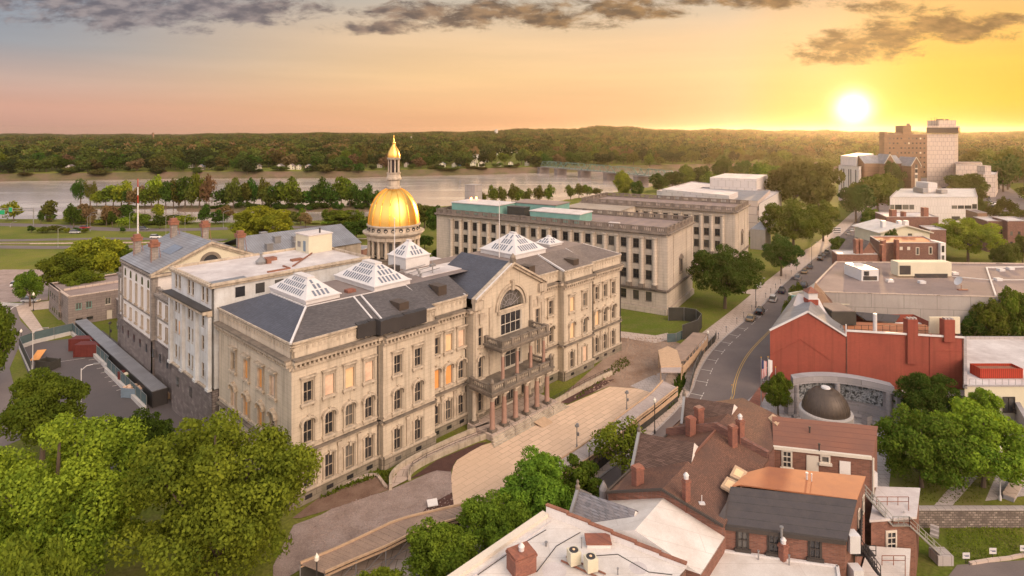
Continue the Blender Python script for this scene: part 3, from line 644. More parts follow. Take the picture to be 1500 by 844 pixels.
# ================================================================ gold dome
du, dv = 39.6, 33.0; X, Y, _ = SH.w(du, dv)
dome = thing('domed_rotunda', 'round columned drum with ribbed gold dome and lantern rising behind the capitol front', 'dome', (X, Y, 0), SY)
def zz(py): return zat(py, Y)
b = MB(); b.lathe(0, 0, [(5.6, 12), (5.6, 20.2), (6.0, 20.3), (6.0, 20.7), (5.5, 20.9), (5.5, 21.6), (5.75, 21.7), (5.75, 22.0)], 40); b.build('drum_base', 'stone_d', dome)
b = MB(); b.lathe(0, 0, [(4.2, 22.0), (4.2, 26)], 40); b.build('drum_wall', 'stone_l', dome)
for k in range(20):
    a = 2*pi*(k+.5)/20
    w_ = MB().box(-.33, .33, -.06, .02, -1.4, 1.2)
    if k == 0: dwm = w_.me('drum_window', 'glass'); 
    put(dwm, 'drum_window', dome, (4.2*cos(a), 4.2*sin(a), 23.7), a+pi/2)
cm = MB(); cm.lathe(0, 0, [(.36, 22), (.36, 22.3), (.28, 22.4), (.24, 25.0), (.3, 25.2), (.36, 25.5)], 10); cmm = cm.me('column', 'stone_l', True)
for k in range(20): a = 2*pi*k/20; put(cmm, 'column', dome, (5.2*cos(a), 5.2*sin(a), 0))
b = MB(); b.lathe(0, 0, [(4.2, 25.4), (5.6, 25.5), (5.6, 26.2), (5.9, 26.35), (6.3, 26.7), (6.45, 26.9), (6.45, 27.1), (5.45, 27.15), (5.3, 28.2), (5.65, 28.35), (5.65, 28.6), (5.2, 28.65)], 48); b.build('drum_cornice', 'stone_l', dome)
oc = MB(); oc.lathe(0, 0, [(0.001, 0), (.3, 0), (.3, .12), (.42, .14), (.42, 0)], 12)
oc.v = [(x, -z, y) for x, y, z in oc.v]; ocm = oc.me('round_window', 'glass')
for k in range(22): a = 2*pi*(k+.25)/22; put(ocm, 'round_window', dome, (5.36*cos(a), 5.36*sin(a), 27.7), a+pi/2)
prof = []
for k in range(15):
    t = k/14*pi/2*.86; prof.append((5.35*cos(t)**.9, 28.6+7.6*sin(t)/sin(pi/2*.86)*.97))
b = MB(); b.lathe(0, 0, prof, 48); gd = b.build('gold_dome', 'gold', dome, smooth=True)
for k in range(16):
    a = 2*pi*k/16; rb = MB(); rb.tube([((r+.03)*cos(a), (r+.03)*sin(a), z) for r, z in prof], .13, 5, .07); rb.build('rib', 'gold_rib', gd)
zt = prof[-1][1]; r0 = prof[-1][0]
b = MB(); b.lathe(0, 0, [(r0+.15, zt-.2), (r0+.2, zt+.3), (r0-.15, zt+.5), (r0-.15, zt+1.7), (r0+.25, zt+1.9), (r0+.25, zt+2.2), (1.45, zt+2.5), (1.35, zt+3.0), (1.5, zt+3.2), (1.5, zt+3.4)], 24); b.build('lantern_base', 'stone_l', dome)
lz = zt+3.4
for k in range(8):
    a = 2*pi*(k+.5)/8; c = MB(); c.cyl(1.1*cos(a), 1.1*sin(a), .17, lz, lz+2.7, 8, .14); c.build('lantern_column', 'stone_l', dome)
b = MB(); b.cyl(0, 0, .75, lz, lz+2.7, 12); b.build('lantern_core', 'glass', dome)
b = MB(); b.lathe(0, 0, [(1.0, lz+2.65), (1.35, lz+2.75), (1.5, lz+3.1), (1.2, lz+3.15)], 20); b.build('lantern_cornice', 'stone_l', dome)
lz += 3.1
b = MB(); b.lathe(0, 0, [(1.28, lz), (1.32, lz+.5), (1.1, lz+1.3), (.65, lz+2.2), (.3, lz+2.7), (.26, lz+3.0), (.36, lz+3.15), (.14, lz+3.4), (.2, lz+3.7), (.05, lz+4.3), (.02, lz+4.8)], 20); b.build('gold_cap', 'gold', dome, smooth=True)
print('dome top', lz+4.8, zz(200))
# ================================================================ pale office wing
off = thing('office_wing', 'pale blue-grey five-storey wing with white flat roof between the capitol and the gabled wing', 'building', SH.w(0, 23.2), SY)
# local: u to right, v back; footprint u 0..27, v 0..18.2 with a lower stretch to the right
w_ = MB(); V0, V1 = 0.0, 18.3; st = MB(); pl = MB()
pA, pB = (-.8, V1), (-.8, V0+.6)
OW = [(t, z) for t in (3.0, 9.0, 15.0) for z in (6.4, 10.6, 14.9, 18.6, 22.6)]
Hh = []
for t, z in OW:
    if z < 8: continue
    Hh += [(t+dx-.55, t+dx+.55, z-1.15, z+1.15) for dx in (-.85, .85)]
wallh(w_, pA, pB, 8.4, 24.4, Hh)
wallh(st, pA, pB, 0, 8.4); 
w_.prism([(-.4, .6), (27, .6), (27, V1), (-.4, V1)], 8.4, 24.3, False)
st.prism([(-.7, .6), (27, .6), (27, V1), (-.7, V1)], 0, 8.3, False)
w_.build('wall', 'blue_wall', off); st.build('stone_base', 'rubble', off)
for t, z in OW:
    if z < 8: continue
    for dx in (-.85, .85): win(off, pA, pB, t+dx, z, 1.1, 2.3, 'plain', 'ply_o' if (t == 3.0 and z == 14.9 and dx > 0) else 'glass', nv=0, nh=1, frame='frame_t')
for t in (3.0, 9.0): swin(off, pA, pB, t, 5.6, 1.2, 1.6)
for t in (.35, 6.0, 12.0, 17.2):
    c = MB(); along(pA, pB, c, .5, 8.6, 19.6, t-.45, t+.45, 0); along(pA, pB, c, .65, 8.3, 8.7, t-.6, t+.6, 0); c.build('pilaster', 'blue_wall', off)
c = MB(); along(pA, pB, c, .35, 8.25, 8.5); along(pA, pB, c, .6, 19.7, 20.1); along(pA, pB, c, 1.3, 20.1, 20.6); c.build('cornice', 'stone_l', off)
c = MB(); along(pA, pB, c, 1.5, 20.6, 20.8); c.build('cornice_roof', 'metal_d' , off)
c = MB(); c.prism([(-.6, .8), (26.8, .8), (26.8, V1-.2), (-.6, V1-.2)], 24.0, 24.35); c.build('white_roof', 'roof_white', off)
c = MB()
for q in (((-1.1, V1+.2), (-1.1, .3)), ((-1.1, .3), (27.2, .3)), ((27.2, .3), (27.2, V1+.2)), ((27.2, V1+.2), (-1.1, V1+.2))): along(q[0], q[1], c, .3, 24.4, 24.65, inn=.2); along(q[0], q[1], c, .0, 24.0, 24.75, inn=.35)
c.build('parapet', 'stone_l', off)
for k in range(4): swin(off, (0, .6), (27, .6), 3.5+3.2*k, 22.7, 1.5, 1.6)
c = MB(); c.box(-.2, 5.2, 1.2, 3.4, 24.36, 24.45); c.build('slate_patch', 'seam', off)
c = MB(); c.box(12, 12.8, 9.5, 10.2, 24.3, 25.2); c.box(12.2, 14.8, 11.5, 13, 24.3, 24.9); c.box(16, 18, 8, 9, 24.3, 24.7); c.tube([(14, 4, 24.5), (22, 12, 24.5)], .14, 5); c.tube([(9, 3, 24.45), (13, 3, 24.45), (13, 5.5, 24.45)], .2, 4); c.build('rooftop_equipment', 'rust', off)
c = MB(); c.lathe(11.4, 10.6, [(.9, 24.3), (1, 24.8), (.5, 25.3), (.2, 25.6), (.2, 26.1), (.4, 26.2), (.01, 26.4)], 10); c.build('roof_ventilator', 'metal_g', off)
# low linking roofs towards the dome
lk = thing('linking_block', 'low white-roofed block joining the pale wing to the drum under the gold dome', 'building', SH.w(27.5, 23.2), SY)
c = MB(); c.box(0, 28, .0, 16, 0, 17.8); c.build('wall', 'stone_l', lk); c = MB(); c.box(-.2, 28.2, -.2, 16.2, 17.8, 18.1); c.build('roof', 'roof_white', lk)
pt = thing('stair_penthouse', 'cream rooftop stair house with a blue door on the white roof', 'penthouse', SH.w(27.5, 35.0, 24.3) if False else SH.w(21.5, 35.5, 24.35), SY)
c = MB(); c.box(0, 5.0, 0, 5.2, 0, 3.4); c.build('wall', 'cream', pt); c = MB(); c.box(-.15, 5.15, -.15, 5.35, 3.4, 3.6); c.build('roof', 'roof_white', pt)
c = MB(); c.box(-.06, .02, 1.2, 2.1, .3, 2.3); c.build('door', 'blue_p', pt); c = MB(); c.box(-.08, .02, 3.2, 4.3, .9, 2.0); c.build('vent_grille', 'metal_g', pt); c = MB(); c.cyl(3, 1.2, .18, 3.6, 4.6, 8); c.build('flue', 'metal_d', pt)
# ================================================================ gabled wing with tall chimneys
gw = thing('gabled_wing', 'white-walled wing with grey metal gable roof, tall chimneys and dark stone basement', 'building', SH.w(0, 42.3), SY)
w_ = MB(); st = MB(); q_ = MB(); wi = []
def blk(u0, u1, v0, v1, z1, rows, bays, tall=False, front=True):
    pA, pB = (u0, v1), (u0, v0); Hs = []
    for t in bays:
        for z, h, w in rows: Hs.append((t-w/2, t+w/2, z-h/2, z+h/2)); wi.append((pA, pB, t, z, w, h))
    wallh(w_, pA, pB, 8.6, z1, Hs); wallh(st, (pA[0]-.25, pA[1]), (pB[0]-.25, pB[1]), 0, 8.6); st.box(u0-.25, u0+.1, v0, v1, 8.4, 8.6)
    for a, b_2 in (((u0, v0), (u1, v0)), ((u1, v0), (u1, v1)), ((u1, v1), (u0, v1))): wallh(w_, a, b_2, 8.6, z1); wallh(st, a, b_2, 0, 8.6)
    for t in (0.0, v1-v0-.9): along(pA, pB, q_, .14, 8.6, z1-.3, t, t+.9, 0)
    along(pA, pB, q_, .5, z1, z1+.35); along(pA, pB, q_, .25, z1-.6, z1-.35); along(pA, pB, q_, .16, 12.9, 13.15); along((u0, v0), (u1, v0), q_, .5, z1, z1+.35)
    along((u0, v0), (u1, v0), q_, .14, 8.6, z1-.3, 0, .9, 0)
blk(.6, 20, 0, 12.3, 17.2, [(10.9, 2.4, 1.0), (14.9, 2.4, 1.0)], [2.6, 6.1, 9.6])
blk(0, 21, 12.3, 32, 20.7, [(10.9, 2.2, .95), (15.6, 3.9, .95)], [2.4+3.75*k for k in range(5)])
blk(.6, 20, 32, 36.8, 17.2, [(10.9, 2.4, 1.0), (14.9, 2.4, 1.0)], [2.6])
w_.build('wall', 'white_wall', gw); st.build('stone_basement', 'rubble', gw); q_.build('quoins_and_cornice', 'quoin', gw)
for pA, pB, t, z, w, h in wi: win(gw, pA, pB, t, z, w, h, 'plainsill', 'glass', nv=0, nh=1, frame='frame_t', depth=.25)
for k in range(5):
    t = 2.4+3.75*k; n_ = MB(); vv = 32-t
    pts = [(-.06, vv+.5*cos(a), 18.9+.75*sin(a)) for a in [pi*j/8 for j in range(9)]]+[(-.06, vv-.5, 18.1), (-.06, vv+.5, 18.1)]
    n_.face(*pts); n_.build('arched_niche', 'glass', gw)
for k in range(9): swin(gw, (-.25, 36.8), (-.25, 0), 2.4+3.9*k, 6.6, .9, 1.5)
for v0_, v1_, u1_ in ((0, 12.3, 20), (32, 36.8, 20)):
    c = MB(); c.box(.9, u1_-.3, v0_+.3, v1_-.3, 17.25, 17.4); c.build('terrace_roof', 'roof_tar', gw)
    c = MB(); bl = MB(); balustrade(c, bl, (.9, v1_-.3), (.9, v0_+.3), 17.55, .9, posts=3); 
    if v0_ == 0: balustrade(c, bl, (.9, v0_+.3), (19.5, v0_+.3), 17.55, .9, posts=4)
    oo = c.build('balustrade', 'quoin', gw); bl.build('balusters', 'quoin', oo)
# the main gable: ridge runs back from the pediment
gm, ge, gzp, gze = 10.5, 10.9, 25.6, 20.9
c = MB(); c.face((0, 12.3, 20.7), (21, 12.3, 20.7), (gm, 12.3, 25.3)); c.face((21, 32, 20.7), (0, 32, 20.7), (gm, 32, 25.3)); c.build('pediment', 'cream', gw)
c = MB()
for s_ in (-1, 1):
    for a, b_2, o in ((-.1, .35, .7), (-.5, -.1, .4)):
        q = [(gm, gzp+a), (gm+s_*ge, gze+a), (gm+s_*ge, gze+b_2), (gm, gzp+b_2)]
        c.add([(x, 12.3-o, z) for x, z in q]+[(x, 12.4, z) for x, z in q], [(0, 1, 2, 3), (0, 4, 5, 1), (3, 2, 6, 7), (1, 5, 6, 2)])
c.box(-.4, 21.4, 11.7, 12.35, 20.5, 20.9)
c.build('raking_cornice', 'stone_l', gw)
c = MB(); c.face(*[(gm+1.5*cos(a), 12.22, 21.7+1.5*sin(a)) for a in [pi*j/12 for j in range(13)]]); lu = c.build('lunette_window', 'glass', gw)
c = MB()
for j in range(12):
    a, b_2 = pi*j/12, pi*(j+1)/12
    q = [(gm+r*cos(t), 12.1, 21.7+r*sin(t)) for r, t in ((1.5, a), (2.1, a), (2.1, b_2), (1.5, b_2))]; c.add(q+[(x, 12.3, z) for x, y, z in q], [(0, 1, 2, 3), (1, 2, 6, 5)])
c.build('surround', 'stone_d', lu)
c = MB()
for s_ in (-1, 1): c.face((gm, 11.7, gzp+.4), (gm+s_*ge, 11.7, gze+.4), (gm+s_*ge, 32.4, gze+.4), (gm, 32.4, gzp+.4))
c.face((gm-ge, 32.4, gze+.35), (gm+ge, 32.4, gze+.35), (gm, 32.4, gzp+.35)); c.build('gable_roof', 'seam', gw)
c = MB(); c.box(21, 46, 13.0, 31.4, 8, 20.6); c.build('rear_wall', 'stone_l', gw)
c = MB()
for s_ in (-1, 1): c.face((21, 22.2, 24.4), (46, 22.2, 24.4), (46, 22.2+s_*9.6, 20.8), (17, 22.2+s_*9.6, 20.8))
c.build('rear_roof', 'seam', gw)
c = MB(); c.face((4.5, 17.0, 23.35), (4.5, 22.0, 23.35), (7.0, 22.0, 24.5), (7.0, 17.0, 24.5)); c.v = [(x, y, z+.1) for x, y, z in c.v]; c.build('roof_window', 'glass_s', gw)
for u, v in ((2.2, 30.0), (2.4, 19.5), (8.8, 28.5), (14.0, 25.0), (17.5, 15.0)):
    zb = gze+(ge-abs(u-gm))*.43; c = MB(); c.box(u-.6, u+.6, v-.6, v+.6, zb-.3, zb+2.9); o = c.build('chimney', 'quoin', gw)
    c = MB(); c.box(u-.85, u+.85, v-.85, v+.85, zb+2.9, zb+3.5); c.box(u-.95, u+.95, v-.95, v+.95, zb+3.5, zb+3.7); c.box(u-.6, u+.6, v-.6, v+.6, zb+3.7, zb+4.3); c.build('chimney_cap', 'rust', o)
    c = MB(); c.tube([(u-.9, v-1.2, zb), (u-.7, v-.7, zb+2.8)], .06, 4); c.tube([(u+.9, v-1.2, zb), (u+.7, v-.7, zb+2.8)], .06, 4); c.build('brace', 'rust', o)
for k, (u, v) in enumerate(((27, 18), (31, 17), (34, 16.5), (30, 14.6), (24, 15.5), (28, 27))):
    c = MB(); zb = 24.4-abs(v-22.2)*.37; c.box(u-.7, u+.7, v-.6, v+.6, zb-.3, zb+1.2); c.box(u-.8, u+.8, v-.7, v+.7, zb+1.2, zb+1.35); c.build('roof_vent', 'metal_g', gw)
# ================================================================ low brown stone annex
ba = thing('stone_annex', 'low brown-grey stone building with flat roof beyond the container lot', 'building', SH.w(-3.0, 108.2), SY)
c = MB(); P_ = [(0, 0), (22, -1.5), (22, 20), (-.5, 20), (-.5, 8), (0, 8)]
for i in range(len(P_)): 
    if i == 0: wallh(c, P_[0], P_[1], 0, 7.2, [(1.5, 2.7, 3.8, 5.4), (3.6, 4.8, 3.8, 5.4), (1.5, 2.9, .9, 1.6), (3.7, 5.1, .9, 1.6), (7.6, 8.9, 3.9, 5.6), (8.0, 9.2, .1, 2.5)])
    else: wallh(c, P_[i], P_[(i+1) % len(P_)], 0, 7.2)
c.build('wall', 'brownstone', ba)
for t, z, w, h in ((2.1, 4.6, 1.2, 1.6), (4.2, 4.6, 1.2, 1.6), (8.25, 4.75, 1.3, 1.7)): win(ba, P_[0], P_[1], t, z, w, h, 'plain', 'glass', nv=1, nh=0, frame='teal' if t < 8 else 'frame_w')
for t in (2.2, 4.4): win(ba, P_[0], P_[1], t, 1.25, 1.4, .7, 'plain', 'glass', nv=1, nh=0, frame='frame_d')
c = MB(); c.box(8.02, 9.18, -.35, -.28, .1, 2.5); c.build('door', 'frame_w', ba)
for k in range(5): swin(ba, (-.5, 20), (-.5, 0), 2.2+2.6*k+(1 if k > 3 else 0), 4.9, 1.0, 1.5); swin(ba, (-.5, 20), (-.5, 0), 2.2+2.6*k, 1.6, 1.0, 1.2)
c = MB(); c.prism([(.4, .5), (21.6, -1), (21.6, 19.5), (0, 19.5)], 6.3, 6.8); c.build('roof', 'gravel', ba)
c = MB()
for i in (0, 1, 2, 3): along(P_[i], P_[(i+1) % 6], c, .1, 7.2, 7.4, inn=.5)
along((-.5, 20), (0, 0), c, .1, 7.2, 7.4, inn=.5); c.box(1, 20, 10, 10.4, 6.8, 7.3); c.build('parapet_cap', 'walk', ba)
rb = thing('stone_wall_arch', 'rough stone wall with small arched doorway beside the stone annex', 'wall', SH.w(8.5, 102.0), SY)
c = MB(); c.box(-1.5, -.4, -6, 6.2, 0, 5.0); c.build('wall', 'rubble', rb); c = MB(); c.box(-1.7, -.2, -6.2, 6.2, 5, 5.25); c.build('coping', 'walk_g', rb)
c = MB(); c.face(*[(-1.55, 1+.8*cos(a), 1.6+.9*sin(a)) for a in [pi*j/8 for j in range(9)]], (-1.55, .2, 0), (-1.55, 1.8, 0)); c.build('arched_door', 'white_wall', rb)
# ================================================================ limestone annex, two wings and a yard
AX = Fr(40.5, 157, .523, .852)   # u runs along the street, v to the left
AY = AX.yaw
an = thing('annex_building', 'long limestone office annex with stained balustrades, two pilastered wings and teal roof sheds', 'building', (AX.x, AX.y, 0), AY)
WT = MB(); TRM = MB(); BL = MB()
def wing(u0, u1, v0, v1, fb, right_niches=(), zc=20.4):
    """front is the side u=u0, seen from the plaza; fb = bay centres along v"""
    p0, p1 = (u0, v1), (u0, v0); H = []
    for vv in fb:
        for z, h in ((18.1, 2.5), (14.0, 2.5), (9.9, 2.5), (4.2, 2.5)):
            H.append((v1-vv-.85, v1-vv+.85, z-h/2, z+h/2))
    wallh(WT, p0, p1, 0, zc, H, .5)
    for vv in fb:
        for z, h in ((18.1, 2.5), (14.0, 2.5), (9.9, 2.5), (4.2, 2.5)): win(an, p0, p1, v1-vv, z, 1.7, h, 'plain', 'glass', nv=1, nh=1, frame='frame_d', depth=.45)
    for k in range(len(fb)+1):
        a = fb[0]-1.75 if k == 0 else fb[-1]+1.75 if k == len(fb) else (fb[k-1]+fb[k])/2
        c = MB(); c.lathe(u0-.3, a, [(.72, 7.6), (.72, 7.9), (.62, 8.1), (.54, 19.4), (.74, 19.8)], 14); c.box(u0-.8, u0+.2, a-.62, a+.62, 19.8, 20.1); c.build('pilaster', 'lime', an)
        TRM.box(u0-1.05, u0, a-.7, a+.7, 6.5, 7.55)
    for a, b in (((u1, v0), (u1, v1)), ((u1, v1), (u0, v1))): wallh(WT, a, b, 0, zc)
    wallh(WT, (u0, v0), (u1, v0), 0, zc)
    for a, b in (((u0, v1), (u0, v0)), ((u0, v0), (u1, v0)), ((u1, v1), (u0, v1)), ((u1, v0), (u1, v1))):
        along(a, b, WT, .5, 0, 1.5); along(a, b, TRM, .45, 6.1, 6.5); along(a, b, TRM, .3, 5.8, 6.1)
        along(a, b, WT, .15, 20.4, 21.0); along(a, b, TRM, 1.0, 21.0, 21.35); along(a, b, TRM, .5, 20.75, 21.0)
        l = hypot(b[0]-a[0], b[1]-a[1]); n = max(2, int(l/3.4)); dx, dy = (b[0]-a[0])/l, (b[1]-a[1])/l
        for z0, o, hh in ((21.35, 0.1, 1.5),):
            along(a, b, TRM, o, z0, z0+.4, inn=.35); along(a, b, TRM, o, z0+hh-.3, z0+hh, inn=.35)
            for k in range(n+1): t = l*k/n; along(a, b, TRM, o+.05, z0, z0+hh, max(0, t-.75), min(l, t+.75), .4)
            m = int(l/.5)
            for k in range(m): t = l*(k+.5)/m; BL.box(a[0]+dx*t-.1, a[0]+dx*t+.1, a[1]+dy*t-.1, a[1]+dy*t+.1, z0+.4, z0+hh-.3)
    c = MB(); c.box(u0+.6, u1-.6, v0+.6, v1-.6, 20.6, 21.3); c.build('roof', 'gravel', an)
    # blank street end: flat pilasters and one niche with a pediment
    for uu in (u0+1.0, u0+6.4, u1-6.4, u1-1.0):
        c = MB(); c.box(uu-.8, uu+.8, v0-.18, v0+.02, 6.6, 20.1); c.build('flat_pilaster', 'lime', an)
    for uu in right_niches:
        c = MB(); c.box(uu-1.5, uu+1.5, v0-.35, v0, 8.6, 9.0); c.box(uu-1.3, uu-.85, v0-.3, v0, 9, 12.6); c.box(uu+.85, uu+1.3, v0-.3, v0, 9, 12.6); c.box(uu-1.6, uu+1.6, v0-.45, v0, 12.6, 13.0)
        c.add([(uu-1.6, v0-.45, 13), (uu+1.6, v0-.45, 13), (uu, v0-.45, 14), (uu-1.6, v0, 13), (uu+1.6, v0, 13), (uu, v0, 14)], [(0, 1, 2), (1, 4, 5, 2), (0, 2, 5, 3)])
        o = c.build('niche_surround', 'lime_d', an); c = MB(); c.box(uu-.85, uu+.85, v0-.08, v0+.02, 9, 12.4); c.build('niche_window', 'glass', o)
fa, fb_ = AX.tu(950, 0), AX.tu(668.7, 0)
def tv(px, u0):
    k = (px-750)/FOC; ox = AX.x+AX.ux*u0; oy = AX.y+AX.uy*u0; return (k*oy-ox)/(-AX.uy-k*AX.ux)
b0, b1 = tv(950, 0), tv(668.7, 0)
wing(0, 25, 0, 76.5, [b0+(b1-b0)*k/18 for k in range(19)], (12.5,))
wing(54, 78, -6.2, 49.5, [tv(px, 54) for px in (1050.7, 1034.7, 1020)]+[tv(1020, 54)+3.6*k for k in range(1, 10)], (66,))
c = MB()
for q in (((25, 28), (54, 28)), ((54, 50), (25, 50))): wallh(c, q[0], q[1], 0, 21)
c.box(25, 54, 28, 50, 20.5, 21.0); c.build('linking_wall', 'lime', an)
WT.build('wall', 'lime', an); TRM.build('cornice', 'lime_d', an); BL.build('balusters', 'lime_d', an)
def shed(pts, z0, z1, m, nm, lid='roof_white'):
    c = MB(); c.prism(pts, z0, z1, False); o = c.build(nm, m, an); c = MB(); x = sum(p[0] for p in pts)/len(pts); y = sum(p[1] for p in pts)/len(pts)
    c.prism([(x+(p[0]-x)*1.04, y+(p[1]-y)*1.04) for p in pts], z1, z1+.25, True, True); c.build('shed_roof', lid, o)
def rect(a, b, c, d): return [(a, c), (b, c), (b, d), (a, d)]
shed(rect(3.5, 14, 55.0, 73.0), 21.2, 24.6, 'teal', 'teal_roof_shed')
shed(rect(3.2, 12, 26.6, 43), 21.2, 23.9, 'teal', 'teal_roof_shed')
shed(rect(14, 24, 40, 56), 21.2, 24.6, 'teal', 'teal_roof_shed', 'gravel')
shed(rect(6, 9, 46.5, 53), 21.2, 24.2, 'tarp', 'roof_chiller', 'metal_d')
shed(rect(16, 20.5, 72.5, 76.8), 21.2, 29.2, 'concrete', 'lift_tower', 'concrete')
c = MB(); c.box(4, 5.5, 15, 18, 21.2, 22.4); c.build('roof_vent', 'roof_white', an)
for k in range(2):
    c = MB(); c.lathe(12+2.2*k-1.4, 70.2-.6*k, [(.01, 25), (.35, 25.2), (.35, 25.7), (.01, 25.9)], 8); 
    c.build('warning_lamp', 'lit', an)
# ================================================================ simple block buildings (real footprints from the ground up)
def block(nm, label, P, z0, z1, wall, roof, par=.5, group=None, cat='building', wins=None, cap='walk_g', pw=.35):
    x, y = P[0]; t = thing(nm, label, cat, (x, y, z0 if z0 < 0 else 0), 0, group)
    c = MB(); c.prism([(a, b) for a, b in P], z0, z1, False); c.build('wall', wall, t, True)
    n = len(P); a = sum(P[i][0]*P[(i+1) % n][1]-P[(i+1) % n][0]*P[i][1] for i in range(n)); Q = P if a > 0 else P[::-1]
    mx, my = sum(p[0] for p in P)/n, sum(p[1] for p in P)/n
    def ins(e): return [(q[0]+(mx-q[0])*e/max(1, hypot(mx-q[0], my-q[1])), q[1]+(my-q[1])*e/max(1, hypot(mx-q[0], my-q[1]))) for q in Q]
    c = MB(); c.prism(ins(pw*.8), z1-par-.3, z1-par); c.build('roof', roof, t, True)
    c = MB()
    for i in range(n): along(Q[i], Q[(i+1) % n], c, .12, z1-.02, z1+.14, inn=pw)
    if par > .05:
        for i in range(n): along(Q[i], Q[(i+1) % n], c, -.02, z1-par, z1-.02, inn=pw)
    c.build('parapet', cap, t, True)
    if wins:
        x0, y0, z_, a_ = FR[t]
        for (i0, i1, cnt, rows, w, h, m) in wins:
            p, q = (P[i0][0]-x0, P[i0][1]-y0), (P[i1][0]-x0, P[i1][1]-y0); l = hypot(q[0]-p[0], q[1]-p[1])
            for z in rows:
                for k in range(cnt): swin(t, p, q, l*(k+.5)/cnt, z-z_, w if w > 0 else l/cnt*-w, h, m)
    return t
def sub(t, c, nm, m): return c.build(nm, m, t, True)
def quadpx(pts, z): return [G(px, py, z)[:2] for px, py in pts]
def para(px0, d0, px1, d1, depth, dr=(.523, .852)):
    """footprint from two front corners (pixel column, distance) and a depth along dr"""
    a, b = atd(px0, d0), atd(px1, d1); l = hypot(*dr)
    return [a[:2], b[:2], (b[0]+dr[0]/l*depth, b[1]+dr[1]/l*depth), (a[0]+dr[0]/l*depth, a[1]+dr[1]/l*depth)]
# museum and slab behind the annex
P = para(965, 318, 1120, 272, 60)
t = block('museum_building', 'white modern museum block with long flat roof behind the annex', para(962, 330, 1112, 270, 72), 0, 15.5, 'white_conc', 'roof_white', .3, wins=None)
Q = para(1040, 330, 1108, 318, 38); c = MB(); c.prism(Q, 15, 22.5, False); sub(t, c, 'upper_wall', 'white_conc'); c = MB(); c.prism(Q, 22.5, 22.9, True, True); sub(t, c, 'upper_roof', 'roof_white')
Q = para(970, 300, 1068, 270, 20); c = MB(); c.prism(Q, 15, 19.0, False); sub(t, c, 'side_wall', 'white_conc'); c = MB(); c.prism(Q, 19, 19.3, True, True); sub(t, c, 'side_roof', 'roof_white')
fa_ = atd(1110, 268); fb2 = atd(1128, 318)
P = [fa_[:2], fb2[:2], (fb2[0]-30, fb2[1]+18), (fa_[0]-30, fa_[1]+18)]
t = block('office_slab', 'low office building with bands of ribbed windows beside the museum', P, 3.2, 17.0, 'tan_conc', 'seam', .3, wins=[(0, 1, 16, (13.8, 9.2, 5.2), -.7, 2.2, 'glass')])
c = MB()
for k in range(7): x = fa_[0]+(fb2[0]-fa_[0])*k/6-.6; y = fa_[1]+(fb2[1]-fa_[1])*k/6+.3; c.box(x-.4, x+.4, y-.4, y+.4, 0, 3.2)
sub(t, c, 'ground_columns', 'white_conc')
P = para(1099, 246, 1121, 243, 14); t = block('glass_pavilion', 'small grey pavilion with ridged roof between the annex and the trees', P, 0, 8.0, 'concrete', 'seam', .1)
c = MB(); mx, my = sum(p[0] for p in P)/4, sum(p[1] for p in P)/4
for i in range(4): c.face((P[i][0], P[i][1], 8.2), (P[(i+1) % 4][0], P[(i+1) % 4][1], 8.2), (mx, my, 10.8))
sub(t, c, 'hipped_roof', 'seam')
# white library tower
P = para(1242, 400, 1282, 455, 24, (-.75, .65)); P = [atd(1228.5, 420)[:2], atd(1258, 400)[:2], atd(1282, 470)[:2], atd(1252, 495)[:2]]
t = block('library_tower', 'white tower block with dark vertical window strips beside the park trees', P, 0, 24.5, 'white_conc', 'roof_white', .3)
x0, y0, _, _ = FR[t]
Pl = [(p[0]-x0, p[1]-y0) for p in P]
for f in (.17, .27, .52, .62, .86): swin(t, Pl[0], Pl[1], hypot(Pl[1][0], Pl[1][1])*f, 12, .7, 21, 'glass', 'window_strip', .15)
l2 = hypot(Pl[2][0]-Pl[1][0], Pl[2][1]-Pl[1][1])
for k in range(12): swin(t, Pl[1], Pl[2], l2*(k+.5)/12, 12, 1.0, 21, 'concrete', 'window_strip', .15)
mx, my = sum(p[0] for p in P)/4, sum(p[1] for p in P)/4; c = MB(); c.prism([(mx+(p[0]-mx)*.85, my+(p[1]-my)*.8) for p in P], 24.5, 31.0); sub(t, c, 'penthouse', 'white_conc')
# apartment slab
D = 640; s_ = D/FOC
def zt(py): return zat(py, D)
t = block('apartment_block', 'wide brown apartment slab with rows of small windows left of the tall tower', [atd(1295, D)[:2], atd(1368, D)[:2], (X_(1370, D+20), D+20), (X_(1296, D+20), D+20)], 0, zt(197), 'apt_brick', 'gravel', .4)
x0, y0, _, _ = FR[t]; W_ = atd(1368, D)[0]-x0
for r_ in range(9):
    for k in range(11):
        if (k+r_) % 13 != 5: swin(t, (0, 0), (W_, 0), W_*(k+.5)/13, zt(203+r_*7), 1.7, 1.7, 'glass' if (k*7+r_*3) % 9 else 'frame_w')
c = MB(); c.box(atd(1293, D)[0], atd(1297, D)[0], D-3, D+6, 0, zt(193)); sub(t, c, 'stair_shaft', 'apt_brick')
c = MB(); c.box(atd(1322, D)[0], atd(1334, D)[0], D-1, D+12, zt(197), zt(184)); c.box(atd(1330.5, D)[0], atd(1333, D)[0], D, D+3, zt(184), zt(181)); sub(t, c, 'lift_tower', 'apt_brick')
c = MB(); c.box(atd(1311, D)[0], atd(1338, D)[0], D+1, D+12, zt(197), zt(194.5)); sub(t, c, 'roof_plant', 'apt_brick')
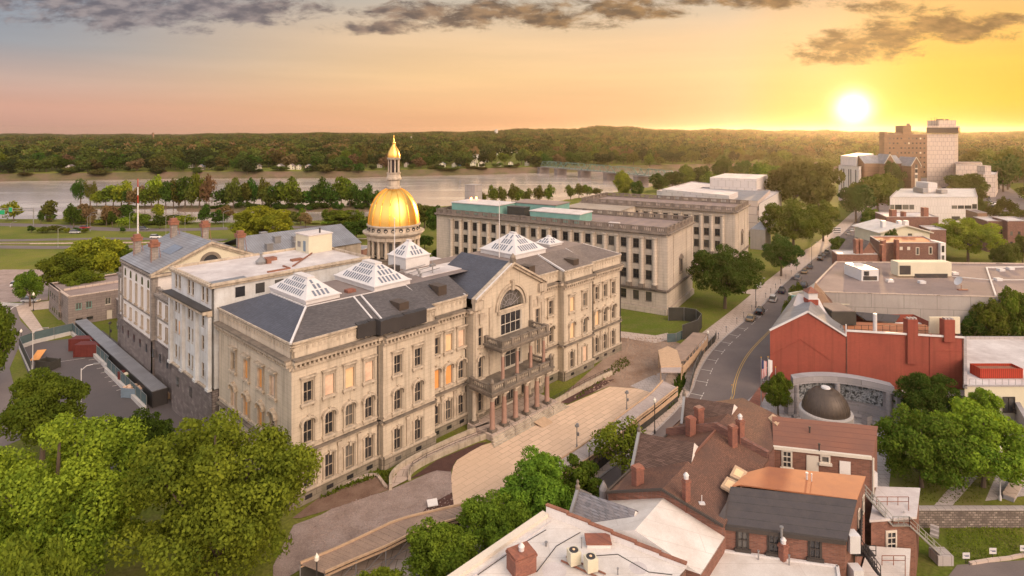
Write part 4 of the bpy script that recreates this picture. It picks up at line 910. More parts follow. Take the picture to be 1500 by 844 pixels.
# tall tower
D = 500
P = [atd(1358, D)[:2], atd(1399, D)[:2], atd(1403.5, D+32)[:2], (X_(1359, D+34), D+34)]
t = block('office_tower', 'tall beige tower with a dark window band under its flat top', P, 0, zt2 if False else zat(196.5, D), 'tan_conc', 'gravel', .3)
c = MB(); e = 1.6; x0, x1, yy = P[0][0], P[1][0], D; z0, z1 = zat(195, D), zat(187, D)
c.prism([(x0-e, D-e), (x1+e, D-e), (X_(1407, D+35), D+35), (X_(1357, D+36), D+36)], z0, z1, True, True); sub(t, c, 'window_band', 'glass')
c = MB(); c.prism([(x0-e-.2, D-e-.2), (x1+e+.2, D-e-.2), (X_(1407.2, D+35.2), D+35.2), (X_(1357, D+36.2), D+36.2)], z1, zat(184.5, D), True, True); sub(t, c, 'top_slab', 'tan_conc')
c = MB(); c.box(X_(1375, D+6), X_(1400.5, D+6), D+6, D+20, zat(185, D), zat(176, D)); sub(t, c, 'penthouse', 'tan_conc')
c = MB()
for px, h_ in ((1374, 5), (1379, 6), (1381.5, 6)): c.tube([(atd(px, D)[0], D+8, zat(184, D)), (atd(px, D)[0], D+8, zat(178-h_, D))], .12, 4)
for px in (1384, 1387, 1390, 1397): x = atd(px, D)[0]; c.box(x-.9, x+.9, D+7, D+9, zat(176, D), zat(174.3, D))
sub(t, c, 'roof_antennas', 'metal_d')
# low buildings right of the tower
t = block('parking_deck', 'long low grey concrete block right of the tall tower', [atd(1400, 470)[:2], atd(1439, 470)[:2], atd(1437, 510)[:2], atd(1400, 510)[:2]], 0, zat(241, 470), 'tan_conc', 'gravel', .4)
t = block('stone_hall', 'grey stone block with a small roof house right of the low concrete block', [atd(1440, 440)[:2], atd(1458, 440)[:2], atd(1462, 480)[:2], atd(1443, 480)[:2]], 0, zat(256, 440), 'tan_conc', 'roof_white', .4)
c = MB(); a = atd(1443, 450); c.box(a[0], a[0]+4.5, 450, 458, zat(257, 440), zat(243, 450)); sub(t, c, 'roof_house', 'tan_conc')
# brick church with twin gables
D = 400
ch = thing('brick_church', 'brick church hall with pale-edged gables and grey roofs in front of the apartment slab', 'church', (atd(1275, D)[0], D, 0), 0)
def gable(t, x0, x1, y0, y1, ze, zp, wall, roof, axis='y', trim=None, ov=.3):
    """gabled volume, ridge along y (axis y) or x"""
    c = MB(); c.box(x0, x1, y0, y1, 0, ze); sub(t, c, 'wall', wall)
    c = MB(); tb = MB(); mid = (x0+x1)/2 if axis == 'y' else (y0+y1)/2
    if axis == 'y':
        for y in (y0, y1): c.add([(x0, y, ze), (x1, y, ze), (mid, y, zp)], [(0, 1, 2)])
        rf = MB()
        for s_, xa in ((-1, x0-ov), (1, x1+ov)): rf.slab([(mid, y0-ov, zp+.15), (xa, y0-ov, ze), (xa, y1+ov, ze), (mid, y1+ov, zp+.15)], .2)
        for xa in (x0-ov, x1+ov): tb.tube([(xa, y0-ov, ze+.1), (mid, y0-ov, zp+.3)], .22, 4)
    else:
        for x in (x0, x1): c.add([(x, y0, ze), (x, y1, ze), (x, mid, zp)], [(0, 1, 2)])
        rf = MB()
        for ya in (y0-ov, y1+ov): rf.slab([(x0-ov, mid, zp+.15), (x0-ov, ya, ze), (x1+ov, ya, ze), (x1+ov, mid, zp+.15)], .2)
        for ya in (y0-ov, y1+ov): tb.tube([(x1+ov, ya, ze+.1), (x1+ov, mid, zp+.3)], .2, 4)
    sub(t, c, 'gable_wall', wall); sub(t, rf, 'roof', roof)
    if trim: sub(t, tb, 'trim', trim)
gable(ch, X_(1274, D), X_(1330, D), D+6, D+20, zat(240, D), zat(229, D), 'apt_brick', 'seam', 'x')
gable(ch, X_(1296, D), X_(1311, D), D, D+12, zat(240, D), zat(226.5, D), 'apt_brick', 'seam', 'y', 'frame_w')
gable(ch, X_(1329, D), X_(1343, D), D-4, D+12, zat(243, D), zat(230.5, D), 'apt_brick', 'seam', 'y', 'frame_w')
for z in (zat(243, D), zat(250, D), zat(258, D)): swin(ch, (X_(1334, D)-FR[ch][0], -4), (X_(1338, D)-FR[ch][0], -4), .9, z, 1.6, 2.4, 'glass', 'window', .3)
c = MB(); c.box(X_(1334.2, D), X_(1338, D), D-4.2, D-4.0, 8, zat(241, D)); sub(ch, c, 'pale_stone_bay', 'frame_w')
# big white modern building
D = 300
t = block('modern_gallery', 'large white flat-roofed building with ribbon windows across the street', [atd(1303.5, D)[:2], atd(1432, D)[:2], (X_(1432, D)+34, D+46), (X_(1303.5, D)+34, D+46)], 0, zat(289, D), 'white_conc', 'roof_white_b', .3)
x0, y0, _, _ = FR[t]; Wd = X_(1432, D)-x0
c = MB()
swb = lambda a, b, py0, py1: swin(t, (0, 0), (Wd, 0), (X_(a, D)+X_(b, D))/2-x0, (zat(py0, D)+zat(py1, D))/2, X_(b, D)-X_(a, D), abs(zat(py0, D)-zat(py1, D)), 'glass', 'ribbon_window', .04)
for a, b in ((1304, 1310), (1311, 1321), (1322, 1331), (1332, 1339)): swb(a, b, 300, 307)
for a, b in ((1394, 1402), (1403, 1412), (1413, 1423)): swb(a, b, 301, 306)
swb(1424, 1431, 299, 306); swb(1394, 1406, 317, 323); swb(1424, 1431, 316, 320)
c = MB(); c.box(X_(1360, D+22), X_(1373, D+22), D+22, D+32, zat(289, D), zat(268, D+22)); sub(t, c, 'roof_house', 'white_conc')
c = MB(); c.box(X_(1352, D+20), X_(1359, D+20), D+20, D+28, zat(289, D), zat(276, D+20)); c.box(X_(1375, D+20), X_(1384, D+20), D+18, D+27, zat(289, D), zat(278, D+20)); sub(t, c, 'roof_units', 'metal_g')
# big gravel-roof building
A, B, C_, D_ = [G(*p, 12)[:2] for p in ((1182, 428), (1462, 436), (1530, 387), (1225, 384))]
t = block('gravel_roof_building', 'broad flat grey gravel-roofed building with rooftop air handlers', [A, B, (B[0]+46, B[1]+8), C_, D_], 0, 12.1, 'concrete', 'gravel', .12, cap='walk', pw=.25)
c = MB()
for p in (((1286, 412), (1262, 412)),): pass
a = G(1262, 412, 12); b = G(1287, 412, 12)
c.box(a[0], b[0], a[1], a[1]+7.5, 12, 14.8); o = sub(t, c, 'air_handler', 'metal_w'); c = MB(); c.box(a[0]+.4, b[0]-.4, a[1]-.06, a[1]+.02, 12.2, 13.2); c.cyl(a[0]+1.2, a[1]+.3, .7, 13.4, 14.4, 10); sub(t, c, 'intake_grille', 'metal_d')
a = G(1316, 407, 12); b = G(1394, 407, 12)
c = MB(); c.box(a[0], b[0], a[1], a[1]+3, 12.4, 15.8); sub(t, c, 'long_air_handler', 'cream'); c = MB(); c.box(a[0]+.3, a[0]+3, a[1]-.07, a[1], 12.8, 15); c.box(a[0]+4, b[0]-1, a[1]-.05, a[1]+.2, 12.0, 13.0); sub(t, c, 'intake_grille', 'metal_d')
for px, py in ((1303, 413), (1350, 415), (1398, 402), (1466, 397), (1462, 411), (1480, 395)):
    a = G(px, py, 12); c = MB(); c.box(a[0]-.7, a[0]+.7, a[1]-.6, a[1]+.6, 12, 12.6); sub(t, c, 'roof_curb', 'metal_w')
c = MB(); P_ = [G(px, py, 12.15) for px, py in ((1499, 391), (1445, 392), (1459, 434))]; c.tube(P_, .22, 4); P_ = [G(px, py, 12.15) for px, py in ((1395, 405), (1450, 410), (1500, 410))]; c.tube(P_, .12, 4); sub(t, c, 'white_pipe', 'metal_w')
a = G(1408, 425, 12); c = MB(); c.tube([a, (a[0], a[1], 13.2)], .08, 5); c.box(a[0]-.8, a[0]+1.4, a[1]-.3, a[1]+.3, 12, 12.2); sub(t, c, 'dish_stand', 'rust')
c = MB(); c.lathe(0, 0, [(.02, 0), (.6, .08), (1.1, .35)], 16); c.v = [(x*.5-z*.8, y, x*.85+z*.4) for x, y, z in c.v]; c.mv(a[0]-.4, a[1], 14); sub(t, c, 'satellite_dish', 'metal_w')
# cream bay building and courtyard between red building and gravel roof
A = G(1154, 452, 6); 
t = block('cream_bay_building', 'cream and green topped bay between the red building and the gravel roof', [G(1155, 430, 9.5)[:2], G(1178, 446, 9.5)[:2], G(1252, 446, 9.5)[:2], G(1246, 436, 9.5)[:2], G(1185, 425, 9.5)[:2]], 0, 9.5, 'cream', 'roof_tar', .8, cap='cream')
for px in (1173, 1224):
    a = G(px, 445, 9); c = MB(); c.box(a[0]-1.1, a[0]+1.1, a[1], a[1]+2.2, 0, 10.4); sub(t, c, 'green_panel', 'teal')
# red painted brick building
D = 112.0
rx0, rx1 = X_(1128, D), X_(1411.5, D); vx = X_(1239, D); pk = X_(1183, D)
t = thing('red_brick_building', 'red painted brick building with gable end, cupola and tall flat chimneys beside the street', 'building', (rx0, D, 0), 0)
rd = t
c = MB(); zt_ = lambda py: zat(py, D)
c.face((rx0, D, 0), (vx, D, 0), (vx, D, zt_(492)), (pk, D, zt_(457)), (rx0, D, zt_(484)))
c.face((vx, D, 0), (rx1, D, 0), (rx1, D, zt_(494)), (vx, D, zt_(484)))
c.box(rx0+14.5, vx+8, D+21.8, D+22, 0, 11); c.face((rx0+14.5, D+22, 0), (rx0, D, 0), (rx0, D, zt_(484)), (rx0+14.5, D+22, zt_(484)))
c.face((rx1, D, 0), (rx1, D+14, 0), (rx1, D+14, zt_(494)), (rx1, D, zt_(494))); c.face((rx1, D+14, 0), (vx, D+14, 0), (vx, D+14, zt_(494)), (rx1, D+14, zt_(494)))
sub(t, c, 'wall', 'red_paint')
rk = 14.5
c = MB(); c.slab([(pk, D-.1, zt_(457)), (rx0-.2, D-.1, zt_(484)), (rx0+14.5, D+22, zt_(484)), (pk+12.5, D+22, zt_(457))], .2); c.slab([(pk, D-.1, zt_(457)), (vx, D-.1, zt_(492)), (vx+4, D+9, zt_(492)), (pk+5.2, D+9, zt_(457))], .2); sub(t, c, 'gable_roof', 'seam')
c = MB(); c.slab([(pk+5.2, D+9.05, zt_(457)), (pk+12.5, D+22, zt_(457)), (vx+9, D+22, zt_(488)), (vx+4, D+9.05, zt_(490))], .2); sub(t, c, 'shingle_roof', 'shingle')
c = MB(); c.face((vx-6.5, D+8.6, zt_(473)-.2), (vx, D+8.6, zt_(488)-1), (vx, D+8.6, zt_(463)), (vx-5.4, D+8.6, zt_(463)+.3)); 
c = MB(); c.slab([(vx-5.6, D+9, 13.1), (vx-.1, D+4.5, 10.7), (vx-.1, D+9.6, 14.2), (vx-4.2, D+10, 15.2)], .2); sub(t, c, 'pale_dormer_roof', 'roof_white')
c = MB()
for a, b in (((rx0-.15, zt_(484)), (pk, zt_(456.5))), ((pk, zt_(456.5)), (vx, zt_(492)))): c.tube([(a[0], D-.12, a[1]+.05), (b[0], D-.12, b[1]+.05)], .2, 4)
c.tube([(vx, D-.1, zt_(484)), (rx1, D-.1, zt_(494))], .22, 4); c.tube([(vx, D-.1, zt_(491)), (vx, D+8, zt_(491))], .15, 4); c.tube([(vx, D-.05, zt_(492)), (vx, D-.05, zt_(475))], .12, 4); sub(t, c, 'coping', 'metal_w')
a = G(1190.5, 460, 0); cx_, cy_ = pk+4.6, D+8
c = MB(); c.box(cx_-1, cx_+1, cy_-1, cy_+1, zt_(457)-.8, zt_(457)+.3); sub(t, c, 'cupola_base', 'red_paint')
c = MB(); c.box(cx_-.9, cx_+.9, cy_-.9, cy_+.9, zt_(457)+.3, zt_(457)+1.6); sub(t, c, 'cupola', 'metal_w')
c = MB(); z_ = zt_(457)+1.6; c.add([(cx_-1.2, cy_-1.2, z_), (cx_+1.2, cy_-1.2, z_), (cx_+1.2, cy_+1.2, z_), (cx_-1.2, cy_+1.2, z_), (cx_, cy_, z_+1.1)], [(0, 1, 4), (1, 2, 4), (2, 3, 4), (3, 0, 4)]); sub(t, c, 'cupola_roof', 'brick_c')
for x0, x1, top_, bot in ((1327.5, 1342.5, 467.5, 532), (1381, 1396.5, 468, 500)):
    c = MB(); c.box(X_(x0, D), X_(x1, D), D-.45, D+.9, zt_(bot), zt_(top_)); sub(t, c, 'chimney', 'red_paint')
    c = MB()
    for k in range(3): xx = X_(x0, D)+.5+.6*k; c.box(xx-.18, xx+.18, D-.2, D+.6, zt_(top_), zt_(top_)+.25)
    sub(t, c, 'chimney_pots', 'walk_g')
c = MB(); c.box(X_(1361.5, D), X_(1364.5, D), D-.1, D+.05, 0, zt_(489)); c.box(X_(1364, D), X_(1411, D), D-.07, D+.05, zt_(514.5), zt_(513)); sub(t, c, 'brick_band', 'red_paint')
c = MB()
for a, b in ((G(1128.5, 519, 0), 0),): pass
for (xa, za), (xb, zb_) in (((X_(1128.6, D), zt_(520)), (X_(1173, D), zt_(497))), ((X_(1173, D), zt_(497)), (X_(1216, D), zt_(527)))): c.tube([(xa, D-.02, za), (xb, D-.02, zb_)], .09, 4)
sub(t, c, 'old_gable_line', 'red_paint')
c = MB(); c.tube([(X_(1240, D), D-.08, .3), (X_(1240, D), D-.08, zt_(492))], .07, 6); c.tube([(X_(1410, D), D-.08, .3), (X_(1410, D), D-.08, zt_(496))], .07, 6); sub(t, c, 'downpipes', 'brick_d')
# roof terrace with railings behind the parapet
c = MB(); c.slab([(vx, D+.2, zt_(492)), (rx1-1, D+.2, zt_(498)), (rx1-1, D+9, zt_(498)), (vx, D+9, zt_(492))], .2); sub(t, c, 'terrace', 'orange_roof')  # orange evening light on the deck is put into the roofing colour
c = MB(); c.slab([(vx+9, D+9, zt_(492)+.2), (X_(1356, D), D+9, zt_(496)+.2), (X_(1356, D)+4, D+13.6, zt_(496)+.2), (vx+9, D+13.6, zt_(490)+.2)], .2); sub(t, c, 'black_roof', 'black_roof')
c = MB(); c.box(vx+.6, vx+5.4, D+6, D+12, 10, 12.6); sub(t, c, 'dark_roof_house', 'tarp'); c = MB(); c.box(vx+.8, vx+5.2, D+6.2, D+11.8, 12.6, 12.75); sub(t, c, 'roof_house_top', 'roof_tar')
c = MB(); c.box(rx1-4.8, rx1+1.0, D+2.2, D+2.5, 9.6, zt_(470)); sub(t, c, 'cream_screen_wall', 'cream')  # plain cream wall panel at the terrace end
c = MB(); z0 = zt_(494)
for k in range(15): x = vx+.6+(rx1-vx-3)*k/14; c.tube([(x, D+3, z0-.6), (x, D+3, z0+1.3)], .04, 4)
for z in (z0+1.3, z0+.5): c.tube([(vx+.6, D+3, z), (rx1-2.4, D+3, z-.3)], .04, 4)
sub(t, c, 'railing', 'metal_d')
c = MB(); c.tube([(vx+6.4, D+1.6, 10), (vx+6.4, D+1.6, 13.6)], .35, 8); sub(t, c, 'flue', 'metal_w')
# yard building with a red container at the right edge
P = [atd(1413, 100)[:2], atd(1520, 100)[:2], atd(1520, 124)[:2], atd(1413, 124)[:2]]
t = block('cream_yard_building', 'low cream building with pale roof deck beside the red building', P, 0, 5.6, 'cream', 'roof_white', .35)
x0, y0, _, _ = FR[t]; win(t, (0, 0), (20, 0), 7.3, 2.6, 2.0, 2.6, 'plain', 'glass', frame='frame_d', nv=1, nh=0, depth=.0)
c = MB()
for k in range(14): x = P[0][0]+1+k*1.1; c.tube([(x, 100.3, 5.7), (x, 100.3, 6.7)], .03, 4)
c.tube([(P[0][0]+1, 100.3, 6.7), (P[1][0], 100.3, 6.7)], .03, 4); sub(t, c, 'railing', 'metal_g')
c = MB(); c.box(P[0][0], P[1][0], 123.4, 124.2, 5, 8.6); sub(t, c, 'back_wall', 'white_wall')
x0 = X_(1436, 104); ct = thing('red_container', 'bright red open container on the cream roof deck', 'container', (x0, 104, 5.27), 0)
c = MB(); 
for q in ((0, 7.4, 0, .1, 0, 1.7), (0, 7.4, 2.3, 2.4, 0, 1.7), (0, .1, .1, 2.3, 0, 1.7), (7.3, 7.4, .1, 2.3, 0, 1.7), (.1, 7.3, .1, 2.3, 0, .1)): c.box(*q)
c.build('body', 'cont_red', ct); c = MB(); c.box(.1, 7.3, .1, 2.3, .3, 1.3); c.build('load', 'rust', ct)
cw = thing('curved_grey_wall', 'grey curved retaining wall with small square openings by the memorial park', 'wall', (X_(1474, 93), 93, 0), 0)
c = MB(); pts = [G(1473, 598, 0), G(1485, 612, 0), G(1500, 640, 0), G(1520, 680, 0)]
for k in range(3):
    a, b = pts[k], pts[k+1]; c.prism([(a[0], a[1]), (b[0], b[1]), (b[0]+.8, b[1]), (a[0]+.8, a[1])], 0, 3.0)
sub(cw, c, 'wall', 'mem'); c = MB()
a, b = pts[0], pts[1]
for f in (.35, 1.4): x, y = a[0]+(b[0]-a[0])*f, a[1]+(b[1]-a[1])*f; c.box(x-.5, x+.2, y-.35, y+.35, 1.4, 2.1)
sub(cw, c, 'wall_opening', 'metal_d')
# ---- houses of the street behind the gravel roof
def far_house(nm, label, px0, px1, d, depth, py_top, wall, roof, par=.3, **kw):
    return block(nm, label, [atd(px0, d)[:2], atd(px1, d)[:2], (X_(px1, d)+depth*.3, d+depth), (X_(px0, d)+depth*.3, d+depth)], 0, zat(py_top, d), wall, roof, par, **kw)
D = 186; t = far_house('brick_row_house', 'dark red brick building with brown metal roof and white bay window end', 1291, 1374, D, 12, 356, 'brick_d', 'orange_roof', .1)
x0, y0, _, _ = FR[t]; Wd = X_(1374, D)-x0
for px in (1320, 1331): swin(t, (0, 0), (Wd, 0), X_(px, D)-x0, zat(364, D), .9, 1.0, 'frame_w')
for px, py in ((1344, 368), (1363, 367)): swin(t, (0, 0), (Wd, 0), X_(px, D)-x0, zat(py, D), 1.1, 2.4, 'frame_w'); swin(t, (0, 0), (Wd, 0), X_(px, D)-x0, zat(py, D), .7, 2.0, 'glass', 'window', .1)
c = MB(); c.box(X_(1374.5, D), X_(1382, D), D-1, D+4, 0, zat(355, D)); sub(t, c, 'white_bay', 'white_wall')
for z in (zat(364, D), zat(378, D)): swin(t, (0, -1), (Wd, -1), X_(1378, D)-x0, z, .8, 2.0)
for px, w in ((1307, 4), (1287, 5)): c = MB(); c.box(X_(px, D), X_(px+w, D), D-2, D-.6, 0, zat(350, D)); sub(t, c, 'chimney', 'brick_c')
c = MB(); c.slab([G(1300, 362, 10), G(1312, 364, 10), G(1344, 383, 7.5), G(1322, 383, 7.5)], .2); sub(t, c, 'green_slope_roof', 'slate_w')
D = 172; t = thing('brick_gable_house', 'small red brick gabled house with two tall chimneys behind the gravel roof', 'house', (X_(1258, D), D, 0), 0)
gable(t, X_(1257, D), X_(1290, D), D, D+10, zat(378, D), zat(354, D), 'brick', 'slate_w', 'y', None)
for px in (1251, 1257, 1289): c = MB(); c.box(X_(px, D), X_(px+4, D), D-1, D+.4, 0, zat(350 if px < 1280 else 358, D)); c.box(X_(px, D)-.15, X_(px+4, D)+.15, D-1.1, D+.5, zat(352, D)-.2, zat(352, D)); sub(t, c, 'chimney', 'brick_c')
D = 160
t = far_house('white_roof_house', 'low house with wrinkled white roof just behind the gravel roof', 1226, 1285, 170, 6, 373, 'brick', 'roof_white_b', .05)
D = 212; t = thing('cream_gable_house', 'cream house with shallow white gable roof and small vents', 'house', (X_(1289, D), D, 0), 0)
gable(t, X_(1290, D), X_(1362, D), D, D+16, zat(341, D), zat(331, D), 'cream', 'roof_white_b', 'y', 'frame_w', .8)
swin(t, (0, 0), (10, 0), X_(1333, D)-X_(1289, D), zat(345, D), 1.5, 1.4); swin(t, (0, 0), (10, 0), X_(1345, D)-X_(1289, D), zat(345, D), 3, 1.8, 'frame_w')
for px in (1303, 1327, 1337): c = MB(); c.box(X_(px, D), X_(px, D)+1.3, D+4, D+5.5, zat(341, D), zat(326, D)); sub(t, c, 'roof_vent', 'metal_w')
D = 235; t = far_house('chimney_row_house', 'brick row house with white roof and three stout chimneys', 1298, 1375, D, 14, 318, 'brick_d', 'roof_white', .3)
for px, w, py in ((1309, 7, 308), (1326, 4, 311), (1356, 7, 305)): c = MB(); c.box(X_(px, D), X_(px+w, D), D+1, D+3, zat(320, D), zat(py, D)); sub(t, c, 'chimney', 'brick_c')
far_house('side_wing_house', 'low brick wing with a white roof beside the large leafy tree', 1362, 1386, 218, 10, 337, 'brick_d', 'roof_white', .3)
far_house('right_row_house', 'brick row house with white roof near the right edge, nearer of two', 1446, 1472, 240, 12, 324, 'brick_d', 'roof_white', .3, wins=[(0, 1, 3, (8, 4), 1, 1.6, 'glass')])
far_house('right_row_house', 'brick row house with white roof cut by the right edge of the photo', 1476, 1510, 236, 12, 324, 'brick_d', 'roof_white', .3, wins=[(0, 1, 3, (8, 4), 1, 1.6, 'glass')])
far_house('street_shop', 'small gable-topped shop building between the brick row and the street trees', 1432, 1446, 275, 12, 312, 'apt_brick', 'gravel', .2)
far_house('dark_red_wall_building', 'low dark red building with grey roof left of the gold dome', 441, 532, 196, 7, 366, 'brick_d', 'seam', .1)
far_house('grey_roof_wing', 'low wing with ridged grey metal roof behind the stair penthouse', 400, 470, 182, 12, 372, 'stone_l', 'seam', .1)
# ================================================================ memorial: domed ring of columns and curved mural wall
mx, my = X_(1209.5, 94), 94.0
t = thing('memorial_rotunda', 'small brown ribbed dome on a pale granite ring in the memorial court', 'memorial', (mx, my, 0), 0)
for k in range(8):
    a = 2*pi*(k+.5)/8; c = MB(); c.cyl(3.3*cos(a), 3.3*sin(a), .32, 0, 3.3, 10); c.build('column', 'mem_l', t)
c = MB(); c.lathe(0, 0, [(2.9, 3.3), (3.8, 3.3), (3.85, 4.3), (3.75, 4.5), (3.3, 4.5), (3.3, 4.2)], 40); c.build('granite_ring', 'mem_l', t)
prof = [(3.42*cos(pi/2*k/12)**.95, 4.2+3.75*sin(pi/2*k/12)) for k in range(12)]+[(.5, 7.93)]
c = MB(); c.lathe(0, 0, prof, 48); o = c.build('dome', 'copper', t, smooth=True)
for k in range(36):
    a = 2*pi*k/36; c = MB(); c.tube([((r+.01)*cos(a), (r+.01)*sin(a), z) for r, z in prof[:-1:2]]+[(prof[-1][0]*cos(a), prof[-1][0]*sin(a), prof[-1][1])], .045, 4); c.build('rib', 'copper', o)
c = MB(); c.lathe(0, 0, [(.01, 8.12), (.62, 8.1), (.7, 7.9)], 16); c.build('dome_cap', 'metal_w', t)
A, B = (X_(1160, 101.8), 101.8), (X_(1307, 98.5), 98.5)
mid = ((A[0]+B[0])/2, (A[1]+B[1])/2); ch_ = hypot(B[0]-A[0], B[1]-A[1]); ux, uy = (B[0]-A[0])/ch_, (B[1]-A[1])/ch_; sag = 2.6
def arcp(f, off=0):
    s_ = (f-.5)*2; x = mid[0]+ux*s_*ch_/2; y = mid[1]+uy*s_*ch_/2; e = sag*(1-s_*s_)+off; return (x-uy*e, y+ux*e)
t = thing('memorial_mural_wall', 'curved grey granite colonnade wall with two long dark photo murals', 'memorial', (mid[0], mid[1], 0), 0)
def arcslab(f0, f1, o0, o1, z0, z1, n, nm, m, par=None):
    c = MB()
    for k in range(n):
        a, b = f0+(f1-f0)*k/n, f0+(f1-f0)*(k+1)/n; c.prism([arcp(a, o0), arcp(b, o0), arcp(b, o1), arcp(a, o1)], z0, z1, True, True)
    return sub(t, c, nm, m)
arcslab(0, 1, -.9, .9, 5.3, 6.5, 14, 'beam', 'mem'); arcslab(-.02, 1.04, .35, .9, 0, 5.3, 14, 'back_wall', 'mem'); arcslab(0, 1.02, -1.4, .9, 0, .35, 14, 'plinth', 'mem'); arcslab(.06, .97, .0, .36, .35, 1.9, 14, 'granite_bench', 'mem')
for f in (.04, .5, .965):
    c = MB(); p = arcp(f, -.5); c.cyl(p[0], p[1], .45, .35, 5.3, 14); sub(t, c, 'column', 'mem')
for f in (-.03, 1.04): c = MB(); p = arcp(f, .3); c.box(p[0]-.5, p[0]+.5, p[1]-.8, p[1]+.8, 0, 5.0); sub(t, c, 'end_pier', 'mem')
m, nt, b, out = new_mat('mural_photo_panels'); tc = N(nt, 'ShaderNodeTexCoord').outputs['Object']
v1 = N(nt, 'ShaderNodeTexVoronoi'); L(nt, tc, v1.inputs['Vector']); v1.inputs['Scale'].default_value = 1.6
n1 = N(nt, 'ShaderNodeTexNoise'); L(nt, tc, n1.inputs['Vector']); n1.inputs['Scale'].default_value = 1.8; n1.inputs['Detail'].default_value = 6; n1.inputs['Distortion'].default_value = 1.5
L(nt, ramp(nt, mth(nt, 'ADD', mth(nt, 'MULTIPLY', v1.outputs['Distance'], .35), mth(nt, 'MULTIPLY', n1.outputs[0], .85)), [(.45, (.02, .025, .03)), (.58, (.12, .13, .14)), (.66, (.40, .42, .44)), (.75, (.12, .13, .15))]), b.inputs['Base Color'])
b.inputs['Roughness'].default_value = .35; M['mural'] = m
for f0, f1 in ((.08, .46), (.54, .93)): arcslab(f0, f1, .24, .36, 2.3, 4.9, 8, 'mural', 'mural')
# ================================================================ row of town houses in the foreground
av = np.array((9.5, 12.0)); 
def V(p, k, z=None): return (p[0]+av[0]*k, p[1]+av[1]*k) + (() if z is None else (z,))
FE, RD, RE = G(891, 720, 9)[:2], G(971.6, 717, 10.8)[:2], G(1061.6, 769, 9)[:2]
GB = -2.4
def volume(t, P, Z, wall, nm='wall', z0=GB): c = MB(); c.prism(list(P), z0, 0, False, False, list(Z)); return sub(t, c, nm, wall)
def pxw(t, a, b, px, zc, w, h, **kw):
    """window of thing t on the wall a->b at a photograph column"""
    x0, y0, zb, _ = FR[t]; l = hypot(b[0]-a[0], b[1]-a[1]); dx, dy = (b[0]-a[0])/l, (b[1]-a[1])/l; k = (px-750)/FOC
    tt = (k*a[1]-a[0])/(dx-k*dy)
    return win(t, (a[0]-x0, a[1]-y0), (b[0]-x0, b[1]-y0), tt, zc-zb, w, h, **kw)
def chimney(t, px0, px1, yt, yb, z, m='brick_c', pots=0):
    c0 = G((px0+px1)/2, yb, z); d = c0[1]; w = (px1-px0)*d/FOC/1.25; ht = (yb-yt)*d/FOC*.95
    c = MB(); c.box(-w/2, w/2, -w*.4, w*.4, -1.2, ht-.35); c.box(-w/2-.07, w/2+.07, -w*.4-.07, w*.4+.07, ht-.35, ht-.15); c.box(-w/2, w/2, -w*.4, w*.4, ht-.15, ht); c.rot(.5).mv(c0[0], c0[1]+w*.3, z)
    o = sub(t, c, 'chimney', m)
    if pots: c = MB(); c.lathe(c0[0], c0[1]+w*.3, [(.25, z+ht), (.25, z+ht+.3), (.3, z+ht+.35), (.12, z+ht+.6), (.02, z+ht+.65)], 10); sub(t, c, 'chimney_cowl', 'metal_w')
    return o
def tinyroof(t, px, py, z, r=.12, h=.6, m='metal_g', nm='vent_pipe'): g = G(px, py, z); c = MB(); c.cyl(g[0], g[1], r, z-.3, z+h, 8); c.cyl(g[0], g[1], r*1.6, z+h, z+h+.1, 8); sub(t, c, nm, m)
def velux(t, pts, z, dz, m='metal_w'):
    P = [G(px, py, z+i*dz) for i, (px, py) in enumerate(pts)]
    c = MB(); c.slab(P, .22); o = sub(t, c, 'roof_skylight', 'wood_y'); mx = sum(p[0] for p in P)/4; my = sum(p[1] for p in P)/4; mz = sum(p[2] for p in P)/4
    c = MB(); c.face(*[(mx+(p[0]-mx)*.6, my+(p[1]-my)*.6, mz+(p[2]-mz)*.6+.02) for p in P]); x0, y0, z0, _ = FR[t]; c.mv(-x0, -y0, -z0); c.build('skylight_pane', 'ply', o)
# --- A: white flat roof nearest the camera
A0 = (3.46, 61.0); A1 = (15.5, 53.6); A2 = (-9.5, 47.7); A3 = (3.0, 40.5)
t = thing('white_roof_house', 'nearest town house with wide white flat roof, stepped parapet and two condensers', 'house', (A0[0], A0[1], GB), 0)
volume(t, [A0, A1, A3, A2], [9, 9, 9, 9], 'brick'); c = MB(); c.prism([A0, A1, A3, A2], 8.7, 9.0); sub(t, c, 'roof', 'roof_white_b')
c = MB(); w_ = MB(); n = 6; l = hypot(A1[0]-A0[0], A1[1]-A0[1])
for k in range(n):
    z = 10.0-.13*k; along(A0, A1, w_, .0, 9.0, z, l*k/n, l*(k+1)/n, .3); along(A0, A1, c, .06, z, z+.12, l*k/n-.05, l*(k+1)/n+.05, .36)
sub(t, w_, 'stepped_parapet', 'white_wall'); sub(t, c, 'red_coping', 'rust')
c = MB(); along(A2, A0, c, .3, 8.9, 9.35, inn=.45); sub(t, c, 'front_gutter', 'frame_w')
c = MB(); along((A2[0]+.9, A2[1]-.4), (A0[0]+.5, A0[1]-.9), c, .0, 9.0, 9.06, inn=.12); sub(t, c, 'roof_seam', 'roof_white')
chimney(t, 742, 786, 812, 843, 9.0, 'brick_c', 1)
h_ = G(876, 797, 9.0); c = MB(); c.box(h_[0]-1.1, h_[0]+1.1, h_[1]-.6, h_[1]+.7, 8.9, 9.35); sub(t, c, 'hatch_curb', 'white_wall'); c = MB(); c.box(h_[0]-1.2, h_[0]+1.2, h_[1]-.7, h_[1]+.8, 9.35, 9.5); sub(t, c, 'red_hatch', 'brick_c')
c = MB(); g0, g1 = G(822, 822, 9.1), G(880, 848, 9.1)
for e in (0, .5): c.tube([(g0[0]+e, g0[1]+e, 9.15), (g1[0]+e, g1[1]+e, 9.15)], .08, 4)
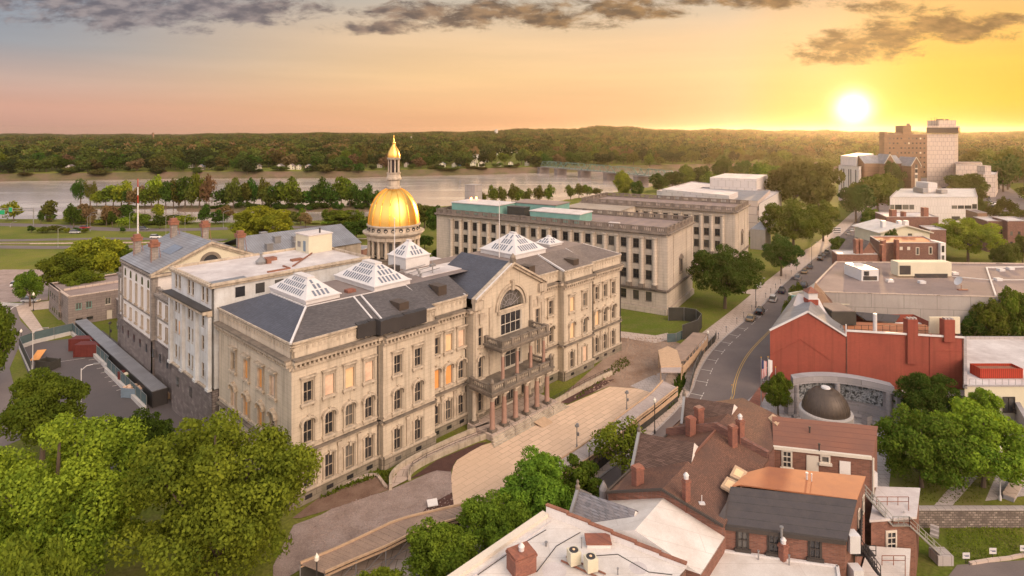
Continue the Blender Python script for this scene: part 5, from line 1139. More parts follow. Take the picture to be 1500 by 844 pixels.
sub(t, c, 'condenser_rails', 'rust')
for k, (px, py) in enumerate(((841, 828), (866, 838))):
    g = G(px, py, 9.2); u = thing('air_conditioner', ('left' if k == 0 else 'right')+' one of the two beige fan condensers on the nearest white roof', 'air conditioner', (g[0], g[1]+.3, 9.22), .35, 'condensers on the white roof')
    c = MB(); c.box(-.5, .5, -.45, .45, 0, 1.15); 
    for q in range(12): c.box(-.53, .53, -.47, -.45, .12+.08*q, .15+.08*q)
    c.build('casing', 'cream', u); c = MB(); c.lathe(0, 0, [(.02, 1.19), (.40, 1.19), (.42, 1.15)], 16); f = c.build('fan_grille', 'metal_d', u)
    c = MB(); c.lathe(0, 0, [(.01, 1.22), (.12, 1.22), (.13, 1.19)], 10); c.build('fan_hub', 'ply', f)
c = MB()
for P_ in (((860, 815), (905, 812), (950, 838), (985, 842)), ((786, 838), (815, 800), (850, 780)), ((700, 842), (760, 800), (800, 776))): c.tube([G(px, py, 9.04) for px, py in P_], .035, 4)
sub(t, c, 'roof_cables', 'metal_d')
for a_ in ((812, 836, 1.1), (935, 832, .8), (770, 786, .7)): g_ = G(a_[0], a_[1], 9.0); c = MB(); c.cyl(g_[0], g_[1], a_[2], 9.003, 9.01, 14); sub(t, c, 'membrane_patch', 'roof_white')
tinyroof(t, 852, 803, 9, .05, .9); tinyroof(t, 800, 800, 9, .1, .3); tinyroof(t, 905, 842, 9, .06, .5)
# --- B: white pitched roof with blue-grey fishscale dormer
Bf, Br, Bb = V(FE, 0), V(RD, 0), V(RE, 0); zf, zr, zb = 8.0, 9.9, 7.8; kb = -.42
t = thing('white_gable_house', 'town house with white coated pitched roof and blue-grey slate street gable', 'house', (FE[0], FE[1], GB), 0)
volume(t, [V(FE, kb), V(RE, kb), RE, RD, FE], [zf, zb, zb, zb, zf], 'brick')
c = MB(); c.slab([V(FE, kb, zf), V(FE, 0, zf), V(RD, 0, zr), V(RD, kb, zr)], .15); c.slab([V(RD, kb, zr), V(RD, 0, zr), V(RE, 0, zb), V(RE, kb, zb)], .15); sub(t, c, 'pitched_roof', 'roof_white_b')
c = MB(); c.face(V(FE, kb, zf), V(RD, kb, zr), V(RE, kb, zb)); sub(t, c, 'party_wall', 'white_wall')
def xgable(t, r0, r1, e0, e1, zr0, ze0, ze1, m, nm='street_gable'):
    """cross gable: ridge r0->r1, near eave e0->e1, far side mirrored"""
    q0 = (2*r0[0]-e0[0]+.6, 2*r0[1]-e0[1]+.8); q1 = (2*r1[0]-e1[0]+.6, 2*r1[1]-e1[1]+.8)
    c = MB(); c.slab([(*r0, zr0), (*r1, zr0), (*e1, ze1), (*e0, ze0)], .15); c.slab([(*r0, zr0), (*r1, zr0), (*q1, ze1), (*q0, ze0)], .15); o = sub(t, c, nm, m)
    c = MB(); c.add([(*r1, zr0), (*e1, ze1-.3), (*q1, ze1-.3)], [(0, 1, 2)]); c.add([(*r0, zr0), (*e0, ze0-.3), (*q0, ze0-.3), (*q0, 0), (*e0, 0)], [(0, 1, 4, 3, 2)]); sub(t, c, 'gable_wall', 'white_wall')
    c = MB()
    for e in (e0, q0): c.tube([(e[0]-.15, e[1]-.05, ze0+.05), (r0[0]-.15, r0[1]-.05, zr0+.15)], .22, 4)
    sub(t, c, 'gable_coping', 'metal_g')
    c = MB(); c.lathe(r0[0]-.15, r0[1], [(.22, zr0), (.26, zr0+.5), (.12, zr0+.7), (.16, zr0+1.0), (.02, zr0+1.2)], 8); sub(t, c, 'finial', 'stone_d')
xgable(t, (7.1, 63.6), (12.4, 60.4), (6.0, 61.9), (11.8, 59.6), 10.0, 8.0, 8.5, 'slate_g')
tinyroof(t, 946, 748, 8.6, .15, .5); tinyroof(t, 970, 778, 8.2, .22, .7); tinyroof(t, 949, 782, 8.3, .1, .7); tinyroof(t, 943, 738, 9.0, .15, .1)
g = G(945, 772, 8.5); c = MB(); c.lathe(g[0], g[1], [(.5, 8.35), (.45, 8.75), (.1, 8.9), (.01, 8.9)], 12); sub(t, c, 'turbine_vent', 'metal_d')
c = MB(); g = G(884, 722, 7); c.lathe(g[0], g[1], [(.45, 6.2), (.5, 7.4), (.35, 7.8), (.1, 8.3), (.02, 8.4)], 12); sub(t, c, 'stone_pinnacle', 'walk_g')
# rear flat white roof below
Q = [(19.6, 60.0), (31.2, 57.55), (28.0, 50.5), (12, 52.5)]
t = thing('rear_extension', 'rear brick extension with sunlit white flat roof and a small brick chimney', 'building', (Q[0][0], Q[0][1], GB), 0)
volume(t, Q, [6.2]*4, 'brick'); c = MB(); c.prism(Q, 6.1, 6.3); sub(t, c, 'roof', 'roof_white_b'); c = MB(); along(Q[1], Q[0], c, .12, 6.25, 6.45, inn=.15); along(Q[2], Q[1], c, .12, 6.25, 6.45, inn=.15); sub(t, c, 'edge_trim', 'metal_w')
chimney(t, 1142, 1156, 797, 822, 6.3, 'brick_c', 1); tinyroof(t, 1111, 820, 6.3, .07, .8); tinyroof(t, 1156, 828, 6.3, .07, .9); tinyroof(t, 1028, 806, 6.3, .25, .3); 
c = MB(); g = G(1036, 815, 6.3); c.box(g[0]-.8, g[0]+.8, g[1]-.3, g[1]+.4, 6.3, 6.42); sub(t, c, 'tar_patch', 'black_roof')
# --- C: brown shingled house with long rear wing
t = thing('brown_shingle_house', 'brown-shingled brick town house with two skylights and a black and terracotta roofed rear wing', 'house', (FE[0], FE[1], GB), 0)
hc = t
volume(t, [V(FE, 0), V(RD, 0), V(RE, 0), V(RE, 1), V(RD, 1), V(FE, 1)], [9, 10.8, 9, 9, 10.8, 9], 'brick')
c = MB(); c.slab([V(FE, -.02, 9.02), V(FE, 1, 9.02), V(RD, 1, 10.9), V(RD, -.02, 10.9)], .15); c.slab([V(RD, -.02, 10.9), V(RD, 1, 10.9), V(RE, 1, 9.02), V(RE, -.02, 9.02)], .15); sub(t, c, 'shingle_roof', 'shingle')
c = MB(); c.tube([V(FE, -.03, 9.15), V(RD, -.03, 11.0), V(RE, -.03, 9.1)], .16, 4); c.tube([V(FE, -.03, 9.1), V(FE, 1, 9.1)], .15, 4); sub(t, c, 'black_coping', 'frame_d')
c = MB(); c.tube([V(RD, .5, 11.0), V(RD, 1, 11.0)], .14, 4); sub(t, c, 'ridge_cap', 'shingle_r')
xgable(t, (15.2, 71.2), (20.9, 68.9), (13.9, 69.0), (19.9, 67.0), 12.3, 9.3, 10.5, 'shingle_d')
for a in ((926, 944, 683, 719, 9.3, 0), (1000, 1012, 701, 737, 10.0, 1), (1068, 1081, 623, 654, 10.2, 0), (1005.5, 1020, 611, 642, 9.8, 0)): chimney(t, *a[:5], 'brick_c', a[5])
velux(t, [(1055.5, 712), (1073, 722), (1083, 706), (1065, 698)], 10.1, .02); velux(t, [(1069, 696), (1087, 705), (1095, 691), (1077, 681)], 10.2, .02)
c = MB(); g = G(1028, 737, 9.9); c.box(g[0]-.3, g[0]+.3, g[1]-.2, g[1]+.2, 9.8, 9.95); c.tube([(g[0], g[1], 9.9), (g[0], g[1], 10.7)], .05, 4); sub(t, c, 'roof_vent', 'metal_w')
E0, E1, R0, R1, F1, F0 = (21.2, 59.9), (32.0, 57.7), (24.3, 63.8), (35.05, 61.2), (38.7, 65.9), (28.9, 67.8)
volume(t, [E0, E1, R1, F1, F0, R0], [8.7, 8.7, 10.4, 10.1, 10.1, 10.4], 'brick', 'rear_wing_wall')
c = MB(); c.slab([(*E0, 8.8), (E1[0]+.1, E1[1]-.15, 8.8), (R1[0]+.1, R1[1], 10.5), (R0[0]-1.2, R0[1]-.3, 10.5)], .14); c.slab([(20.2, 60.0, 8.9), (E0[0], E0[1], 8.8), (R0[0]-1.2, R0[1]-.3, 10.5), (22.0, 61.6, 10.0)], .1); sub(t, c, 'black_roof', 'black_roof')
c = MB(); c.slab([(*R0, 10.52), (R1[0]+.1, R1[1], 10.52), (F1[0]+.1, F1[1], 10.2), (*F0, 10.2)], .14); c.slab([(R0[0]-1.0, R0[1]-.2, 10.5), (*R0, 10.52), (*F0, 10.2), (26.2, 66.8, 10.15)], .1); sub(t, c, 'terracotta_roof', 'orange_roof')
c = MB(); along(E0, E1, c, .28, 8.45, 8.85); sub(t, c, 'black_gutter', 'frame_d')
for px in (1087.6, 1133.5, 1193.5): pxw(t, E0, E1, px, 7.6, 1.0, 1.75, style='plainsill', frame='frame_d', nv=1, nh=1, depth=0)
ww = ((R1[0]-FR[t][0], R1[1]-FR[t][1]), (F1[0]-FR[t][0], F1[1]-FR[t][1]))
for f in (1.2, 4.2): win(t, ww[0], ww[1], f, 8.0-GB, .9, 1.8, style='plain', nv=0, nh=1, depth=0)
for a, b in ((1240, 770), (1238, 825)):
    g = G(1241, a+40, 6.0); c = MB(); xx = E1[0]+.9; yy = 59.2 if a == 1240 else 58.6; zz_ = 7.3 if a == 1240 else 4.4; c.box(xx-.3, xx+.7, yy-1.3, yy-.2, zz_, zz_+1.7); o = sub(t, c, 'wall_air_unit', 'metal_w')
tinyroof(t, 1145, 782, 8.9, .12, .6); tinyroof(t, 1182, 703, 10.3, .1, .7, 'metal_w'); tinyroof(t, 1189, 706, 10.3, .05, .8, 'metal_w')
c = MB(); g = G(1175, 675, 0); sub
# --- D: farther brown roof and its rear wing
t = thing('far_brown_roof_house', 'farthest town house of the row with brown roofs and a rear wing with white doors', 'house', (V(FE, 1)[0], V(FE, 1)[1], GB), 0)
k2 = 1.68
volume(t, [V(FE, 1), V(RD, 1), V(RE, 1), V(RE, k2), V(RD, k2), V(FE, k2)], [9.5, 11.7, 9.5, 9.5, 11.3, 9.5], 'brick_d')
c = MB(); c.slab([V(FE, 1.03, 9.4), V(FE, k2, 9.4), V(RD, k2, 11.4), V(RD, 1.03, 11.4)], .15); c.slab([V(RD, 1.03, 11.4), V(RD, k2, 11.4), V(RE, k2, 9.5), V(RE, 1.03, 9.5)], .15); sub(t, c, 'shingle_roof', 'shingle')
c = MB()
for p, q, za, zb_ in ((V(FE, 1.0), V(RD, 1.0), 9.9, 11.9), (V(RD, 1.0), V(RE, 1.0), 11.9, 9.8)):
    c.add([(p[0]-.2, p[1], za-1.5), (q[0]-.2, q[1], zb_-1.5), (q[0]-.2, q[1], zb_), (p[0]-.2, p[1], za), (p[0]+.25, p[1]+.3, za-1.5), (q[0]+.25, q[1]+.3, zb_-1.5), (q[0]+.25, q[1]+.3, zb_), (p[0]+.25, p[1]+.3, za)], [(0, 1, 2, 3), (3, 2, 6, 7), (5, 4, 7, 6), (1, 5, 6, 2), (0, 3, 7, 4)])
sub(t, c, 'fire_wall', 'brick_d')
xgable(t, (23.3, 80.8), (29.1, 78.7), (22.4, 78.9), (28.0, 77.2), 12.3, 9.6, 10.8, 'shingle_d')
U0, U1, L0, L1 = (34.3, 79.2), (46.5, 76.5), (32.0, 73.6), (42.6, 71.2)
volume(t, [L0, L1, U1, U0], [9.4, 9.4, 10.4, 10.4], 'brick', 'rear_wing_wall')
c = MB(); c.slab([(*L0, 9.5), (L1[0]+.1, L1[1]-.15, 9.5), (U1[0]+.1, U1[1], 10.5), (*U0, 10.5)], .14); sub(t, c, 'rear_wing_roof', 'shingle_r')
c = MB(); along(L0, L1, c, .25, 9.2, 9.55); c.tube([(L1[0]+.15, L1[1]-.1, 9.4), (L1[0]+.15, L1[1]-.1, 0)], .12, 6); sub(t, c, 'gutter', 'frame_w')
pxw(t, L0, L1, 1152.5, 8.1, 1.0, 2.0, style='plainsill', nv=1, nh=2, depth=0); pxw(t, L0, L1, 1208.6, 8.6, .9, .8, style='plainsill', nv=0, nh=0, depth=0)
pxw(t, L0, L1, 1190, 7.6, 1.1, 2.3, style='plainsill', pane='frame_w', depth=.05, name='blocked_window'); pxw(t, L0, L1, 1237.5, 7.5, 1.2, 2.3, style='plain', pane='white_wall', depth=.05, name='white_door')
for a in ((1018, 1032, 596, 624, 10.4, 0), (1079, 1091.5, 614, 639, 10.9, 1)): chimney(t, *a[:5], 'brick_c', a[5])
velux(t, [(1125, 612), (1138, 623), (1146, 615), (1132, 606)], 10.3, 0); tinyroof(t, 1186, 632, 10.2, .1, .5, 'frame_d'); tinyroof(t, 1200, 657, 9.8, .1, .5, 'frame_d')
c = MB(); c.box(42.9, 43.7, 71.8, 72.8, 5.5, 7.2); sub(t, c, 'wall_air_unit', 'metal_w')
# --- small rear buildings
P = quadpx(((1285, 715), (1346, 717), (1341, 757), (1276, 762)), 5)
t = thing('rear_outbuilding', 'small brick outbuilding with white flat roof under the grey fire stairs', 'outbuilding', (P[0][0], P[0][1], GB), 0)
volume(t, P, [4.9]*4, 'brick'); c = MB(); c.prism([(sum(p[0] for p in P)/4*(-.06)+p[0]*1.06, sum(p[1] for p in P)/4*(-.06)+p[1]*1.06) for p in P], 4.85, 5.1, True, True); sub(t, c, 'roof', 'roof_white')
pxw(t, P[3], P[2], 1305, 2.6, 1.1, 2.0, style='plainsill', nv=1, nh=2, depth=0)
P = quadpx(((1272, 801), (1334, 805), (1331, 858), (1255, 858)), 2.2)
t = thing('rear_outbuilding', 'lower outbuilding with white roof and maroon railing at the bottom edge', 'outbuilding', (P[0][0], P[0][1], GB), 0)
volume(t, P, [2.1]*4, 'brick'); c = MB(); c.prism(P, 2.1, 2.3, True, True); sub(t, c, 'roof', 'roof_white_b')
def rail(t, pts, h=1.0, n=4, r=.04, m='rust', nm='railing', levels=(1.0, .5)):
    c = MB()
    for f in levels: c.tube([(p[0], p[1], p[2]+h*f) for p in pts], r, 4)
    for a, b in zip(pts[:-1], pts[1:]):
        for k in range(n+1): q = [a[i]+(b[i]-a[i])*k/n for i in range(3)]; c.tube([tuple(q), (q[0], q[1], q[2]+h)], r, 4)
    return sub(t, c, nm, m) if t else c
rail(t, [G(1292, 828, 2.3), G(1326, 828, 2.3), G(1326, 844, 2.3)], 1.0, 2)
def stair(t, a, b, w, n, m, nm='flight'):
    """open stair from a to b (top to bottom), width w towards +y"""
    c = MB(); a = np.array(a); b = np.array(b)
    for s_ in (0, w): c.tube([tuple(a+(0, s_, 0)), tuple(b+(0, s_, 0))], .09, 4)
    for k in range(n):
        q = a+(b-a)*(k+.5)/n; c.box(q[0]-.16, q[0]+.16, q[1], q[1]+w, q[2]-.02, q[2]+.04)
    o = sub(t, c, nm, m); rl = MB()
    for s_ in (0, w):
        for h in (1.0, .5): rl.tube([tuple(a+(0, s_, h)), tuple(b+(0, s_, h))], .04, 4)
        for k in range(5): q = a+(b-a)*k/4+(0, s_, 0); rl.tube([tuple(q), tuple(q+(0, 0, 1))], .04, 4)
    sub(t, rl, 'handrail', m); return o
def atz(px, py, d): return ((px-750)/FOC*d, d, zat(py, d))
fs = thing('grey_fire_stair', 'grey steel fire stair descending to the lawn from the rear wings', 'stair', (41, 66, GB), 0)
a, b, b2, e_ = atz(1266, 722, 67.5), atz(1308, 770, 66.5), atz(1332, 770, 66.5), atz(1378, 813, 70)
stair(fs, a, b, 1.0, 14, 'silver'); stair(fs, b2, e_, 1.0, 14, 'silver'); c = MB(); c.box(b[0], b2[0], b[1], b[1]+1.1, b[2]-.1, b[2]); 
for x in (b[0]+.1, b2[0]-.1): c.tube([(x, b[1]+.9, GB), (x, b[1]+.9, b[2])], .08, 4)
sub(fs, c, 'landing', 'silver'); rail(fs, [b, b2], 1.0, 3, m='silver'); rail(fs, [atz(1284, 742, 69), atz(1331, 742, 69), atz(1331, 762, 68)], 1.1, 3, m='rust')
c = MB(); c.box(e_[0]-.5, e_[0]+1.3, e_[1]-.3, e_[1]+1.3, GB, e_[2]+.05); sub(fs, c, 'concrete_pad', 'walk_g')
fs = thing('black_fire_stair', 'narrow black iron fire stair against the rear wing end wall', 'stair', (35, 60, GB), 0)
stair(fs, atz(1263, 748, 63), atz(1261, 795, 60.5), .9, 10, 'metal_d'); stair(fs, atz(1268, 812, 59.5), atz(1290, 845, 57), .9, 9, 'metal_d')
c = MB(); q = atz(1266, 808, 60); c.box(q[0]-1.3, q[0]+.8, q[1]-.6, q[1]+.8, q[2]-.08, q[2]); c.tube([(q[0]-1, q[1], GB), (q[0]-1, q[1], q[2])], .07, 4); sub(fs, c, 'landing', 'metal_d'); rail(fs, [(q[0]-1.3, q[1]-.6, q[2]), (q[0]+.8, q[1]-.6, q[2])], 1, 3, m='metal_d')
# ================================================================ ground: one sheet of terrain
NB = [(-900, 322), (0, 322), (130, 322), (250, 326), (400, 328), (500, 322), (560, 317), (650, 303), (800, 298), (950, 275), (1000, 262), (1040, 256), (1150, 252), (1300, 250), (2400, 250)]
FB = [(-900, 266), (0, 266), (250, 262), (500, 261), (700, 256), (800, 253.5), (900, 251), (1000, 249), (1040, 248), (1150, 246), (1300, 245), (2400, 245)]
def lerp(T, x):
    for (a, p), (b, q) in zip(T[:-1], T[1:]):
        if x <= b: return p+(q-p)*max(0, (x-a))/(b-a)
    return T[-1][1]
WZ = -1.5
def near_d(px): return FOC*(CAMZ-WZ)/(lerp(NB, px)-193)
def far_d(px): return FOC*(CAMZ-WZ)/(lerp(FB, px)-193)
HILL = [(-900, 0), (0, 0), (200, 2), (400, 8), (600, 18), (750, 28), (820, 34), (880, 50), (940, 42), (1000, 36), (1100, 30), (1200, 24), (1350, 22), (1500, 18), (2400, 16)]
def ss(x): x = max(0, min(1, x)); return x*x*(3-2*x)
ISL = []   # islands (px0, px1, py)
def terr(px, d):
    x = (px-750)/FOC*d
    if d < 76.95 and x > 38: return GB
    nb, fb = near_d(px), far_d(px)
    if d < nb-8: return 0.0
    if d < fb:
        z = -4.0
        if d < nb+4: z = -4*ss((d-nb+8)/12)
        if d > fb-6: z = -4+3*ss((d-fb+6)/6)
        if 240 < px < 570:   # wooded islands in the river
            di = FOC*(CAMZ-WZ)/(306-193)
            z = max(z, -4+3.4*ss(1.6-abs(d-di)/16)*ss((px-240)/25)*ss((570-px)/25))
        if 100 < px < 265:
            z = max(z, -4+3.2*ss(1.5-abs(d-392)/9)*ss((px-100)/15)*ss((265-px)/15))
        return z
    z = -1+7*ss((d-fb)/14)
    return z+(lerp(HILL, px)+3*sin(px*.043)+2.5*sin(px*.017+1)+2*sin(px*.11))*ss((d-fb)/2100)+2.5*sin(px*.013+d*.004)*ss((d-fb)/500)*ss((3500-d)/1500)
PXS = [-900+30*k for k in range(17)]+[-390+14*k for k in range(136)]+[1520+40*k for k in range(18)]
DS = [-60, 0, 40, 60, 76.9, 77.0]+[80+5*k for k in range(44)]+[300+2.5*k for k in range(60)]+[450+4*k for k in range(25)]+[550+3*k for k in range(50)]+[700+8*k for k in range(30)]+[940+25*k for k in range(50)]+[2200+150*k for k in range(30)]
vs = []; fs_ = []
for d in DS:
    for px in PXS:
        dd = max(d, 30); vs.append(((px-750)/FOC*dd, d, terr(px, d) if d > 41 else (GB if (px-750)/FOC*dd > 30 else 0)))
W = len(PXS)
for j in range(len(DS)-1):
    for i in range(W-1): fs_.append((j*W+i, j*W+i+1, (j+1)*W+i+1, (j+1)*W+i))
c = MB(); c.add(vs, fs_)
m, nt, b, out = new_mat('ground_cover'); tc = N(nt, 'ShaderNodeTexCoord').outputs['Object']; sp = N(nt, 'ShaderNodeSeparateXYZ'); L(nt, tc, sp.inputs[0])
n1 = N(nt, 'ShaderNodeTexNoise'); L(nt, tc, n1.inputs['Vector']); n1.inputs['Scale'].default_value = .05; n1.inputs['Detail'].default_value = 8
n2 = N(nt, 'ShaderNodeTexNoise'); L(nt, tc, n2.inputs['Vector']); n2.inputs['Scale'].default_value = 2.5; n2.inputs['Detail'].default_value = 4
g = mixc(nt, ramp(nt, n1.outputs[0], [(.35, 0.0), (.65, 1.0)]), (.095, .125, .018), (.16, .165, .03))
bank = mixc(nt, ramp(nt, n1.outputs[0], [(.4, 0.0), (.6, 1.0)]), (.17, .115, .085), (.11, .10, .05))
far = mth(nt, 'GREATER_THAN', sp.outputs[1], 560.0); low = mth(nt, 'LESS_THAN', sp.outputs[2], -.25); low = mth(nt, 'MULTIPLY', low, mth(nt, 'GREATER_THAN', sp.outputs[1], 150.0))
lev = mth(nt, 'MULTIPLY', far, mth(nt, 'LESS_THAN', sp.outputs[2], 5.2))
g = mixc(nt, mth(nt, 'MAXIMUM', lev, low), g, bank); n3 = N(nt, 'ShaderNodeTexNoise'); L(nt, tc, n3.inputs['Vector']); n3.inputs['Scale'].default_value = .3; n3.inputs['Detail'].default_value = 6; n3.inputs['Roughness'].default_value = .7
g = mixc(nt, mth(nt, 'MULTIPLY', ramp(nt, n3.outputs[0], [(.45, 0.0), (.7, 1.0)]), .55), g, (.17, .135, .06)); g = mixc(nt, 1.0, g, mth(nt, 'MULTIPLY_ADD', n2.outputs[0], 1.2, .4), 'MULTIPLY')
L(nt, g, b.inputs['Base Color']); b.inputs['Roughness'].default_value = 1; b.inputs['Specular IOR Level'].default_value = .1
bp = N(nt, 'ShaderNodeBump'); bp.inputs['Strength'].default_value = .5; bp.inputs['Distance'].default_value = .2; L(nt, n2.outputs[0], bp.inputs['Height']); L(nt, bp.outputs[0], b.inputs['Normal'])
M['ground'] = m; struct(c.build('ground', 'ground'))
# river
m, nt, b, out = new_mat('river_water'); tc = N(nt, 'ShaderNodeTexCoord').outputs['Object']
b.inputs['Base Color'].default_value = (.10, .075, .065, 1); b.inputs['Roughness'].default_value = .2; b.inputs['Specular IOR Level'].default_value = 1.0; b.inputs['IOR'].default_value = 1.45; b.inputs['Metallic'].default_value = .6
mp = N(nt, 'ShaderNodeMapping'); L(nt, tc, mp.inputs[0]); mp.inputs['Scale'].default_value = (.10, .30, 1)
n1 = N(nt, 'ShaderNodeTexNoise'); L(nt, mp.outputs[0], n1.inputs['Vector']); n1.inputs['Scale'].default_value = 1.1; n1.inputs['Detail'].default_value = 7; n1.inputs['Roughness'].default_value = .65
mp2 = N(nt, 'ShaderNodeMapping'); L(nt, tc, mp2.inputs[0]); mp2.inputs['Scale'].default_value = (.008, .03, 1)
n2 = N(nt, 'ShaderNodeTexNoise'); L(nt, mp2.outputs[0], n2.inputs['Vector']); n2.inputs['Scale'].default_value = 1.2; n2.inputs['Detail'].default_value = 5
rf_ = ramp(nt, n2.outputs[0], [(.42, .15), (.62, 1.0)])
bp = N(nt, 'ShaderNodeBump'); bp.inputs['Distance'].default_value = .08; L(nt, mth(nt, 'MULTIPLY', rf_, .6), bp.inputs['Strength']); L(nt, n1.outputs[0], bp.inputs['Height']); L(nt, bp.outputs[0], b.inputs['Normal'])
foam_sheen = ramp(nt, mth(nt, 'MULTIPLY', n1.outputs[0], rf_), [(.25, (.70, .58, .52)), (.5, (1.0, .88, .78))]); L(nt, foam_sheen, b.inputs['Base Color'])  # foam tones, brightened and warmed to paint in the reflected sky
M['water'] = m
c = MB(); P = []; pxs = list(range(-900, 2401, 50))
for a, b_2 in zip(pxs[:-1], pxs[1:]):
    q = []
    for px, dd in ((a, near_d(a)-12), (b_2, near_d(b_2)-12), (b_2, far_d(b_2)+8), (a, far_d(a)+8)): q.append(((px-750)/FOC*dd, dd, WZ))
    c.face(*q)
struct(c.build('river', 'water'))
# ---- surface sheets
LEV = [0]
def sheet(nm, pts, m, z=.03, world=False, yaw=0):
    LEV[0] += 1; zz_ = z+.004*(LEV[0] % 9)
    P = [(p[0], p[1], zz_) for p in (pts if world else [G(px, py, 0) for px, py in pts])]
    c = MB(); c.face(*P); 
    a = sum(P[i][0]*P[(i+1) % len(P)][1]-P[(i+1) % len(P)][0]*P[i][1] for i in range(len(P)))
    if a < 0: c.f = [tuple(reversed(f)) for f in c.f]
    if yaw: c.rot(-yaw)
    o = c.build(nm, m); o.rotation_euler = (0, 0, yaw); return struct(o)
def ribbon(nm, pts, w, m, z=.05, thick=0, off=0):
    """flat strip of width w centred (plus off to the right) on a polyline of world points"""
    c = MB(); Lp, Rp = [], []
    for i, p in enumerate(pts):
        a = pts[max(0, i-1)]; b = pts[min(len(pts)-1, i+1)]; l = hypot(b[0]-a[0], b[1]-a[1]); nx, ny = (b[1]-a[1])/l, -(b[0]-a[0])/l
        Lp.append((p[0]+nx*(off-w/2), p[1]+ny*(off-w/2))); Rp.append((p[0]+nx*(off+w/2), p[1]+ny*(off+w/2)))
    for i in range(len(pts)-1):
        q = [Lp[i], Rp[i], Rp[i+1], Lp[i+1]]
        if thick: c.prism(q, z-thick, z, True, True)
        else: c.face(*[(x, y, z) for x, y in q])
    return struct(c.build(nm, m))
def smooth(P, n=3):
    for _ in range(n):
        Q = [P[0]]
        for a, b in zip(P[:-1], P[1:]): Q += [(a[0]*.75+b[0]*.25, a[1]*.75+b[1]*.25), (a[0]*.25+b[0]*.75, a[1]*.25+b[1]*.75)]
        P = Q+[P[-1]]
    return P
kerb = [(-34, 44), (-18, 60.5), (-3, 69.5), (9, 80), (19, 91)]+[G(px, py)[:2] for px, py in ((1010.8, 580.7), (1020, 549), (1035.5, 522), (1054, 501), (1077, 481.6), (1095.5, 466), (1121.5, 442.5), (1150, 414), (1181.5, 388), (1227, 349), (1251, 325), (1275, 300), (1300, 275))]
kerb = smooth(kerb, 2)
kerb = [p for i, p in enumerate(kerb) if i == 0 or hypot(p[0]-kerb[i-1][0], p[1]-kerb[i-1][1]) > .3]
ribbon('street', kerb, 14.0, 'asphalt', .05, 0, 7.0); ribbon('pavement', kerb, 5.2, 'walk', .17, .15, -2.6); ribbon('kerb', kerb, .25, 'walk_g', .18, .14, .13)
ribbon('far_pavement', kerb, 3.2, 'walk_g', .17, .15, 15.5)
def seg(i0, i1): return kerb[i0:i1]
kb_ = [p for p in kerb if p[1] > 90]
for o in (7.0, 7.35): ribbon('centre_line', [p for p in kb_ if p[1] < 190], .12, 'paint_y', .062, 0, o)
c = MB(); dd = 0; last = kb_[0]
for a, b in zip(kb_[:-1], kb_[1:]):
    l = hypot(b[0]-a[0], b[1]-a[1]); ux, uy = (b[0]-a[0])/l, (b[1]-a[1])/l; nx, ny = uy, -ux; s_ = 0
    while dd+ (l-s_) > 6.2:
        s_ += 6.2-dd; dd = 0; x, y = a[0]+ux*s_, a[1]+uy*s_
        if 100 < y < 165:
            for o in ((.3, 2.3), (11.9, 13.7)): c.face(*[(x+nx*o[i]+ux*e, y+ny*o[i]+uy*e, .066) for i, e in ((0, 0), (1, 0), (1, .16), (0, .16))])
            for o in (2.3, 11.9):
                for e0 in (-1.2, 0, 1.2): c.face(*[(x+nx*(o+q)+ux*(e0+e), y+ny*(o+q)+uy*(e0+e), .066) for q, e in ((-.07, -.4), (.07, -.4), (.07, .4), (-.07, .4))])
    dd += l-s_
struct(c.build('parking_bay_marks', 'paint_w'))
sheet('lot_surface', [(26, 508), (52, 502), (140, 492), (150, 484), (280, 590), (330, 640), (150, 700), (100, 640), (40, 545)], 'asphalt_l')
c = MB()
for k in range(9):
    a = G(147+5*k*1.0, 527+7.2*k)
    a = G(130+5.8*k, 528+6.4*k); b = G(158+5.3*k, 524+6.0*k); l = hypot(b[0]-a[0], b[1]-a[1]); nx, ny = -(b[1]-a[1])/l*.08, (b[0]-a[0])/l*.08
    c.face((a[0]-nx, a[1]-ny, .075), (b[0]-nx, b[1]-ny, .075), (b[0]+nx, b[1]+ny, .075), (a[0]+nx, a[1]+ny, .075))
a, b = G(77, 532), G(125, 525); c.face((a[0], a[1]-.08, .075), (b[0], b[1]-.08, .075), (b[0], b[1]+.08, .075), (a[0], a[1]+.08, .075)); struct(c.build('lot_markings', 'paint_w'))
sheet('left_road', [(-120, 560), (-30, 470), (-20, 445), (22, 445), (30, 470), (60, 500), (26, 512), (14, 540), (40, 640), (-100, 700)], 'asphalt', .02)
c = MB()
for k in range(9): a = G(-2+3.6*k, 445+.2*k); c.box(a[0]-.3, a[0]+.3, a[1]-1.4, a[1]+1.2, .05, .078)
struct(c.build('crosswalk', 'paint_w'))
sheet('annex_path', [(22, 445), (75, 441), (78, 452), (45, 455), (66, 486), (50, 490), (28, 463)], 'walk', .05)
sheet('gravel_yard', [(-60, 400), (5, 395), (60, 395), (72, 412), (70, 440), (20, 443), (-60, 445)], 'gravel_p', .02)
sheet('plaza', [(665, 742), (662, 720), (661, 700), (664, 684), (672, 671), (700, 655), (727, 647), (815, 601), (868, 578), (893, 567), (935, 570), (955, 576), (968, 583), (924, 606), (839, 671), (720, 738)], 'plaza', .06, yaw=SY)
sheet('gravel_bed', [(400, 830), (430, 770), (470, 755), (500, 738), (560, 722), (600, 706), (640, 688), (661, 690), (663, 715), (664, 742), (620, 758), (585, 768), (520, 800), (440, 835), (400, 860)], 'gravel_p', .04)
sheet('earth_bed', [(428, 760), (470, 728), (552, 698), (575, 716), (500, 742), (440, 760)], 'dirt_b', .05)
sheet('mulch_bed', [(598, 704), (640, 675), (700, 650), (716, 648), (690, 662), (668, 676), (660, 692), (640, 690)], 'dirt_d', .07)
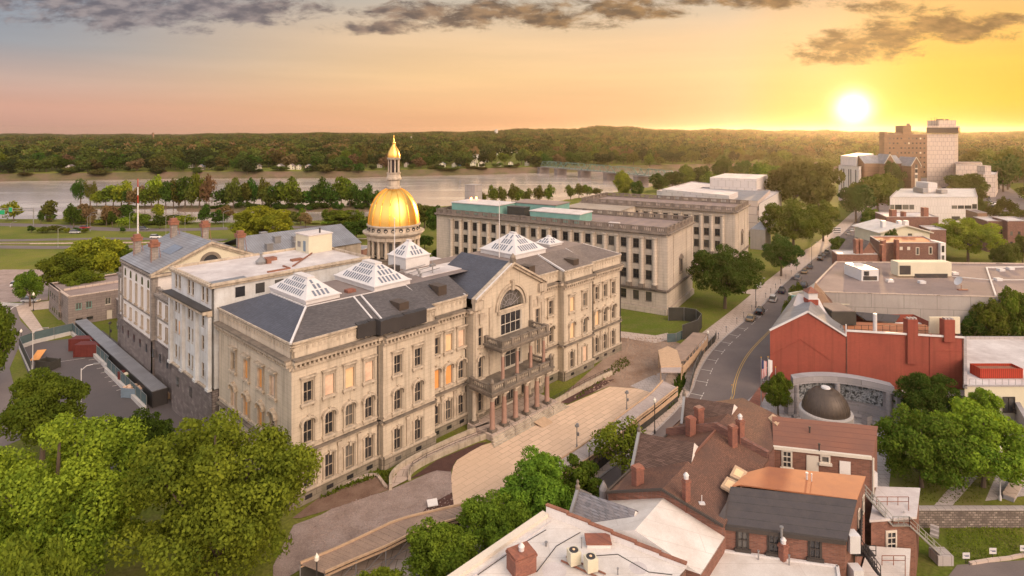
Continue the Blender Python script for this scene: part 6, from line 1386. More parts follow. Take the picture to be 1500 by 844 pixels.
sheet('mulch_bed', [(612, 757), (630, 740), (662, 722), (666, 742), (640, 752)], 'dirt_d', .07)
sheet('mulch_bed', [(820, 589), (870, 560), (900, 556), (885, 566), (868, 576), (832, 592)], 'dirt_d', .07)
sheet('earth_yard', [(812, 597), (862, 555), (900, 520), (903, 490), (965, 492), (1000, 505), (1000, 560), (960, 578), (893, 566)], 'dirt', .03)
sheet('side_path', [(903, 485), (960, 492), (978, 488), (985, 497), (960, 503), (903, 494)], 'walk', .06)
sheet('concrete_apron', [(923, 566), (950, 553), (970, 545), (985, 550), (975, 575), (950, 575)], 'walk_g', .05)
sheet('lawn_path', [(1085, 429), (1100, 424), (1135, 425), (1128, 433), (1108, 433)], 'walk', .06)
sheet('lawn_path', [(1170, 378), (1180, 366), (1215, 350), (1225, 352), (1200, 375), (1180, 388)], 'walk', .06)
sheet('memorial_court', [(1080, 600), (1112, 572), (1128, 572), (1420, 572), (1500, 600), (1560, 720), (1440, 735), (1290, 740), (1250, 700), (1130, 650)], 'walk_g', .03)
sheet('park_lawn', [(1300, 738), (1310, 640), (1345, 625), (1430, 620), (1478, 650), (1462, 690), (1440, 742), (1350, 742)], 'grass', .06)
sheet('park_path', [(1368, 742), (1395, 742), (1432, 700), (1425, 690), (1400, 705)], 'walk_g', .1)
sheet('brick_pavement', [(1096, 590), (1118, 560), (1124, 575), (1112, 598)], 'brick_c', .09)
sheet('yard_drive', [(1385, 850), (1400, 828), (1530, 818), (1560, 870), (1380, 880)], 'asphalt', -2.37) if False else None
P = [G(px, py, GB)[:2] for px, py in ((1385, 850), (1402, 828), (1530, 819), (1560, 870), (1380, 880))]
sheet('yard_drive', P, 'asphalt', GB+.03, True)
sheet('town_lot', [(1340, 285), (1348, 261), (1405, 260), (1415, 284)], 'asphalt', .03); sheet('town_lot', [(1438, 330), (1442, 268), (1464, 262), (1510, 300), (1510, 335)], 'asphalt', .03)
sheet('earth_strip', [(803, 598), (905, 508), (914, 520), (884, 556), (824, 592)], 'dirt', .035)
# highways on the left, behind the wings
def pts(L_): return [G(px, py)[:2] for px, py in L_]
for w, P in ((9, [(-150, 326), (0, 329), (80, 331), (166, 337), (260, 337), (360, 334), (460, 333), (560, 330)]), (5.5, [(-150, 350), (0, 353), (100, 350.5), (200, 349.5), (330, 352)]), (6.5, [(-150, 361), (0, 362), (90, 363), (200, 361), (330, 362)])):
    ribbon('highway', smooth(pts(P), 2), w, 'asphalt', .06)
ribbon('highway_kerb', smooth(pts([(-150, 356.5), (0, 358), (100, 357.5), (200, 356), (330, 357)]), 2), .6, 'walk', .5, .45)
ribbon('riverside_path', smooth(pts([(440, 338), (470, 345), (520, 350), (545, 350)]), 2), 1.6, 'walk', .07)
# ================================================================ timber walkway over the pavement
up = smooth([G(px, py, 2.6)[:2] for px, py in ((440, 826), (490, 806), (558, 774), (582, 762), (658, 744), (720, 730), (839, 663.5), (884.5, 629), (924, 598), (952.8, 578), (971, 558))], 1)
lo = smooth([G(px, py, 2.6)[:2] for px, py in ((476, 840), (520, 820), (570, 800), (606, 780), (650, 766), (740, 742), (856, 677.7), (896, 648), (935, 612), (952.8, 599.5), (992.6, 568))], 1)
dk = thing('timber_walkway', 'long curving covered pavement with grey plank roof between the plaza and the street', 'walkway', (up[0][0], up[0][1], 0), 0)
def resamp(P, n):
    D_ = [0]
    for a, b in zip(P[:-1], P[1:]): D_.append(D_[-1]+hypot(b[0]-a[0], b[1]-a[1]))
    out = []
    for k in range(n):
        t = D_[-1]*k/(n-1)
        for i in range(len(P)-1):
            if t <= D_[i+1]+1e-9: f = (t-D_[i])/max(1e-9, D_[i+1]-D_[i]); out.append((P[i][0]+(P[i+1][0]-P[i][0])*f, P[i][1]+(P[i+1][1]-P[i][1])*f)); break
    return out
n = 240; U, Lo_ = resamp(up, n+1), resamp(lo, n+1); rr = random.Random(5)
cA, cB = MB(), MB()
for k in range(n):
    a, b, c2, d = U[k], U[k+1], Lo_[k+1], Lo_[k]; g = .94; z = 2.6+rr.uniform(-.02, .03)
    q = [a, (a[0]+(b[0]-a[0])*g, a[1]+(b[1]-a[1])*g), (d[0]+(c2[0]-d[0])*g, d[1]+(c2[1]-d[1])*g), d]
    (cA if k < 110 else cB).prism(q, z-.07, z, True, True)
sub(dk, cA, 'brown_planks', 'wood'); sub(dk, cB, 'grey_planks', 'wood_g')
c = MB(); 
for P in (U, Lo_): c.tube([(p[0], p[1], 2.72) for p in P[::6]], .14, 4); c.tube([(p[0], p[1], 2.3) for p in P[::6]], .12, 4)
sub(dk, c, 'edge_beam', 'wood_y')
c = MB()
for k in range(0, n+1, 12):
    for P in (U, Lo_): c.tube([(P[k][0], P[k][1], 0), (P[k][0], P[k][1], 2.5)], .08, 4)
    if k+12 <= n: a, b = Lo_[k], Lo_[k+12]; c.tube([(a[0], a[1], .2), (b[0], b[1], 2.4)], .04, 4); c.tube([(a[0], a[1], 1.1), (b[0], b[1], 1.1)], .04, 4)
sub(dk, c, 'scaffold_frame', 'metal_g')
c = MB()
for k in range(0, n, 4):
    a, b = U[k], U[min(n, k+4)]; c.prism([(a[0], a[1]), (b[0], b[1]), (b[0]+.06, b[1]-.05), (a[0]+.06, a[1]-.05)], 0, 2.4)
    if k > 130: a, b = Lo_[k], Lo_[min(n, k+4)]; c.prism([(a[0], a[1]), (b[0], b[1]), (b[0]+.06, b[1]-.05), (a[0]+.06, a[1]-.05)], 0, 1.2)
sub(dk, c, 'backdrop_and_screen', 'tarp')  # upper-edge panels are an added black backdrop for the dark void below
c = MB()
for k in range(150, n, 4): a, b = Lo_[k], Lo_[min(n, k+4)]; c.prism([(a[0], a[1]), (b[0], b[1]), (b[0]+.05, b[1]-.04), (a[0]+.05, a[1]-.04)], 1.2, 1.9)
sub(dk, c, 'timber_side', 'wood_y')
# plank shelter and far roofed walkway
def slabpx(t, pts_, z, th, nm, m): c = MB(); c.slab([G(px, py, z) for px, py in pts_], th); return sub(t, c, nm, m)
g = G(980, 555, 0); sh = thing('plank_shelter', 'raised pale plank roof at the bend of the covered pavement', 'shelter', g, 0)
slabpx(sh, [(964, 513), (978, 507), (992, 513), (999, 536), (968, 537)], 3.6, .25, 'roof', 'wood_y'); slabpx(sh, [(968, 538), (998, 538), (997, 545.5), (968, 545)], 3.4, .15, 'canopy', 'wood_g')
c = MB()
for px, py in ((968, 538), (998, 538), (965, 515), (992, 515)): q = G(px, py, 3.3); c.tube([(q[0], q[1], 0), q], .12, 4)
sub(sh, c, 'posts', 'wood_y')
fw = thing('roofed_walkway', 'brown plank roofed walkway leading to the street corner', 'walkway', G(1010, 520, 0), 0)
slabpx(fw, [(989, 511), (1015, 487), (1037, 488), (1029, 498), (1003, 527), (995, 529)], 3.2, .2, 'roof', 'wood')
c = MB(); a, b = G(1000, 532, 3.2), G(1036, 492, 3.2)
c.prism([(a[0], a[1]), (b[0], b[1]), (b[0]+.1, b[1]-.06), (a[0]+.1, a[1]-.06)], 1.2, 2.6); sub(fw, c, 'side_boards', 'wood_y')
c = MB()
for k in range(9): f = k/8; q = (a[0]+(b[0]-a[0])*f, a[1]+(b[1]-a[1])*f); c.tube([(q[0], q[1], 0), (q[0], q[1], 3.1)], .09, 4)
sub(fw, c, 'posts', 'wood_y')
def fence(nm, label, P, h, m, cat='fence', post='metal_g', base=None, z0=0, step=3.0, rail_=True):
    t = thing(nm, label, cat, (P[0][0], P[0][1], z0), 0); c = MB(); pm = MB(); bs_ = MB()
    for a, b in zip(P[:-1], P[1:]):
        l = hypot(b[0]-a[0], b[1]-a[1]); ux, uy = (b[0]-a[0])/l, (b[1]-a[1])/l; n_ = max(1, int(l/step))
        c.prism([(a[0]-uy*.03, a[1]+ux*.03), (b[0]-uy*.03, b[1]+ux*.03), (b[0]+uy*.03, b[1]-ux*.03), (a[0]+uy*.03, a[1]-ux*.03)], z0+(.5 if base else .05), z0+h)
        for k in range(n_+1): x, y = a[0]+ux*l*k/n_, a[1]+uy*l*k/n_; pm.tube([(x+uy*.06, y-ux*.06, z0), (x+uy*.06, y-ux*.06, z0+h+.1)], .045, 5)
        if rail_: pm.tube([(a[0]+uy*.06, a[1]-ux*.06, z0+h), (b[0]+uy*.06, b[1]-ux*.06, z0+h)], .04, 4)
        if base:
            for k in range(n_): s0, s1 = l*k/n_+.04, l*(k+1)/n_-.04; q = [(a[0]+ux*s+uy*o, a[1]+uy*s-ux*o) for s, o in ((s0, -.05), (s1, -.05), (s1, .5), (s0, .5))]; bs_.prism(q, z0, z0+.8)
    sub(t, c, 'screen', m); sub(t, pm, 'posts', post)
    if base: sub(t, bs_, 'barrier_blocks', base)
    return t
fence('lot_fence', 'green-grey screened fence on pale barriers around the far side of the container lot', pts([(28, 511), (50, 503)])+[SH.w(-3.5, 101)[:2]], 2.6, 'tarp_g', base='barrier')
fence('lot_fence', 'long green-grey screened fence running beside the shed roof', [SH.w(-3.5, 101)[:2], SH.w(-3.4, 70)[:2], SH.w(-3.9, 69)[:2], SH.w(-3.9, 44)[:2]], 2.6, 'tarp_g', base='barrier')
fence('lot_fence', 'dark screened fence on pale barriers along the left edge of the lot', pts([(45, 549), (28, 511)]), 2.4, 'tarp', base='barrier')
fence('black_fence', 'tall black curved screen fence at the annex corner', pts([(979, 470), (1002, 470), (1020, 473), (1028, 480), (1022, 490), (1000, 498)]), 3.4, 'tarp')
fence('grey_screen_fence', 'short grey screened fence beside the roofed walkway', pts([(977, 502), (990, 501), (1010, 492)]), 2.0, 'tarp_g')
fence('street_screen_fence', 'olive screen fence along the kerb beside the roofed walkway', pts([(1010, 575), (1018, 545), (1030, 520), (1047, 502), (1049, 496)]), 1.8, 'tarp')
fence('park_edge_fence', 'thin dark fence along the grass left of the gold dome', pts([(441, 346), (480, 352), (540, 366)]), 1.4, 'tarp')
# shed
sdp = [SH.w(u, v, 3.0) for u, v in ((-3.1, 101), (-.7, 101), (-.7, 44.2), (-3.1, 44.2))]
sd = thing('long_shed', 'long low shed with dark corrugated roof between the lot fence and the white wing', 'shed', (sdp[3][0], sdp[3][1], 0), 0)
c = MB(); c.slab(sdp, .15); sub(sd, c, 'roof', 'seam')
c = MB(); a, b, d_ = sdp[3], sdp[2], sdp[0]; c.prism([(a[0], a[1]+.1), (b[0], b[1]+.1), (b[0], b[1]+.25), (a[0], a[1]+.25)], 0, 2.85); c.prism([(a[0]+.1, a[1]), (d_[0]+.1, d_[1]), (d_[0]+.25, d_[1]), (a[0]+.25, a[1])], 0, 2.6); sub(sd, c, 'wall', 'metal_d')
# boxes and stuff of the lot
def box_container(nm, label, px, py, l, w, h, yaw, m, group=None, open_=False):
    g = G(px, py); t = thing(nm, label, 'container', g, yaw, group); c = MB()
    c.box(0, l, 0, .1, .15, h); c.box(0, l, w-.1, w, .15, h); c.box(0, .1, .1, w-.1, .15, h); c.box(l-.1, l, .1, w-.1, .15, h); c.box(.1, l-.1, .1, w-.1, .15, .3)
    if not open_: c.box(.0, l, .0, w, h, h+.06)
    o = c.build('body', m, t); c = MB()
    for x in (0, l):
        for y in (0, w): c.box(x-.08, x+.08, y-.08, y+.08, 0, h+.1)
    c.box(-.06, l+.06, -.06, .03, h-.12, h+.1); c.box(-.06, l+.06, -.06, .03, .1, .28); c.build('corner_frame', m, t)
    if not open_:
        c = MB(); 
        for y in (.5, w/2-.1, w/2+.1, w-.5): c.tube([(l+.12, y, .3), (l+.12, y, h-.1)], .04, 5)
        c.build('door_bars', 'metal_g', t)
    return t
box_container('shipping_container', 'nearer of the two maroon shipping containers in the lot', 108, 524, 6.1, 2.4, 2.6, .06, 'cont_r')
box_container('shipping_container', 'farther maroon shipping container, half hidden behind the other', 101, 515, 6.1, 2.4, 2.6, .06, 'cont_r')
t = box_container('open_skip', 'dark open metal skip near the left fence', 52, 542, 3.6, 2.2, 1.8, -.25, 'tarp', None, True)
t = box_container('blue_skip', 'faded blue skip piled with debris beside the tree tops', 178, 583, 5.0, 2.2, 1.7, -.15, 'blue_p', None, True)
c = MB(); rr = random.Random(9)
for k in range(40): x, y, s_ = rr.uniform(.3, 4.6), rr.uniform(.3, 1.9), rr.uniform(.15, .5); c.box(x-s_, x+s_, y-s_*.6, y+s_*.6, .3, 1.5+rr.uniform(0, .5))
c.build('debris', 'ply_w', t)
t = thing('timber_stack', 'stack of tan pallets and boards next to the blue skip', 'pallets', G(212, 585), .1)
for k in range(5):
    c = MB()
    for q in range(6): c.box(1.25*k, 1.25*k+1.1, -.4*(k % 2), 1.0-.4*(k % 2), .18*q, .18*q+.12)
    c.build('pallet', 'wood_y' if k > 2 else 'rust', t)
t = thing('plank_bundle', 'bundle of boards lying against the barrier below the shed', 'boards', G(156, 541), -.75)
c = MB()
for k in range(6): c.box(0, 3.6, .16*k, .16*k+.14, .3+.05*(k % 2), .6+.05*(k % 3))
c.box(0, 3.4, 0, 1, 0, .28); c.build('boards', 'wood_y', t)
for k, (px, py, m, lb) in enumerate(((179, 561, 'cont_r', 'maroon portable toilet behind the green one'), (185, 564, 'green_p', 'green portable toilet standing by the lot barrier'))):
    t = thing('portable_toilet', lb, 'portable toilet', G(px, py), -.5); c = MB(); c.box(-.55, .55, -.55, .55, 0, 2.1); c.build('cabin', m, t)
    c = MB(); c.box(-.6, .6, -.6, .6, 2.1, 2.2); c.lathe(0, 0, [(.6, 2.2), (.3, 2.35), (.01, 2.38)], 8); c.build('roof', 'cream' if k else m, t); c = MB(); c.box(-.4, .4, -.58, -.55, .1, 1.95); c.build('door', m, t)
t = thing('orange_ramp', 'orange striped metal ramp leaning at the left fence', 'ramp', G(44, 530), .3); c = MB()
for k in range(7): c.slab([(0, .5*k, .3+.14*k), (1.6, .5*k, .3+.14*k), (1.6, .5*k+.4, .42+.14*k), (0, .5*k+.4, .42+.14*k)], .08)
c.build('slats', 'ply_o', t)
# stairs / ramp walls beside the porch
def lowwall(nm, label, P, h, m, cat='wall'):
    t = thing(nm, label, cat, (P[0][0], P[0][1], 0), 0); c = MB()
    for a, b in zip(P[:-1], P[1:]):
        l = hypot(b[0]-a[0], b[1]-a[1]); nx, ny = -(b[1]-a[1])/l*.2, (b[0]-a[0])/l*.2; c.prism([(a[0]-nx, a[1]-ny), (b[0]-nx, b[1]-ny), (b[0]+nx, b[1]+ny), (a[0]+nx, a[1]+ny)], 0, h)
    sub(t, c, 'wall', m); return t
P = smooth(pts([(572, 719), (572, 702), (592, 684), (640, 660), (690, 637), (716, 628)]), 2); t = lowwall('ramp_wall', 'curved outer wall of the access ramp left of the porch', P, .95, 'stone_l')
P2 = smooth(pts([(600, 704), (600, 694), (625, 678), (690, 650), (716, 641)]), 2); t = lowwall('ramp_wall', 'inner ramp wall with railing edging the mulch bed left of the porch', P2, .8, 'stone_l')
rail(t, [(p[0], p[1], .8) for p in P2[::3]], .7, 1, .03, 'metal_d')
c = MB(); R1_, R2_ = resamp(P, 12), resamp(P2, 12)
for k in range(11): c.face(*[(q[0], q[1], .3) for q in (R1_[k], R2_[k], R2_[k+1], R1_[k+1])])
struct(c.build('ramp_path', 'walk'))
P = pts([(806, 597), (840, 578), (880, 557), (896, 550)]); t = lowwall('ramp_wall', 'straight ramp wall with railing right of the porch', P, .9, 'stone_l'); rail(t, [(p[0], p[1], .9) for p in P], .7, 5, .03, 'metal_d')
lowwall('bed_edging', 'thin pale edging between the building and the brown earth bed', pts([(463, 727), (480, 719), (540, 697), (552, 697), (566, 716)]), .3, 'walk')
c = MB(); g = G(627, 747); t = thing('white_board', 'white board lying tilted on the dark mulch bed', 'board', (g[0], g[1], .1), .3); c.slab([(0, 0, .3), (1.3, 0, .3), (1.3, 1.0, .6), (0, 1.0, .6)], .1); c.build('board', 'white_wall', t)
# park walls and benches near the memorial
t = thing('stone_retaining_wall', 'rubble retaining wall with pale coping below the memorial park', 'wall', (50, 76.9, GB), 0)
c = MB(); c.box(1.0, 45, -.5, 0, 0, 2.3); c.build('wall', 'rubble_w', t); c = MB(); c.box(.9, 45, -.65, .1, 2.3, 2.5); c.build('coping', 'walk_g', t)
c = MB()
for k in range(26): c.tube([(24+.8*k*.5, -.3, 2.5), (24+.8*k*.5, -.3, 3.6)], .03, 4)
c.tube([(24, -.3, 3.6), (45, -.3, 3.6)], .03, 4); c.build('railing', 'metal_d', t)
def bench_arc(label, P, w, m='walk', h=.55):
    t = thing('curved_bench', label, 'bench', (P[0][0], P[0][1], 0), 0); c = MB(); d_ = MB()
    for a, b in zip(P[:-1], P[1:]):
        l = hypot(b[0]-a[0], b[1]-a[1]); nx, ny = (b[1]-a[1])/l, -(b[0]-a[0])/l
        c.prism([a, b, (b[0]+nx*w, b[1]+ny*w), (a[0]+nx*w, a[1]+ny*w)], h, h+.12, True, True); d_.prism([(a[0]+nx*.1, a[1]+ny*.1), (b[0]+nx*.1, b[1]+ny*.1), (b[0]+nx*(w-.1), b[1]+ny*(w-.1)), (a[0]+nx*(w-.1), a[1]+ny*(w-.1))], 0, h)
    sub(t, c, 'seat', m); sub(t, d_, 'base', 'mem')
bench_arc('curved pale-topped bench at the right edge of the park lawn', smooth(pts([(1468, 730), (1486, 702), (1497, 670), (1500, 640)]), 2), 1.3)
bench_arc('low curved granite step around the memorial court', smooth(pts([(1288, 668), (1292, 640), (1286, 628), (1262, 618)]), 2), .8, 'mem', .25)
for k, (px, py, lb) in enumerate(((1318, 636, 'grey granite block nearest the mural wall end'), (1326, 640, 'grey granite block right of the other block'), (1270, 622, 'small granite pedestal standing in front of the murals'))):
    t = thing('granite_block', lb, 'granite block', G(px, py), .4); c = MB(); c.box(-.6, .6, -.5, .5, 0, .9 if k < 2 else 1.5); c.box(-.65, .65, -.55, .55, .9 if k < 2 else 1.5, 1.0 if k < 2 else 1.6); c.build('block', 'mem', t)
# yard: small white signs, low kerb, concrete steps
def textmesh(s, size): 
    cu = bpy.data.curves.new('text', 'FONT'); cu.body = s; cu.size = size; cu.align_x = 'CENTER'; cu.align_y = 'CENTER'; cu.extrude = .004
    o = bpy.data.objects.new('t', cu); col.objects.link(o); dg = bpy.context.evaluated_depsgraph_get(); me = bpy.data.meshes.new_from_object(o.evaluated_get(dg)); bpy.data.objects.remove(o); return me
for k, (px, py, lb) in enumerate(((1415, 815, 'leftmost of three small white signs on the lawn'), (1454, 808, 'middle of three small white signs on the lawn'), (1499, 804, 'rightmost white lawn sign, cut by the photo edge'))):
    t = thing('lawn_sign', lb, 'sign', G(px, py+10, GB), 0, 'white signs on the lawn'); c = MB(); c.tube([(0, 0, 0), (0, 0, .9)], .04, 5); c.build('stake', 'metal_d', t)
    c = MB(); c.box(-.42, .42, -.05, -.02, .55, 1.25); b_ = c.build('board', 'metal_w', t); c = MB(); c.box(-.3, .3, -.06, -.05, .92, .97); c.box(-.12, .32, -.06, -.05, .8, .88); c.build('lettering', 'navy_c', b_)
lowwall('yard_kerb', 'low pale timber kerb between the lawn and the drive', [G(px, py, GB)[:2] for px, py in ((1422, 829), (1452, 824), (1480, 821), (1510, 812))], GB+.35, 'walk') if False else None
t = thing('yard_kerb', 'low pale kerb between the lawn and the dark drive', 'kerb', G(1422, 829, GB), 0); c = MB(); P = [G(px, py, GB)[:2] for px, py in ((1422, 829), (1452, 824), (1480, 821), (1520, 812))]
for a, b in zip(P[:-1], P[1:]): c.prism([a, b, (b[0], b[1]+.35), (a[0], a[1]+.35)], GB, GB+.3)
sub(t, c, 'kerb_stone', 'walk')
t = thing('yard_steps', 'pale concrete blocks stepping up to the retaining wall', 'steps', G(1375, 790, GB), .9); 
for k in range(3): c = MB(); c.box(.45*k, .45*k+.4, 0, .9, 0, .3+.3*k); c.build('step', 'walk_g', t)
# ================================================================ poles, lamps, flags
def lamp(label, g, h, kind='post', yaw=0, group=None, m='metal_d'):
    t = thing('street_lamp', label, 'lamp', g, yaw, group); c = MB()
    c.lathe(0, 0, [(.16, 0), (.16, .5), (.08, .7), (.07, h)], 8); c.build('pole', m, t)
    if kind == 'post': c = MB(); c.lathe(0, 0, [(.1, h), (.24, h+.15), (.24, h+.5), (.1, h+.7), (.02, h+.9)], 10); c.build('lamp_head', 'lamp', t)
    if kind == 'cam':
        c = MB(); c.box(-.25, .25, -.25, .2, h-.1, h+.2); c.lathe(.1, 0, [(.22, h+.2), (.22, h+.35), (.05, h+.45)], 8); c.box(.1, .35, -.1, .1, h*.55, h*.7); c.build('camera_head', m, t)
    if kind in ('arm', 'arm2'):
        for s_ in ((1,) if kind == 'arm' else (1, -1)):
            c = MB(); c.tube([(0, 0, h-.3), (s_*.8, 0, h+.4), (s_*2.3, 0, h+.65)], .07, 5); c.build('arm', m, t); c = MB(); c.box(s_*2.3-.5, s_*2.3+.5, -.15, .15, h+.55, h+.72); c.build('lamp_head', 'metal_g', t)
    return t
for px, py, h, kd, lb in ((845, 657, 3.4, 'cam', 'grey camera post on the plaza nearer the camera'), (918, 603, 3.2, 'cam', 'grey camera post at the far right of the plaza')): lamp(lb, G(px, py), h, kd, .4, None, 'metal_g')
def topz(px, py0, z): return G(px, py0, z)
for px, py, z, h, lb in ((464, 845, 2.0, 1.6, 'globe lamp beside the walkway at its near end by the big tree'), (698, 761, 2.0, 1.6, 'globe lamp beside the walkway next to the leafy bushes'), (863, 680, 2.0, 1.9, 'globe lamp beside the grey planks below the camera post'), (959, 617, 2.0, 2.9, 'globe lamp beside the grey planks near the shelter'), (1037, 512, 0, 3.4, 'globe lamp at the end of the roofed walkway')):
    g = G(px, py, z); lamp(lb, (g[0], g[1], 0), h+z, 'post')
for px, py, h, kd, lb in ((1107, 452, 7.5, 'arm', 'tall dark lamp post on the pavement by the gold parked car'), (1189, 388, 7.5, 'arm', 'dark lamp post on the pavement among the farther parked cars'), (1465, 733, 6.2, 'post', 'pale lamp post on the lawn edge above the retaining wall'),
    (48, 545, 8.0, 'arm', 'grey arm lamp at the left corner of the container lot'), (13, 506, 8.0, 'arm2', 'double arm lamp beside the road at the left edge'), (49, 456, 4.2, 'post', 'black globe lamp on the path by the stone annex'), (31, 503, 2.4, 'post', 'small lamp by the bend of the lot fence'), (119, 620, 9.0, 'arm', 'arm lamp whose head shows above the tree tops by the lot'), (219, 556, 4.5, 'cam', 'thin black camera post near the shed end'), (161, 503, 4.5, 'cam', 'thin black camera post at the far end of the shed')):
    lamp(lb, G(px, py), h, kd, .2 if px > 30 else 1.0, None, 'metal_w' if px in (1465, 48, 13, 119) else 'metal_d')
for k, (px, py, top) in enumerate(((128, 338, 317), (243, 345, 317), (254, 343, 317), (15, 333, 327), (85, 363, 335), (190, 336, 312), (271, 342, 319), (327, 334, 311), (132, 339, 313), (385, 336, 318))):
    g = G(px, py); h = zat(top, g[1]); lamp(['pale highway lamp near the autumn tree', 'first of two close highway lamps', 'second of two close highway lamps', 'highway lamp at the far left', 'tall lamp on the nearest highway lane', 'highway lamp by the riverside bushes', 'curved highway lamp right of the tall mast', 'highway lamp beyond the chimneyed roof', 'thin highway lamp behind the round tree', 'highway lamp behind the big olive tree'][k], g, h, 'arm', .3, None, 'metal_g')
g = G(202, 358); t = thing('radio_mast', 'tall white mast with red bands behind the gabled wing', 'mast', g, 0); hm = zat(262, g[1])
for k in range(8): c = MB(); c.cyl(0, 0, .36-.02*k, hm*k/8, hm*(k+1)/8, 8, .34-.02*k); c.build('mast_section', 'cont_red' if k in (5, 7) else 'metal_w', t)
def flagpole(label, px, py, h, cloth=None):
    g = G(px, py); t = thing('flagpole', label, 'flagpole', g, 0); c = MB(); c.cyl(0, 0, .09, 0, h, 8, .05); c.build('pole', 'silver', t); c = MB(); c.lathe(0, 0, [(.01, h+.24), (.12, h+.12), (.01, h)], 8); c.build('finial', 'gold_rib', t)
    if cloth:
        x1, z0, z1 = cloth[0], h-.3-cloth[1], h-.3; o = None
        if cloth[2] == 'stripes':
            f = thing('flag', 'red, white and blue striped flag hanging from the left pole', 'flag', (g[0], g[1], 0), 0)
            n_ = 7
            for k in range(n_):
                c = MB(); a, b = .08+x1*k/n_, .08+x1*(k+1)/n_; c.slab([(a, .05*sin(k*2), z0+.1*k), (b, .05*sin(k*2+2), z0+.1*k+.1), (b, .05*sin(k*2+2)+.02, z1-.3*b), (a, .05*sin(k*2)+.02, z1-.3*a)], .01)
                c.face((a, .05*sin(k*2)-.02, z0+.1*k), (b, .05*sin(k*2+2)-.02, z0+.1*k+.1), (b, -.02+.05*sin(k*2+2), z1-.3*b), (a, -.02+.05*sin(k*2), z1-.3*a)); c.build('stripe', 'red_c' if k % 2 == 0 else 'white_c', f)
            c = MB(); c.face((.06, -.09, (z0+z1)/2+.1), (.45, -.09, (z0+z1)/2+.2), (.45, -.09, z1-.1), (.06, -.09, z1)); c.build('canton', 'navy_c', f)
        else:
            f = thing('flag', cloth[3], 'flag', (g[0], g[1], 0), 0); c = MB()
            for k in range(5): a, b = .08+x1*k/5, .08+x1*(k+1)/5; c.face((a, .05*sin(k*2), z0+.2*k), (b, .05*sin(k*2+2), z0+.2*k+.2), (b, .05*sin(k*2+2), z1-.3*b), (a, .05*sin(k*2), z1-.3*a))
            c.build('cloth', cloth[2], f)
flagpole('leftmost flagpole by the memorial, carrying the striped flag', 1115, 597, 8.6, (.9, 3.4, 'stripes'))
flagpole('second flagpole by the memorial, carrying a pale flag', 1125, 590, 8.0, (.7, 3.2, 'white_c', 'pale flag hanging limp from the second pole'))
flagpole('bare flagpole in front of the leafy tree by the memorial', 1136, 610, 8.2)
flagpole('short bare flagpole at the memorial court entrance', 1072, 588, 2.8)
t = thing('highway_sign', 'green overhead highway sign on a gantry at the far left', 'sign', G(24, 333), .1)
c = MB(); 
for x in (-9, 8): c.tube([(x, 0, 0), (x, 0, 9.5)], .2, 6)
c.tube([(-9, 0, 9.3), (8, 0, 9.3)], .2, 4); c.tube([(-9, 0, 8.3), (8, 0, 8.3)], .15, 4); c.build('gantry', 'metal_g', t)
for x, w, h, z in ((-2.5, 1.6, 2.2, 7.8), (-6.5, 2.6, 2.2, 6.5), (-11.5, 2.6, 1.8, 6.3)): 
    c = MB(); c.box(x-w/2-.06, x+w/2+.06, -.34, -.28, z-.06, z+h+.06); p_ = c.build('sign_panel', 'metal_w', t); c = MB(); c.box(x-w/2, x+w/2, -.37, -.34, z, z+h); c.build('sign_face', 'sign_g', p_)
t = thing('park_notice', 'small white notice board on two posts beyond the broad tree', 'sign', G(1112, 426), .3); c = MB(); c.tube([(-.6, 0, 0), (-.6, 0, 2)], .05, 4); c.tube([(.6, 0, 0), (.6, 0, 2)], .05, 4); c.build('posts', 'metal_w', t); c = MB(); c.box(-.8, .8, -.06, .06, .9, 2.4); c.build('board', 'metal_w', t)
t = thing('park_notice', 'white and dark striped notice board beside the far lawn', 'sign', G(1226, 344), .2); c = MB(); c.box(-2, 2, -.1, .1, .6, 3.4); o = c.build('board', 'metal_w', t); c = MB()
for z in (1.0, 2.0, 2.9): c.box(-1.8, 1.8, -.14, -.1, z-.2, z+.2)
c.build('dark_band', 'metal_d', o)
# parking meters
c = MB(); c.lathe(0, 0, [(.05, 0), (.05, 1.1)], 6); pm_ = c.me('pole', 'metal_d'); c = MB(); c.lathe(0, 0, [(.05, 1.1), (.16, 1.2), (.16, 1.4), (.03, 1.55)], 8); hm_ = c.me('meter_head', 'metal_g')
first = None
for k in range(14):
    p = kb_[0]; 
    f = 8+k*7.2; acc = 0; 
    for a, b in zip(kb_[:-1], kb_[1:]):
        l = hypot(b[0]-a[0], b[1]-a[1])
        if acc+l > f+50: break
        acc += l
    if first is None: first = thing('parking_meter', 'parking meter in the row along the left kerb of the street', 'parking meter', (a[0]-.7, a[1]+.3, .17), 0, 'parking meters along the kerb'); put(pm_, 'pole', first); put(hm_, 'meter_head', first)
    else: dup(first, (a[0]-.7, a[1]+.3, .17), 0, 'parking meter in the row along the left kerb of the street', 'parking meters along the kerb')
